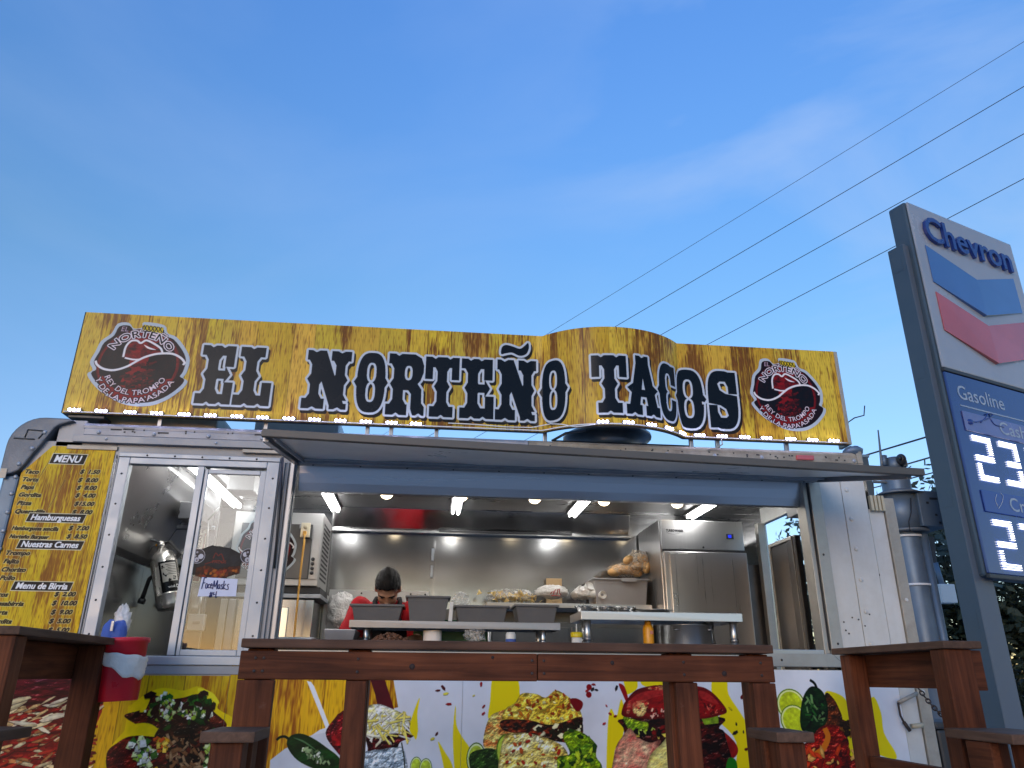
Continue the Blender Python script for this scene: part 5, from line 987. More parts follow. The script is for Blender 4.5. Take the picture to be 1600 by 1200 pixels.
# green crate behind the counter row
x0, x1, z1 = -0.0873, 0.3837, 1.9193
t_ = thing('crate', 'dark green plastic crate under the shelf of tubs', 'crate', ((x0+x1)/2, .74, CT)); box('crate_wall', T['green'], t_, x0, x1, .72, .73, CT, z1+.03, .004); box('crate_wall', T['green'], t_, x0, x1, .80, .81, CT, z1+.03, .004); box('crate_wall', T['green'], t_, x0, x0+.01, .731, .799, CT, z1+.03, .004); box('crate_wall', T['green'], t_, x1-.01, x1, .731, .799, CT, z1+.03, .004)
box('crate_mark', T['white_plastic'], t_, 0.1306, 0.1834, .7175, .7195, 1.8809, 1.8925, 0)
x = 0.0321; t_ = lathe_thing('paper_roll', 'white paper towel roll standing beside the green crate', 'paper roll', 'roll', [(.055, 0), (.056, .004), (.056, .125), (.02, .126), (.018, .12), (.018, .0)], (x, .5, CT), T['cloth_white'], 22)
bag('plastic_bag', 'clear crinkled plastic bag on the counter in front of the green crate', (0.286, 0.45, 1.8529), (.065, .05, .065), T['film'], 'plastic bag', 5.5, .35)
bag('plastic_bag', 'small clear crinkled bag behind the tubs right of the tallest one', (0.2063, 0.72, 2.0623), (.055, .05, .055), T['film'], 'plastic bag', 9.2, .4)
x, z = 0.1335, 1.9762; t_ = thing('price_tag_holder', 'narrow white plastic strip standing between the tallest tub and the next one', 'plastic strip', (x, .42, 1.919)); B().prism([(x-.012, .41, 1.919), (x+.012, .41, 1.919), (x+.016, .41, 2.03), (x-.004, .41, 2.03)], (0, .01, 0)).build('strip', T['white_plastic'], t_, .003)
# trays and pans at the left end
Yt = .30
x0, x1 = -0.8519, -0.656; t_ = thing('tray', 'long white tray at the left end of the counter', 'tray', ((x0+x1)/2, .42, CT)); b = B()
b.prism([(x0, Yt, CT), (x1-.02, Yt, CT), (x1, Yt, CT+.06), (x1+.012, Yt, CT+.062), (x1+.012, Yt, CT+.068), (x0, Yt, CT+.068)], (0, .26, 0)).build('tray', T['white_plastic'], t_, .004)
t_ = thing('dish', 'small white dish between the white tray and the grey baking pan', 'dish', (-0.6239, .28, CT)); B().lathe([(.03, 0), (.052, .045), (.056, .046), (.05, .04), (.0, .03)], (-0.6239, .28, CT), 18).build('dish', T['white_plastic'], t_)
def pan(name, label, x0, x1, y0, y1, z0, z1, mat, cat):
    t_ = thing(name, label, cat, ((x0+x1)/2, (y0+y1)/2, z0)); ins = .025
    b = B(); lo = [(x0+ins, y0+ins, z0), (x1-ins, y0+ins, z0), (x1-ins, y1-ins, z0), (x0+ins, y1-ins, z0)]; hi = [(x0, y0, z1), (x1, y0, z1), (x1, y1, z1), (x0, y1, z1)]; h2 = [(x0+.008, y0+.008, z1), (x1-.008, y0+.008, z1), (x1-.008, y1-.008, z1), (x0+.008, y1-.008, z1)]; l2 = [(a, b_, c+.006) for a, b_, c in lo]
    b.add(lo+hi+h2+l2, [(3, 2, 1, 0)]+[(a*4+k, a*4+(k+1) % 4, a*4+4+(k+1) % 4, a*4+4+k) for a in range(3) for k in range(4)]+[(12, 13, 14, 15)]).build('pan', mat, t_, .004); return t_
pan('baking_pan', 'dull grey baking pan beside the cook at the left of the meat', -0.5896, -0.4064, .28, .60, CT, 1.8581, T['steel_dark'], 'baking pan')
mp2 = pan('meat_pan', 'steel pan heaped with brown chopped meat in front of the cook', -0.3358, -0.0918, .22, .50, CT, CT+.03, T['steel'], 'meat pan')
mb = B(); r_ = random.Random(5); cx, cy = (-0.3358+-0.0918)/2, .36
for i in range(230):
    a = r_.random()*2*PI; q = math.sqrt(r_.random()); x, y = cx+.125*q*math.cos(a), cy+.125*q*math.sin(a); zz = CT+.035+.055*(1-q*q)*r_.uniform(.6, 1.1)
    d1 = Vector((r_.gauss(0, 1), r_.gauss(0, 1), r_.gauss(0, .5))).normalized(); L_ = r_.uniform(.012, .024)
    mb.tube([Vector((x, y, zz))-d1*L_, Vector((x, y, zz))+Vector((0, 0, .006)), Vector((x, y, zz))+d1*L_], [.004, .0075, .004], 5)
mb.build('chopped_meat', T['meat'], mp2, kind='stuff')
# hanging white bag behind the cook, left
bag('plastic_bag', 'white plastic bag hanging on the back wall behind the cook', (-0.6926, 2.05, 2.0944), (.10, .05, .14), T['film_white'], 'plastic bag', 3.9, .35, 2.4)
# --- warming cabinet at the left, with its outlet and cord
CX0, CX1, CY, CZ0, CZ1 = -1.50, -.835, 1.60, 2.235, 2.785
wc = thing('warming_cabinet', 'stainless warming cabinet on the left with dark glass door and four knobs', 'warming cabinet', (-1.17, 1.85, 1.2))
box('body', T['steel_pale'], wc, CX0, CX1, CY, 2.12, CZ0, CZ1, .008)
dw = box('door', T['dark_steel'], wc, CX0+.06, CX1-.075, CY-.012, CY-.001, CZ0+.05, CZ1-.09, .004); box('control_strip', T['steel_pale'], wc, CX1-.07, CX1-.012, CY-.010, CY-.001, CZ0+.05, CZ1-.09, .003)
for i in range(4): B().lathe([(.014, 0), (.013, .014), (.0, .015)], (CX1-.05, CY-.010, CZ0+.095+.034*i), 12, (0, -1, 0)).build('knob', T['black'], wc)
for i in range(13): box('vent_slat', T['dark'], wc, CX1+.0005, CX1+.003, CY+.06, CY+.42, CZ0+.06+.034*i, CZ0+.075+.034*i, .001)
for x in (-1.28, -.98): box('hinge', T['alu'], wc, x-.03, x+.03, CY-.02, CY-.0125, CZ1-.125, CZ1-.095, .003)
box('bottom_rail', T['dark'], wc, CX0, CX1+.02, CY+.02, 2.10, CZ0-.05, CZ0-.004, .003); box('bottom_ledge', T['alu'], wc, CX0, CX1+.03, CY+.01, 2.10, CZ0-.085, CZ0-.055, .003)
lc = thing('lower_cabinet', 'grey cabinet with a pale reflective door below the warming cabinet', 'cabinet', (-1.17, 1.85, 1.2)); box('body', T['steel_wall'], lc, CX0, CX1-.02, CY+.05, 2.11, 1.2, CZ0-.09, .006); box('door', T['mirror'], lc, CX0+.16, CX1-.20, CY+.036, CY+.048, 1.2, CZ0-.15, .004); box('door_post', T['frame'], lc, CX0-.02, CX0+.03, CY+.0, CY+.045, 1.2, CZ0-.1, .004); box('door_post', T['steel_dark'], lc, CX0+.035, CX0+.09, CY+.01, CY+.045, 1.2, CZ0-.1, .004)
t_ = thing('wall_post', 'pale upright post beside the lower cabinet at the back wall', 'post', (-.83, 2.08, 1.2)); box('post', T['steel_pale'], t_, -.835, -.805, 2.06, 2.10, 1.2, CZ0-.02, .004)
emblem(wc, -1.2467, CY-.0125, 2.5105, .80, .80, .002, name='emblem')
Yo = 1.50; ox, oz = -0.9511, 2.6357
ol = thing('outlet', 'ivory double power outlet with an orange cord plugged in', 'power outlet', (ox, Yo, oz)); box('plate', T['outlet'], ol, ox-.034, ox+.034, Yo, Yo+.02, oz-.055, oz+.055, .004); box('mount', T['steel_dark'], ol, ox-.025, ox+.025, Yo+.021, CY-.013, oz-.04, oz+.04, .002)
for dz in (.022, -.022): B().lathe([(.016, 0), (.016, .004), (.0, .004)], (ox, Yo, oz+dz), 14, (0, -1, 0)).build('socket', T['beige'], ol)
t_ = thing('extension_cord', 'orange extension cord hanging straight down from the ivory outlet', 'power cord', (ox, Yo, oz)); B().tube([(ox+.002, Yo-.006, oz-.03), (ox+.004, Yo-.03, oz-.04), (-0.9461, 1.48, 2.5271), (-0.9492, 1.48, 2.3397), (-0.9476, 1.48, 2.1569), (-0.9461, 1.48, 1.9785), (-0.945, 1.48, 1.8475), (-0.9304, 1.48, 1.6765)], .0075, 8).build('cord', T['cord'], t_)
B().box(ox-.012, ox+.014, Yo-.03, Yo-.004, oz-.045, oz-.012).build('plug', T['cord'], t_, .005)
# --- behind the sliding window
T['ext_steel'] = M('extinguisher_steel', (.66, .64, .60), .24, .85, .03, 3, (1, 1, .3))
ec = Vector((-1.7987, 1.18, 2.239)); ax = Vector((-.30, 0, .955)).normalized()
ex = thing('fire_extinguisher', 'polished steel fire extinguisher hanging tilted behind the sliding window', 'fire extinguisher', ec)
def ep(h, r_=0, a=0): u = Vector((0, -1, 0)); v_ = ax.cross(u); return ec+ax*h+(u*math.cos(a)+v_*math.sin(a))*r_
B().lathe([(.0, -.225), (.070, -.225), (.082, -.218), (.086, -.20), (.086, -.135), (.0875, -.133), (.086, -.131), (.086, .10), (.080, .135), (.060, .165), (.034, .185), (.030, .20), (.0, .20)], ec, 30, ax).build('cylinder', T['ext_steel'], ex)
B().lathe([(.022, .2), (.028, .205), (.028, .235), (.018, .245), (0, .245)], ec, 16, ax).build('valve', T['ext_steel'], ex); B().ball(ep(.225, .03, -1.2), (.008, .008, .010), 8, 6).build('gauge', T['mustard'], ex)
B().tube([ep(.235), ep(.245, .05, -.4), ep(.268, .11, -.7)], [.009, .009, .006], 8).build('lever', T['black'], ex); B().tube([ep(.21, .02, 1.6), ep(.225, .06, -1.6), ep(.19, .085, -1.6)], .007, 8).build('lever', T['steel_dark'], ex)
B().tube([ep(.22, .02, PI/2), ep(.225, .06, PI/2), ep(.12, .115, PI/2), (-1.911, 1.2, 2.2177), (-1.9321, 1.22, 2.1345), (-1.9537, 1.25, 2.082)], [.012, .013, .013, .014, .014, .016], 10).build('hose', T['rubber'], ex); B().tube([(-1.9669, 1.24, 2.0809), (-1.9278, 1.24, 2.0731)], .02, 8).build('hose_clip', T['black'], ex)
lb = Print(-.09, .09, -.13, .10, .0012); lb.a[:] = (.05, .05, .06); lb.fill([(-.080, -.055), (.07, -.055), (.07, .085), (-.080, .085)], (.72, .71, .68))
for i in range(7): lb.fill([(-.072, .072-i*.012), (.03-.01*(i % 3), .072-i*.012), (.03-.01*(i % 3), .068-i*.012), (-.072, .068-i*.012)], (.25, .25, .26))
for c in ((.05, .06), (.045, -.0), (-.04, -.03), (0, -.045)): lb.scatter([(c[0]-.015, c[1]-.012), (c[0]+.015, c[1]-.012), (c[0]+.015, c[1]+.012), (c[0]-.015, c[1]+.012)], 8, .005, [(.08, .08, .09)], 4, 1.5)
lb.disc((-.06, -.095), .014, (.85, .85, .85)); lb.disc((-.06, -.095), .009, (.06, .06, .07)); lb.tris(text_tris('Badger', -.035, -.103, .024, .1, .02), (.85, .85, .85))
vs = []; fs = []; uvv = []
for i in range(13):
    a = -.15+1.45*(1-i/12)
    for h in (-.125, .085): vs.append(tuple(ep(h, .0872, a))); uvv.append((i/12, 0 if h < 0 else 1))
for i in range(12): fs.append((2*i, 2*i+2, 2*i+3, 2*i+1))
o = B().add(vs, fs, True).build('label', print_mat('extinguisher_print', lb, .35, .2), ex); me = o.data; uv = me.uv_layers.new(name='UVMap'); og = ORG[o.name]
for lp in me.loops:
    c = me.vertices[lp.vertex_index].co+og; j = min(range(len(vs)), key=lambda q: (Vector(vs[q])-c).length); uv.data[lp.index].uv = uvv[j]
B().box(ec.x-.03, ec.x+.03, 1.27, 1.40, ec.z+.10, ec.z+.14).build('bracket', T['steel_dark'], ex, .003)
# warning strip, switch box
x, z = -1.6685, 2.4209; hx, hz = .036, .20
ws = Print(-hx, hx, -hz, hz, .001); ws.a[:] = (.80, .78, .70); ws.fill([(.018, -hz+.01), (.034, -hz+.01), (.034, hz-.05), (.026, hz-.05)], (.45, .10, .09)); ws.fill([(-.034, -hz+.01), (.034, -hz+.01), (.034, -hz+.09)], (.40, .09, .09))
ws.tris(text_tris('FIRE', -.031, hz-.045, .026, 0, .02), (.2, .08, .08))
v, f, tt = glyphs('EXTINGUISHER', 1, 0, .02, 0, 1); k = .27/v[:, 0].max(); ws.tris([np.stack([(v[list(q), 1]*k*1.1-.022), (hz-.06-v[list(q), 0]*k)], 1) for q in tt], (.20, .08, .08))
t_ = thing('warning_strip', 'narrow upright FIRE EXTINGUISHER strip sign with red edge', 'warning sign', (x, 1.36, z)); o = box('plate', print_mat('warning_print', ws, .5, .1), t_, x-hx, x+hx, 1.385, 1.395, z-hz, z+hz, 0); og = ORG[o.name]; uv_by(o, lambda c: (c.x/(2*hx)+.5, c.z/(2*hz)+.5))
x, z = -1.6026, 1.9509; t_ = thing('junction_box', 'small square steel switch box with conduit under the warning strip', 'switch box', (x, 1.37, z)); box('box', T['steel_pale'], t_, x-.055, x+.055, 1.35, 1.398, z-.055, z+.055, .004); B().tube([(x-.0, 1.385, z+.05), (x-.0, 1.385, z+.22)], .009, 8).build('conduit', T['steel'], t_); box('switch', T['steel_dark'], t_, x-.02, x+.03, 1.346, 1.35, z-.012, z+.006, .001)
t_ = thing('door_closer', 'pale folding arm by the ceiling behind the right window pane', 'door closer', (-1.5226, 1.3, 2.8078)); B().tube([(-1.5177, 1.2, 2.7253), (-1.5939, 1.25, 2.6457)], .008, 6).build('arm', T['steel_pale'], t_); B().tube([(-1.5939, 1.25, 2.6457), (-1.5885, 1.3, 2.4362)], .006, 6).build('arm', T['steel_pale'], t_)
t_ = thing('ceiling_box', 'pale metal box hanging from the ceiling behind the right window pane', 'metal box', (-1.3791, 1, 2.918)); B().box(-1.42, -1.24, .95, 1.15, ZC-.13, ZC-.003).build('box', T['steel_pale'], t_, .005)
# --- papers on the pane
yg = -.0045
mpz = Print(-.17, .17, -.11, .11, .0015); mpz.a[:] = (.50, .50, .48); hexa = [(-.125, .0), (-.118, .062), (-.045, .092), (.05, .080), (.125, .045), (.118, -.055), (.03, -.085), (-.05, -.09), (-.128, -.065)]
mpz.two(hexa, (.10, .105, .12), (.17, .17, .19), 20, 20, .5, .4, 0, rel=.05)
mpz.two([(-.11, -.03), (-.06, -.015), (.0, -.035), (.06, -.02), (.122, -.015), (.118, -.055), (.03, -.085), (-.05, -.09), (-.115, -.07)], (.42, .17, .06), (.16, .07, .06), 12, 8, .5, .25, 0, rel=.1); mpz.scatter([(-.1, -.05), (.11, -.04), (.03, -.08), (-.06, -.085)], 18, .012, [(.62, .32, .08), (.50, .16, .06)], 5, 1.2)
mpz.stroke([(-.07, -.01), (-.04, .0), (-.005, .01), (.03, .0), (.01, .045), (-.005, .035), (-.02, .05), (-.03, .02)], .006, (.40, .13, .10), smooth=4); mpz.tris(text_tris('TACOS', -.035, -.005, .024, .1, .01), (.45, .16, .12))
x, z = -1.1482, 2.1777
t_ = thing('mask_picture', 'cut-out picture of a black face mask with orange flames taped to the window', 'picture', (x, yg, z)); b = B().prism([(x+a, yg-.001, z+c) for a, c in hexa], (0, .002, 0)); o = b.build('print', print_mat('mask_print', mpz, .55, .1), t_); uv_by(o, lambda c: (c.x/.34+.5, c.z/.22+.5))
q = WLp = [(-1.2214, 2.0986), (-1.0326, 2.0923), (-1.0302, 2.0018), (-1.2291, 1.9982)]
t_ = thing('paper_note', 'white handwritten paper note about face masks taped to the window', 'paper note', (q[0][0], yg, q[0][1])); B().prism([(a, yg-.002, c) for a, c in q], (0, .0015, 0)).build('sheet', T['paper'], t_)
def scribble(t_, strokes, x0, z0, k, y, r_=.0045):
    b = B()
    for s in strokes: b.tube([(x0+a*k, y, z0+c*k) for a, c in (smooth_line(s, 4) if len(s) > 2 else s)], r_, 5)
    return b.build('handwriting', T['ink'], t_)
HW = [[(0, 0), (.05, .5), (.1, 1)], [(.1, 1), (.3, .98)], [(.05, .52), (.24, .55)], [(.42, .5), (.32, .42), (.32, .12), (.44, .1), (.47, .45), (.47, .08)], [(.66, .42), (.56, .40), (.54, .15), (.68, .12)], [(.72, .28), (.86, .32), (.82, .48), (.73, .38), (.74, .12), (.9, .12)],
      [(.95, .0), (1.0, .75)], [(1.0, .75), (1.12, .2), (1.28, .78)], [(1.28, .78), (1.3, .0)], [(1.52, .42), (1.40, .36), (1.40, .08), (1.52, .08), (1.54, .40), (1.56, .05)], [(1.78, .45), (1.66, .38), (1.74, .22), (1.76, .05), (1.62, .04)], [(1.86, .75), (1.86, 0)], [(2.05, .48), (1.87, .22), (2.08, .0)], [(2.32, .46), (2.18, .38), (2.27, .2), (2.28, .02), (2.12, .0)]]
scribble(t_, HW, WLp[0][0]+.008, WLp[0][1]-.062, .060, yg-.0035, .0026)
scribble(t_, [[(.1, .0), (.18, .8)], [(.3, .0), (.38, .8)], [(.0, .25), (.45, .28)], [(.02, .52), (.47, .55)], [(.62, .8), (.6, .42), (.85, .45)], [(.98, .9), (.95, -.05)]], WLp[0][0]+.052, WLp[0][1]-.105, .036, yg-.0035, .0026)
bgp = Print(-.045, .045, -.045, .045, .0007); bgp.a[:] = (.09, .09, .15)
bgp.disc((0, 0), .041, (.66, .66, .70)); bgp.disc((0, 0), .037, (.10, .10, .16)); bgp.disc((-.016, .008), .013, (.72, .72, .76)); bgp.disc((.018, -.002), .014, (.72, .72, .76)); bgp.disc((-.002, -.020), .013, (.66, .66, .70)); bgp.fill([(-.014, .028), (.006, .034), (.010, .006), (-.010, .002)], (.06, .06, .11)); bgp.disc((0, -.022), .004, (.06, .06, .1)); bgp.disc((-.004, .020), .006, (.55, .55, .6))
mtb = print_mat('badge_print', bgp, .4, .2)
for (x, z), lab in zip([(-1.2621, 2.21), (-0.9951, 2.2163)], ('round black and white sticker on the left of the face mask picture', 'round black and white sticker on the right of the face mask picture')):
    t_ = thing('sticker', lab, 'sticker', (x, yg, z), 'round stickers on the window'); o = B().lathe([(.040, 0), (.040, .0015)], (x, yg, z), 26, (0, -1, 0), False).build('disc', mtb, t_); uv_by(o, lambda c: (c.x/.09+.5, c.z/.09+.5))

# --- red bucket with towel, blue cloth
bx, by, bz = -1.447, -.30, 1.6286
bt = thing('bucket', 'red plastic bucket hanging by the corner of the wooden railing', 'bucket', (bx, by, bz-.14)); aw = Vector((-.06, 0, 1)).normalized()
bc = Vector((bx, by, bz))
B().lathe([(.0, -.140), (.088, -.140), (.092, -.135), (.108, .115), (.116, .118), (.117, .138), (.110, .140), (.106, .12), (.088, -.125), (.0, -.125)], bc, 30, aw).build('shell', T['red'], bt)
tw = B(); vs = []; fs = []; n = 26
for i in range(n):
    a = -.62*PI+1.30*PI*i/(n-1)-PI/2+.30; top = .085-.035*(i/n)+.003*math.sin(i*1.3); hh = .020+.085*max(0, math.sin(PI*min(1, max(0, (i-1)/(n-2)))**1.5))**1.2+.006*math.sin(i*1.1)
    for k in range(7):
        h = top-hh*k/6; r_ = .089+.019*(h+.14)/.26+.006+.004*math.sin(i*2.3+k*1.1)
        u = aw.orthogonal().normalized(); p = bc+aw*h+Vector((math.cos(a), math.sin(a), 0))*r_; vs.append(p)
for i in range(n-1):
    for k in range(6): fs.append((i*7+k, (i+1)*7+k, (i+1)*7+k+1, i*7+k+1))
t_ = tag(tw.add(vs, fs, True).build('towel', T['cloth_white']), 'crumpled white towel wrapped round the red bucket', 'towel'); md = t_.modifiers.new('thickness', 'SOLIDIFY'); md.thickness = .004
ty = -.05
t_ = thing('blue_mitt', 'folded blue cloth mitt leaning at the window corner behind the railing', 'cloth', (-1.6016, -0.05, 1.8021)); c = Vector((-1.6016, -0.05, 1.8021))
for s in (-1, 1): B().ball(c+Vector((.022*s, 0, 0)), (.040, .03, .065), 18, 12, lambda d: 1+.18*mnoise.noise(Vector(d)*2.6+Vector((s, 0, 0)))).build('mitt_half', T['cloth_blue'], t_)
B().box(c.x-.007, c.x+.007, ty-.044, ty-.036, c.z+.01, c.z+.06).build('clip', T['steel_pale'], t_, .002)
bag('plastic_bag', 'white translucent bag tucked behind the blue cloth mitt', (-1.6154, 0.06, 1.8658), (.042, .03, .085), T['film_white'], 'plastic bag', 6.1, .3)
t_ = thing('window_ledge', 'small white shelf under the blue mitt at the window corner', 'shelf', (-1.5908, -0.05, 1.7463)); B().box(c.x-.09, c.x+.10, -.10, -.028, c.z-.085, c.z-.068).build('shelf', T['white_plastic'], t_, .003); B().box(c.x-.05, c.x+.03, -.09, -.03, c.z-.15, c.z-.088).build('shelf_bracket', T['cloth_blue'], t_, .004)

# ================================================================== THE COOK
pr_ = thing('person', 'cook with short dark hair in a red shirt and black apron bending over the counter', 'person', (-.265, 1.02, ZF))
hc = Vector((-.268, .79, 2.142))           # centre of the head
def chain(b, pts, rs, n=14):
    for i in range(len(pts)-1):
        p, q = Vector(pts[i]), Vector(pts[i+1]); st = max(2, int((q-p).length/.018))
        for k in range(st+1):
            t = k/st; ra, rb_ = [q_ if isinstance(q_, tuple) else (q_,)*3 for q_ in (rs[i], rs[i+1])]; r_ = blend(ra, rb_, t); b.ball(p*(1-t)+q*t, r_, n, 8)
def blend(a, b_, t): return tuple(x*(1-t)+y*t for x, y in zip(a, b_))
def trunk(b, prof, n=18):
    for i in range(len(prof)-1):
        (p, r), (q, s) = prof[i], prof[i+1]; p, q = Vector(p), Vector(q)
        for k in range(6): t = k/5; b.ball(p*(1-t)+q*t, blend(r, s, t), n, 10)
def fused(b, name, mat, vox, par, smooth=4):
    tmp = b.build(name+'_tmp', mat); m1 = tmp.modifiers.new('r', 'REMESH'); m1.mode = 'VOXEL'; m1.voxel_size = vox; m1.use_smooth_shade = True
    m2 = tmp.modifiers.new('s', 'SMOOTH'); m2.iterations = smooth; m2.factor = .5
    dg = bpy.context.evaluated_depsgraph_get(); dg.update(); me = bpy.data.meshes.new_from_object(tmp.evaluated_get(dg)); bpy.data.objects.remove(tmp)
    me.name = name; og = ORG[par.name]
    for v_ in me.vertices: v_.co -= og
    me.polygons.foreach_set('use_smooth', [True]*len(me.polygons)); me.materials.clear(); me.materials.append(mat)
    o = bpy.data.objects.new(name, me); C.objects.link(o); o.parent = par; ORG[o.name] = og; return o
pelv, chest, neck = Vector((-.265, 1.10, 1.62)), Vector((-.268, .97, 1.93)), Vector((-.268, .88, 2.045))
TR = [(pelv, (.165, .11, .10)), (Vector((-.266, 1.06, 1.76)), (.15, .10, .09)), (chest, (.175, .105, .10)), (Vector((-.268, .915, 2.01)), (.15, .075, .06))]
SHL = [Vector((-.268+s*.178, .92, 2.025)) for s in (-1, 1)]; ELB = [Vector((-.505, .80, 1.83)), Vector((-.045, .78, 1.83))]; WRI = [Vector((-.40, .52, 1.80)), Vector((-.13, .50, 1.80))]
b = B(); trunk(b, TR)
chain(b, [Vector((-.268, .90, 2.03)), Vector((-.268, .82, 2.10))], [.062, .056])
for i in (0, 1):
    chain(b, [SHL[i], ELB[i], WRI[i]], [.058, .042, .029])
    s = (-1, 1)[i]; w0 = WRI[i]; dv = Vector((-s*.25, -1, -.12)).normalized(); sd_ = Vector((1, -s*.25, 0)).normalized()
    chain(b, [w0, w0+dv*.05, w0+dv*.085], [(.028, .028, .020), (.040, .034, .019), (.038, .03, .016)])
    for k in range(4):
        p0 = w0+dv*.085+sd_*(-.030+.020*k); L_ = (.060, .070, .066, .050)[k]; chain(b, [p0, p0+dv*L_*.5+Vector((0, 0, -.004)), p0+dv*L_*.85+Vector((0, 0, -.022))], [.0100, .0092, .0078], 8)
    p0 = w0+dv*.03-sd_*s*.034; chain(b, [p0, p0-sd_*s*.03+dv*.03, p0-sd_*s*.035+dv*.06], [.012, .011, .009], 8)
for s in (-1, 1):
    hp_ = pelv+Vector((s*.09, 0, -.04)); chain(b, [hp_, Vector((-.265+s*.10, 1.06, 1.20)), Vector((-.265+s*.11, 1.10, .84))], [.088, .060, .040]); chain(b, [Vector((-.265+s*.11, 1.12, .80)), Vector((-.265+s*.12, .98, .785))], [.045, .035])
# head: face down-forward (nose towards -y and down)
hf = Vector((0, -.58, -.815)).normalized(); hu = Vector((0, -.815, .58)).normalized(); hx = Vector((1, 0, 0))   # face direction, crown direction
def hp3(x, f_, u): return hc+hx*x+hf*f_+hu*u
def hball(b, x, f_, u, rx, rf, ru, n=18):
    q = B().ball((0, 0, 0), (rx, rf, ru), n, 12); b.add([hc+hx*(x+p[0])+hf*(f_+p[1])+hu*(u+p[2]) for p in q.v], q.f, True)
hball(b, 0, -.012, .022, .074, .096, .092, 24); hball(b, 0, .020, -.030, .064, .072, .085, 20); hball(b, 0, .040, -.082, .044, .045, .038)
hball(b, 0, .082, -.018, .013, .014, .030); hball(b, 0, .096, -.036, .016, .016, .013); hball(b, 0, .074, .018, .055, .018, .012)        # nose bridge, tip, brow
hball(b, 0, .080, -.066, .024, .011, .007); hball(b, 0, .077, -.078, .021, .011, .008)
for s in (-1, 1):
    hball(b, s*.076, -.008, -.008, .012, .020, .032); hball(b, s*.038, .058, -.030, .024, .022, .022); hball(b, s*.030, .072, .002, .014, .012, .010)
body = fused(b, 'body', T['skin'], .0065, pr_, 2)
for s in (-1, 1):
    q = B().ball(hp3(s*.031, .080, .001), (.011, .008, .004), 10, 6); q.build('eye', T['black'], pr_); q = B().tube([hp3(s*.012, .089, .019), hp3(s*.032, .091, .024), hp3(s*.054, .076, .020)], [.003, .005, .003], 6); q.build('eyebrow', T['hair'], pr_)
B().tube([hp3(-.02, .090, -.071), hp3(0, .094, -.070), hp3(.02, .090, -.071)], [.002, .0035, .002], 6).build('mouth', T['red_cloth'], pr_)
hb_ = B(); q = B().ball((0, 0, 0), (1, 1, 1), 60, 44); keep = []; vs = []
for p in q.v:
    d = Vector(p); r_ = 1+.035*mnoise.noise(Vector((d.x*9, d.y*3, d.z*3)))+.02*mnoise.noise(d*16)
    lift = .012*max(0, d.z)+.010*max(0, d.y)*max(0, d.z)
    vs.append(hc+hx*d.x*.080*r_+hf*(-.012+d.y*(.102*r_+lift))+hu*(.024+d.z*(.100*r_+lift*1.4)))
for f_ in q.f:
    c_ = sum((Vector(q.v[i]) for i in f_), Vector())/4
    line = .42 if c_.y > .5 else (.10 if abs(c_.x) > .75 and c_.y > -.1 else -.35-.3*max(0, -c_.y))
    if c_.y > .0: line = -.12+.95*max(0, c_.y-.20)
    if c_.z > line+.04*mnoise.noise(c_*8): keep.append(f_)
hb_.add(vs, keep, True); ho_ = hb_.build('hair', T['hair'], pr_); md = ho_.modifiers.new('thickness', 'SOLIDIFY'); md.thickness = .006; md.offset = 0
# tufts
tb = B(); r_ = random.Random(2)
for i in range(420):
    d = Vector((r_.gauss(0, .55), r_.gauss(.1, .7), abs(r_.gauss(.75, .35)))).normalized()
    if d.y > .72 or d.z < .25: continue
    p = hc+hx*d.x*.080+hf*(-.012+d.y*.104)+hu*(.024+d.z*.104); o_ = (hx*d.x+hf*d.y+hu*d.z).normalized(); t2 = (hf*.9+hx*r_.gauss(0, .35)); t2 = (t2-o_*t2.dot(o_)).normalized()
    tb.tube([p-t2*.012, p+o_*.006, p+t2*.014+o_*.006], [.0032, .003, .0008], 4)
tb.build('hair_strands', T['hair_strand'], pr_, kind='stuff')
# shirt and apron
b = B(); trunk(b, [(p, tuple(x+.016 for x in r)) for p, r in TR])
for i in (0, 1):
    e2 = SHL[i]*.12+ELB[i]*.88; chain(b, [SHL[i], SHL[i]*.5+ELB[i]*.5, e2], [.078, .072, .074])
chain(b, [Vector((-.268, .905, 2.025)), Vector((-.268, .875, 2.045))], [.078, .070])
sh_ = fused(b, 'shirt', T['red_cloth'], .008, pr_, 3)
me = sh_.data; 
for v_ in me.vertices:
    w_ = v_.co+ORG['person']; v_.co += v_.normal*.007*mnoise.noise(Vector((w_.x*14, w_.y*9, w_.z*11)))
b = B()
for i in range(9):
    t = i/8
    for s in (-1, 1):
        pass
ap = []; fs = []
for i in range(9):
    t = i/8; c_ = Vector((-.268, .795, 2.0))*(1-t)+Vector((-.266, .945, 1.60))*t; hw = .075+.085*min(1, t*2.2)
    for k in range(7): a = (k/6-.5)*2; ap.append(c_+Vector((hw*a, .05*a*a, 0)))
for i in range(8):
    for k in range(6): fs.append((i*7+k, i*7+k+1, (i+1)*7+k+1, (i+1)*7+k))
o = B().add(ap, fs, True).build('apron', T['black_cloth'], pr_); md = o.modifiers.new('thickness', 'SOLIDIFY'); md.thickness = .006
for s in (-1, 1): B().tube([Vector((-.268+s*.070, .80, 2.0)), Vector((-.268+s*.082, .845, 2.065)), Vector((-.268+s*.078, .91, 2.09)), Vector((-.268+s*.04, .965, 2.09))], [.016, .016, .015, .012], 8).build('apron_strap', T['black_cloth'], pr_)

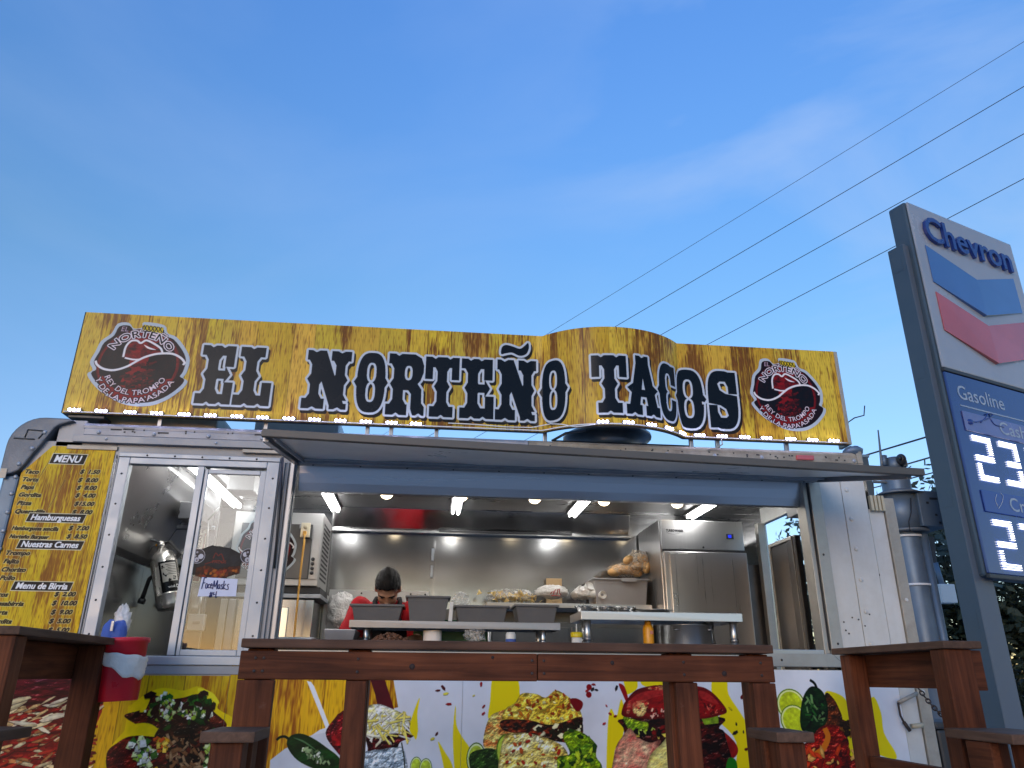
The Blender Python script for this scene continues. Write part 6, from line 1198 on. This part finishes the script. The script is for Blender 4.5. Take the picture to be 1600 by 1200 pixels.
# ================================================================== WOODEN RAILINGS
def board(name, par, x0, x1, y0, y1, z0, z1, mat, bev=.005): return box(name, T[mat], par, x0, x1, y0, y1, z0, z1, bev)
def screws(par, pts):
    b = B()
    for x, y, z in pts: b.lathe([(.0055, 0), (.0055, .002), (.0, .0025)], (x, y, z), 8, (0, -1, 0))
    b.build('screws', T['rust'], par, kind='stuff')
T['rust'] = M('rusty_steel', (.06, .05, .048), .6, .5, .3, 20, bump=.3, bscale=60, dirt=(.10, .045, .02), dscale=14, damt=.7)
T['knot'] = M('wood_knot', (.022, .009, .006), .7, 0, .3, 40)
def knots(par, pts):
    for x, y, z, r_ in pts: B().lathe([(r_, 0), (r_*.8, .0012), (0, .0016)], (x, y, z), 14, (0, -1, 0)).build('knot', T['knot'], par)
r1 = thing('wooden_railing', 'long dark brown wooden railing across the front of the serving hatch', 'railing', (.34, -1.3, .55), 'wooden railings on the deck')
board('cap', r1, -.676, 1.354, -1.312, -1.09, 1.700, 1.732, 'cap_x'); board('beam', r1, -.676, .42, -1.30, -1.262, 1.592, 1.690, 'wood_x'); board('beam', r1, .4225, 1.354, -1.30, -1.262, 1.594, 1.690, 'wood_x')
for x0, x1 in ((-.66, -.565), (-.292, -.208), (.940, 1.04), (1.265, 1.35)): board('post', r1, x0, x1, -1.26, -1.17, .55, 1.698, 'wood_z')
board('post', r1, -.676, -.545, -1.298, -1.262, .55, 1.590, 'wood_z'); board('post', r1, 1.262, 1.354, -1.298, -1.262, .55, 1.592, 'wood_z')
board('post', r1, -.288, -.212, -1.296, -1.262, .55, 1.590, 'wood_z'); board('post', r1, .955, 1.042, -1.296, -1.262, .55, 1.592, 'wood_z')
screws(r1, [(x, -1.3003, z) for x in (-.62, -.59, -.25, .40, .445, .99, 1.30) for z in (1.62, 1.665)])
knots(r1, [(-.05, -1.3001, 1.64, .011), (.71, -1.3001, 1.66, .008), (1.15, -1.3001, 1.625, .010), (.25, -1.3001, 1.675, .006)])
r2 = thing('wooden_railing', 'brown wooden railing corner beside the menu strip at the far left', 'railing', (-1.6, -.9, .55), 'wooden railings on the deck')
board('cap', r2, -1.665, -1.455, -1.30, -.30, 1.735, 1.765, 'cap_y'); board('cap', r2, -3.4, -1.667, -1.30, -1.08, 1.735, 1.765, 'cap_x')
board('post', r2, -1.61, -1.47, -1.285, -1.20, .55, 1.733, 'wood_z'); board('post', r2, -1.61, -1.495, -.42, -.33, .55, 1.733, 'wood_z'); board('beam', r2, -1.65, -1.612, -1.18, -.335, 1.585, 1.733, 'wood_y'); board('beam', r2, -3.4, -1.612, -1.285, -1.25, 1.585, 1.733, 'wood_x')
r3 = thing('wooden_railing', 'short brown wooden railing on the right in front of the white trailer wall', 'railing', (2.2, -.8, .55), 'wooden railings on the deck')
board('cap', r3, 2.05, 2.215, -1.34, -.45, 1.726, 1.756, 'cap_y'); board('post', r3, 2.08, 2.165, -.56, -.47, .55, 1.724, 'wood_z'); board('post', r3, 2.06, 2.18, -1.32, -1.23, .55, 1.724, 'wood_z'); board('beam', r3, 2.167, 2.205, -1.22, -.465, 1.575, 1.724, 'wood_y'); board('beam', r3, 2.182, 2.235, -1.30, -1.262, 1.57, 1.722, 'wood_x'); board('beam', r3, 2.10, 2.14, -1.22, -.57, 1.19, 1.275, 'wood_y')
for lab, x0, x1, y0 in (('low stair rail post with weathered cap beside the tacos picture', -.70, -.53, -1.60), ('low stair rail post with weathered cap under the right end of the long railing', 1.20, 1.335, -1.60), ('low stair rail post with weathered cap at the far right edge', 1.985, 2.24, -1.70), ('low stair rail post with weathered cap at the bottom left edge', -1.62, -1.318, -1.75)):
    t_ = thing('stair_rail', lab, 'stair rail', ((x0+x1)/2, -1.5, 0), 'low stair rails'); board('cap', t_, x0, x1, y0, -1.345, 1.405, 1.438, 'cap_y'); xc = (x0+x1)/2
    board('post', t_, xc-.05, xc+.045, y0+.03, y0+.12, 0, 1.403, 'wood_z'); board('post', t_, xc-.045, xc+.05, -1.44, -1.35, 0, 1.403, 'wood_z'); board('beam', t_, x0+.005, x0+.04, y0+.125, -1.445, 1.27, 1.403, 'wood_y')

# chain between the rear door and the railing
ch = thing('chain', 'rusty steel chain sagging from the trailer end to the right railing', 'chain', (2.6994, -0.1, 1.5929)); A_, Z_ = Vector((2.6948, -0.08, 1.6192)), Vector((2.6595, -0.45, 1.3984)); nl = 15
lk = None
for i in range(nl):
    t = (i+.5)/nl; p = A_*(1-t)+Z_*t-Vector((0, 0, .035*math.sin(PI*t))); d_ = ((Z_-A_)/nl).normalized(); s_ = d_.orthogonal().normalized(); n_ = d_.cross(s_); s_ = s_ if i % 2 else n_; Lh = (Z_-A_).length/nl*.68
    pts = [p+d_*Lh*math.cos(a)+s_*.010*math.sin(a) for a in np.linspace(0, 2*PI, 13)]; B().tube(pts, .0040, 6, False).build('link', T['rust'], ch)
la = thing('latch', 'bent pale metal latch and hanging hasp on the trailer end wall', 'latch', (2.6756, -0.02, 1.5026)); b0 = -.03
B().tube([(2.7457, -0.03, 1.5428), (2.6259, -0.03, 1.4927)], .012, 6).build('latch_bar', T['tan'], la); B().tube([(2.6221, -0.03, 1.4927), (2.6245, -0.03, 1.4275), (2.637, -0.03, 1.3953)], .006, 6).build('hasp', T['rust'], la); B().tube([(2.637, -0.03, 1.3953), (2.6655, -0.03, 1.3503)], .010, 6).build('padlock', T['rust'], la); B().tube([(2.6775, -0.03, 1.3728), (2.7463, -0.03, 1.3793)], .014, 6).build('latch_bar', T['beige'], la)

# ================================================================== GAS STATION SIGN
E_, NV = Vector((math.sin(math.radians(69)), math.cos(math.radians(69)), 0)), Vector((math.cos(math.radians(69)), -math.sin(math.radians(69)), 0)); SO = Vector((5.715, 3.0, 0))
def sw(a, o, z): return SO+E_*a+NV*o+Vector((0, 0, z))
gs = thing('gas_price_sign', 'tall gas station price sign with blue and red emblem and glowing price digits', 'gas station sign', sw(1.05, -.25, 0))
def sbox(name, mat, a0, a1, o0, o1, z0, z1, par=gs, bev=.008): return B().obox(sw((a0+a1)/2, (o0+o1)/2, (z0+z1)/2), E_*abs(a1-a0)/2, NV*abs(o1-o0)/2, Vector((0, 0, abs(z1-z0)/2))).build(name, mat, par, bev)
def spoly(name, mat, pts, o, d_, par=gs): return B().prism([sw(a, o, z) for a, z in pts], NV*d_).build(name, mat, par, .003)
sbox('cabinet', T['sign_dark'], -.02, 2.14, -.26, -.03, 2.62, 7.20, bev=.03); sbox('face', T['sign_white'], -.005, 2.125, -.028, .0, 4.95, 7.185, bev=.015)
for a0, a1 in ((-.115, .21), (1.92, 2.22)):
    q = sbox('column', T['sign_grey'], a0, a1, -.31, -.101, 0, 6.60, bev=.012); ORG[q.name] = ORG[gs.name]
    B().obox(sw(a0-.002, -.2055, 3.3), E_*.0015, NV*.102, Vector((0, 0, 3.29))).build('column_side', T['sign_dark'], q)  # thin darker sheet over the left side of the column
    for z in (6.35, 4.95, 3.45, 2.2): sbox('access_plate', T['sign_dark'], a0-.0065, a0-.0035, -.27, -.15, z-.09, z+.09, q, 0)
sbox('divider', T['black'], -.012, 2.13, -.03, .012, 4.90, 4.945)
sbox('price_panel', T['panel_blue'], -.005, 2.125, -.028, .0, 2.65, 4.895)
sbox('panel_trim', T['black'], -.02, 2.135, -.03, .01, 2.60, 2.645)
chv = [(.16, 6.60), (.16, 6.09), (1.05, 5.83), (1.94, 6.09), (1.94, 6.60), (1.05, 6.34)]
def emblem_band(name, mat, dz, skew):
    q = [(a, z+dz) for a, z in chv]; f_ = [.012, .012, .045, .012, .012, .03]; b = B()
    b.add([sw(a, .001, z) for a, z in q]+[sw(a, o, z) for (a, z), o in zip(q, f_)], [(0, 5, 2, 1), (5, 4, 3, 2), (6, 7, 8, 11), (11, 8, 9, 10)]+[(i, (i+1) % 6, 6+(i+1) % 6, 6+i) for i in range(6)]).build(name, mat, gs, .003)
emblem_band('blue_emblem', T['chev_blue'], 0, 0); emblem_band('red_emblem', T['chev_red'], -.645, 0)
full = glyphs('Chevron', 1, 0, .014, .05, 1)[0]; k = 1.77/full[:, 0].max(); kz = .35/.70
pos = 0
for i, ch_ in enumerate('Chevron'):
    v, f, t = glyphs('Chevron'[:i+1], 1, 0, .014, .05, 1); 
    v1, f1, t1 = glyphs(ch_, 1, 0, .014, .05, 1); xr = v[:, 0].max(); off_ = xr-v1[:, 0].max()
    B().add([sw(.17+(p[0]+off_)*k, .025+p[2]*.4, 6.685+p[1]*kz) for p in v1], f1).build('letter', T['sign_blue'], gs)
def stext(name, txt, a, z, h, wd, mat, o=.003, par=gs):
    v, f, t = glyphs(txt, 1, 0, .006, 0, 1); kx = wd/(v[:, 0].max()-v[:, 0].min()); B().add([sw(a+(p[0]-v[:, 0].min())*kx, o, z+p[1]*h/.70) for p in v], f).build(name, mat, par)
stext('lettering', 'Gasoline', .15, 4.59, .17, .86, T['panel_text']); sbox('panel_line', T['panel_text'], .15, 1.95, .001, .004, 4.50, 4.515, bev=0)
q = sbox('price_strip', T['strip_pale'], .14, 1.98, .001, .015, 4.21, 4.44); ORG[q.name] = ORG[gs.name]; stext('lettering', 'Cash', .78, 4.265, .15, .50, T['panel_text'], .018, q)
b = B(); 
for pts in ([(0.224, 4.3381), (0.3609, 4.3373), (0.6419, 4.4365), (0.6951, 4.4843), (0.6095, 4.4779), (0.554, 4.4222), (0.4316, 4.3409)], [(0.6359, 4.42), (0.6971, 4.3599), (0.8634, 4.355)]): b.tube([sw(a, .017, z) for a, z in smooth_line(pts, 4)], .008, 5)
b.build('peeling_mark', T['sign_blue'], q); B().ball(sw(*[[(0.2278, 4.316)][0][0], .016], [(0.2278, 4.316)][0][1]), (.05, .02, .035), 12, 8).build('peeling_mark', T['sign_blue'], q)
q = sbox('price_strip', T['strip_blue'], .16, 1.98, .001, .015, 3.30, 3.54); ORG[q.name] = ORG[gs.name]; stext('lettering', 'Credit', .62, 3.355, .15, .66, T['panel_text'], .018, q); 
b = B(); 
for pts in ([(0.4184, 3.5132), (0.3702, 3.4442), (0.3899, 3.376)], [(0.4953, 3.5362), (0.5291, 3.5043), (0.4772, 3.4275), (0.3935, 3.3554)]): b.tube([sw(a, .017, z) for a, z in smooth_line(pts, 4)], .004, 5)
b.build('peeling_mark', T['panel_text'], q)
SEG = {'2': 'abged', '3': 'abgcd', '7': 'abc', '9': 'abcdfg'}
def digit(ch_, a, z0, w_, h_):
    dg_ = None; b = B(); hh = h_/2; th = w_*.18; rows = 3
    def bar_(a0, a1, z): b.obox(sw((a0+a1)/2, .012, z), E_*(a1-a0)/2, NV*.006, Vector((0, 0, h_*.0062)))
    stp = h_/21
    for sname in SEG[ch_]:
        if sname in 'agd':
            zc = {'a': z0+h_-stp*1.0, 'g': z0+hh, 'd': z0+stp*1.0}[sname]
            for i in (-1, 0, 1): bar_(a+(.0 if not (ch_ == '3' and sname == 'g') else w_*.25), a+w_, zc+i*stp)
        else:
            r_ = range(3, 9); zb = z0+hh if sname in 'bf' else z0; ac = a+w_-th if sname in 'bc' else a
            for i in r_: bar_(ac, ac+th, zb+stp*(i-.5)*1.0+stp*.0)
    return b.build('price_digit', T['led_white'], gs)
for ch_, a in (('2', .215), ('3', .70), ('9', 1.22)): digit(ch_, a, 3.66, .32, .50)
for ch_, a in (('2', .245), ('3', .72), ('9', 1.24)): digit(ch_, a, 2.71, .32, .51)

# ================================================================== POLES, WIRES, TREES
Yp = 4.0
px_, pr0 = 5.54, .165
up_ = thing('utility_pole', 'blue-grey steel utility pole with a metal box, white straps and an antenna', 'utility pole', (px_, Yp, 0))
zA, zB, zC = 3.6704, 3.2545, 3.9694; zT = 4.1444
B().lathe([(.19, 0), (.165, 2.0), (.16, zC), (.155, zC+.02), (.0, zC+.02)], (px_, Yp, 0), 24).build('shaft', T['galv'], up_)
B().lathe([(.082, 0), (.082, zT-zC), (.0, zT-zC+.01)], (5.559, Yp, zC), 16).build('top_pipe', T['galv'], up_)
q = B().lathe([(.30, zA), (.20, zA+.05), (.17, zA+.06)], (px_, Yp, 0), 24).build('flange', T['galv_dark'], up_)
B().lathe([(.205, zB), (.215, zA)], (px_-.01, Yp, 0), 24).build('collar', T['galv'], up_); B().lathe([(.26, zB-.03), (.26, zB), (.2, zB+.01)], (px_, Yp, 0), 24).build('flange', T['galv_dark'], up_)
box('control_box', T['galv'], up_, px_+.08, px_+.42, Yp-.24, Yp+.15, zB+.02, zA+.02, .01); box('arm', T['galv_dark'], up_, px_+.425, px_+1.5, Yp-.06, Yp+.12, zB+.07, zA-.06, .01)
for i, (dx, dz) in enumerate(((.17, .28), (.25, .14), (.28, .05), (.22, .33))): box('box_bolt', T['black'], up_, px_+dx, px_+dx+(.03 if i < 3 else .10), Yp-.247, Yp-.241, zB+dz, zB+dz+.025, .003)
for v_, wd in ((840, .19), (917, .19)):
    z = (3.1801, 2.6297)[0 if v_ == 840 else 1]; B().lathe([(.183, -.012), (.185, -.01), (.185, .01), (.183, .012)], (px_, Yp, z), 24).build('strap', T['strap'], up_)
B().tube([(px_+.13, Yp-.14, .2), (px_+.13, Yp-.14, zB-.06)], .045, 10).build('conduit', T['galv'], up_)
B().tube([(5.3941, 4, 3.9617), (5.4042, 4, 4.1063), (5.4345, 4, 4.5004)], [.022, .016, .008], 8).build('antenna', T['galv_dark'], up_); B().tube([(5.4337, 4, 4.0431), (5.4494, 4, 4.1726)], .035, 8).build('antenna_base', T['galv'], up_)
b = B().ball((5.5971, 3.9, 4.1017), (.055, .065, .07), 16, 10).build('camera_dome', T['black'], up_); box('camera_arm', T['galv_dark'], up_, 5.6215, 5.6714, Yp-.1, Yp, 4.0177, 4.0987, .005); B().ball((5.5477, 3.835, 4.0975), (.025, .015, .025), 10, 6).build('camera_lens', T['lens'], up_)
box('side_arm', T['galv_dark'], up_, 5.2232, px_-.1, Yp-.06, Yp-.02, 3.8158, 3.8396, .004); B().tube([(5.1186, 4, 3.8807), (5.2289, 4, 3.8609), (5.2449, 4, 3.8142), (5.2247, 4, 3.611)], .008, 6).build('dangling_wire', T['wire'], up_)
B().tube([(5.5237, 3.75, 3.5949), (5.5053, 3.76, 3.4314), (5.4515, 3.76, 3.3185), (5.4317, 3.74, 3.2041)], .006, 6).build('dangling_wire', T['wire'], up_)
# black bin at the foot of the pole
t_ = thing('trash_bin', 'black bin standing by the steel pole at the lower right', 'bin', (3.4567, 0.8, 1.1576)); x0, x1 = 3.3697, 3.5814; zt2 = 1.3098
B().prism([(x0+.03, .8, 0), (x1-.03, .8, 0), (x1, .8, zt2), (x0, .8, zt2)], (0, .4, 0)).build('bin_body', T['black'], t_, .02); box('lid', T['black'], t_, x0-.02, x1+.02, .78, 1.22, zt2+.002, zt2+.05, .015)
# thin wooden service pole with a small box
t_ = thing('service_pole', 'thin weathered wooden pole with a small white box beside the tall sign', 'wooden pole', (7.7195, 7, 2.2005)); p0, p1 = Vector((7.7043, 7, 1.7446)), Vector((7.9314, 7, 3.7601))
B().tube([(p0.x, 7, 0), (p0.x, 7, p0.z), p1], [.11, .10, .08], 10).build('shaft', T['bark'], t_); c = Vector((7.8771, 6.8, 2.8829)); B().box(c.x-.12, c.x+.12, 6.7, 6.9, c.z-.16, c.z+.12).build('meter_box', T['white_plastic'], t_, .015); B().tube([c, c+Vector((-.06, 0, .45))], .04, 8).build('conduit', T['galv'], t_)
# overhead wires
def wire(a, ya, b_, yb, lab, r_=.012, sag=.0, grp='overhead wires across the sky'):
    A1, B1 = Vector(a), Vector(b_); d_ = B1-A1; A2 = A1-d_*.25; B2 = B1+d_*.35; pts = [A2*(1-t)+B2*t-Vector((0, 0, sag*4*t*(1-t))) for t in np.linspace(0, 1, 13)]
    o = B().tube(pts, r_, 5).build('power_line', T['wire']); tag(o, lab, 'overhead wire', grp)
wire((-2.2094, 34, 13.977), 34, (19.0752, 13, 21.7092), 13, 'uppermost thin overhead wire crossing the sky', .009)
wire((0.361, 34, 14.0863), 34, (18.5559, 13, 19.7293), 13, 'second overhead wire from the top crossing the sky', .013)
wire((3.0383, 34, 14.2001), 34, (18.0407, 13, 17.7645), 13, 'third overhead wire from the top, touching the top corner of the tall sign', .013)
wire((6.0726, 34, 14.3292), 34, (17.5822, 13, 16.0165), 13, 'lowest of the four long overhead wires, passing behind the tall sign', .013)
G2 = 'thick cables between the trailer and the tall sign'
wire((16.1766, 22, 9.6335), 22, (16.336, 18, 9.2412), 18, 'thick cable above the steel pole box, highest of the three low cables', .032, grp=G2)
wire((17.7914, 22, 9.3368), 22, (16.2276, 18, 8.5067), 18, 'thick cable passing just behind the pole camera', .030, grp=G2)
wire((16.1069, 22, 8.3263), 22, (16.2076, 18, 7.9848), 18, 'lowest thin cable passing behind the steel pole', .022, grp=G2)
# trees behind
def tree(x, y, h, r, lab, n, seed, mat, lean=0, crown_z=.35, gap=.0, leaf=.11):
    r_ = random.Random(seed); t_ = thing('tree', lab, 'tree', (x, y, 0), 'trees behind the trailer')
    b = B(); top = Vector((x+lean, y, h*.8)); b.tube([(x, y, 0), (x+lean*.4, y, h*.4), top], [.16, .12, .05], 8)
    cl = []
    for i in range(16):
        a = r_.random()*2*PI; z = h*r_.uniform(crown_z, .95); q = r*r_.uniform(.35, .9)*(1-.5*abs(z/h-.6)); e_ = Vector((x+lean+q*math.cos(a), y+q*math.sin(a), z)); s_ = Vector((x+lean*.5, y, z*.7)); b.tube([s_, (s_+e_)/2+Vector((0, 0, .1)), e_], [.05, .035, .012], 5); cl.append(e_)
    b.build('trunk', T['bark'], t_); lv = B(); vs = []; fs = []
    for i in range(n):
        c = r_.choice(cl); sp = r*.34; p = c+Vector((r_.gauss(0, sp), r_.gauss(0, sp), r_.gauss(0, sp*.7)))
        if p.z < h*crown_z*.6: continue
        u = Vector((r_.gauss(0, 1), r_.gauss(0, 1), r_.gauss(0, 1))).normalized(); v_ = u.orthogonal().normalized(); L_ = leaf*r_.uniform(.6, 1.3); k = len(vs)
        vs += [p-u*L_, p+v_*L_*.42, p+u*L_, p-v_*L_*.42]; fs.append((k, k+1, k+2, k+3))
    lv.add(vs, fs).build('crown', mat, t_)
tree(9.1, 11.5, 5.1, 1.5, 'tree with gaps of sky between the steel pole and the tall sign', 5200, 3, T['leaf'], .2, .25)
tree(11.2, 11, 5.4, 1.8, 'dark dense tree behind the lower part of the tall sign', 9000, 4, T['leaf'], 0, .0, leaf=.14)
tree(13.2, 12, 6.4, 2.2, 'broad dark tree at the right edge behind the tall sign', 9000, 5, T['leaf'], 0, .0, leaf=.14)
tree(7.6, 12, 3.9, 1.0, 'tree just right of the white trailer end', 4200, 6, T['leaf'], 0, .1)
tree(4.9, 10, 4.75, 1.5, 'tree seen through the open back door of the kitchen', 4200, 8, T['leaf2'], 0, .1)
tree(6.3, 14, 4.0, 1.3, 'olive tree farther back behind the white trailer end', 4200, 9, T['leaf2'], 0, .0)
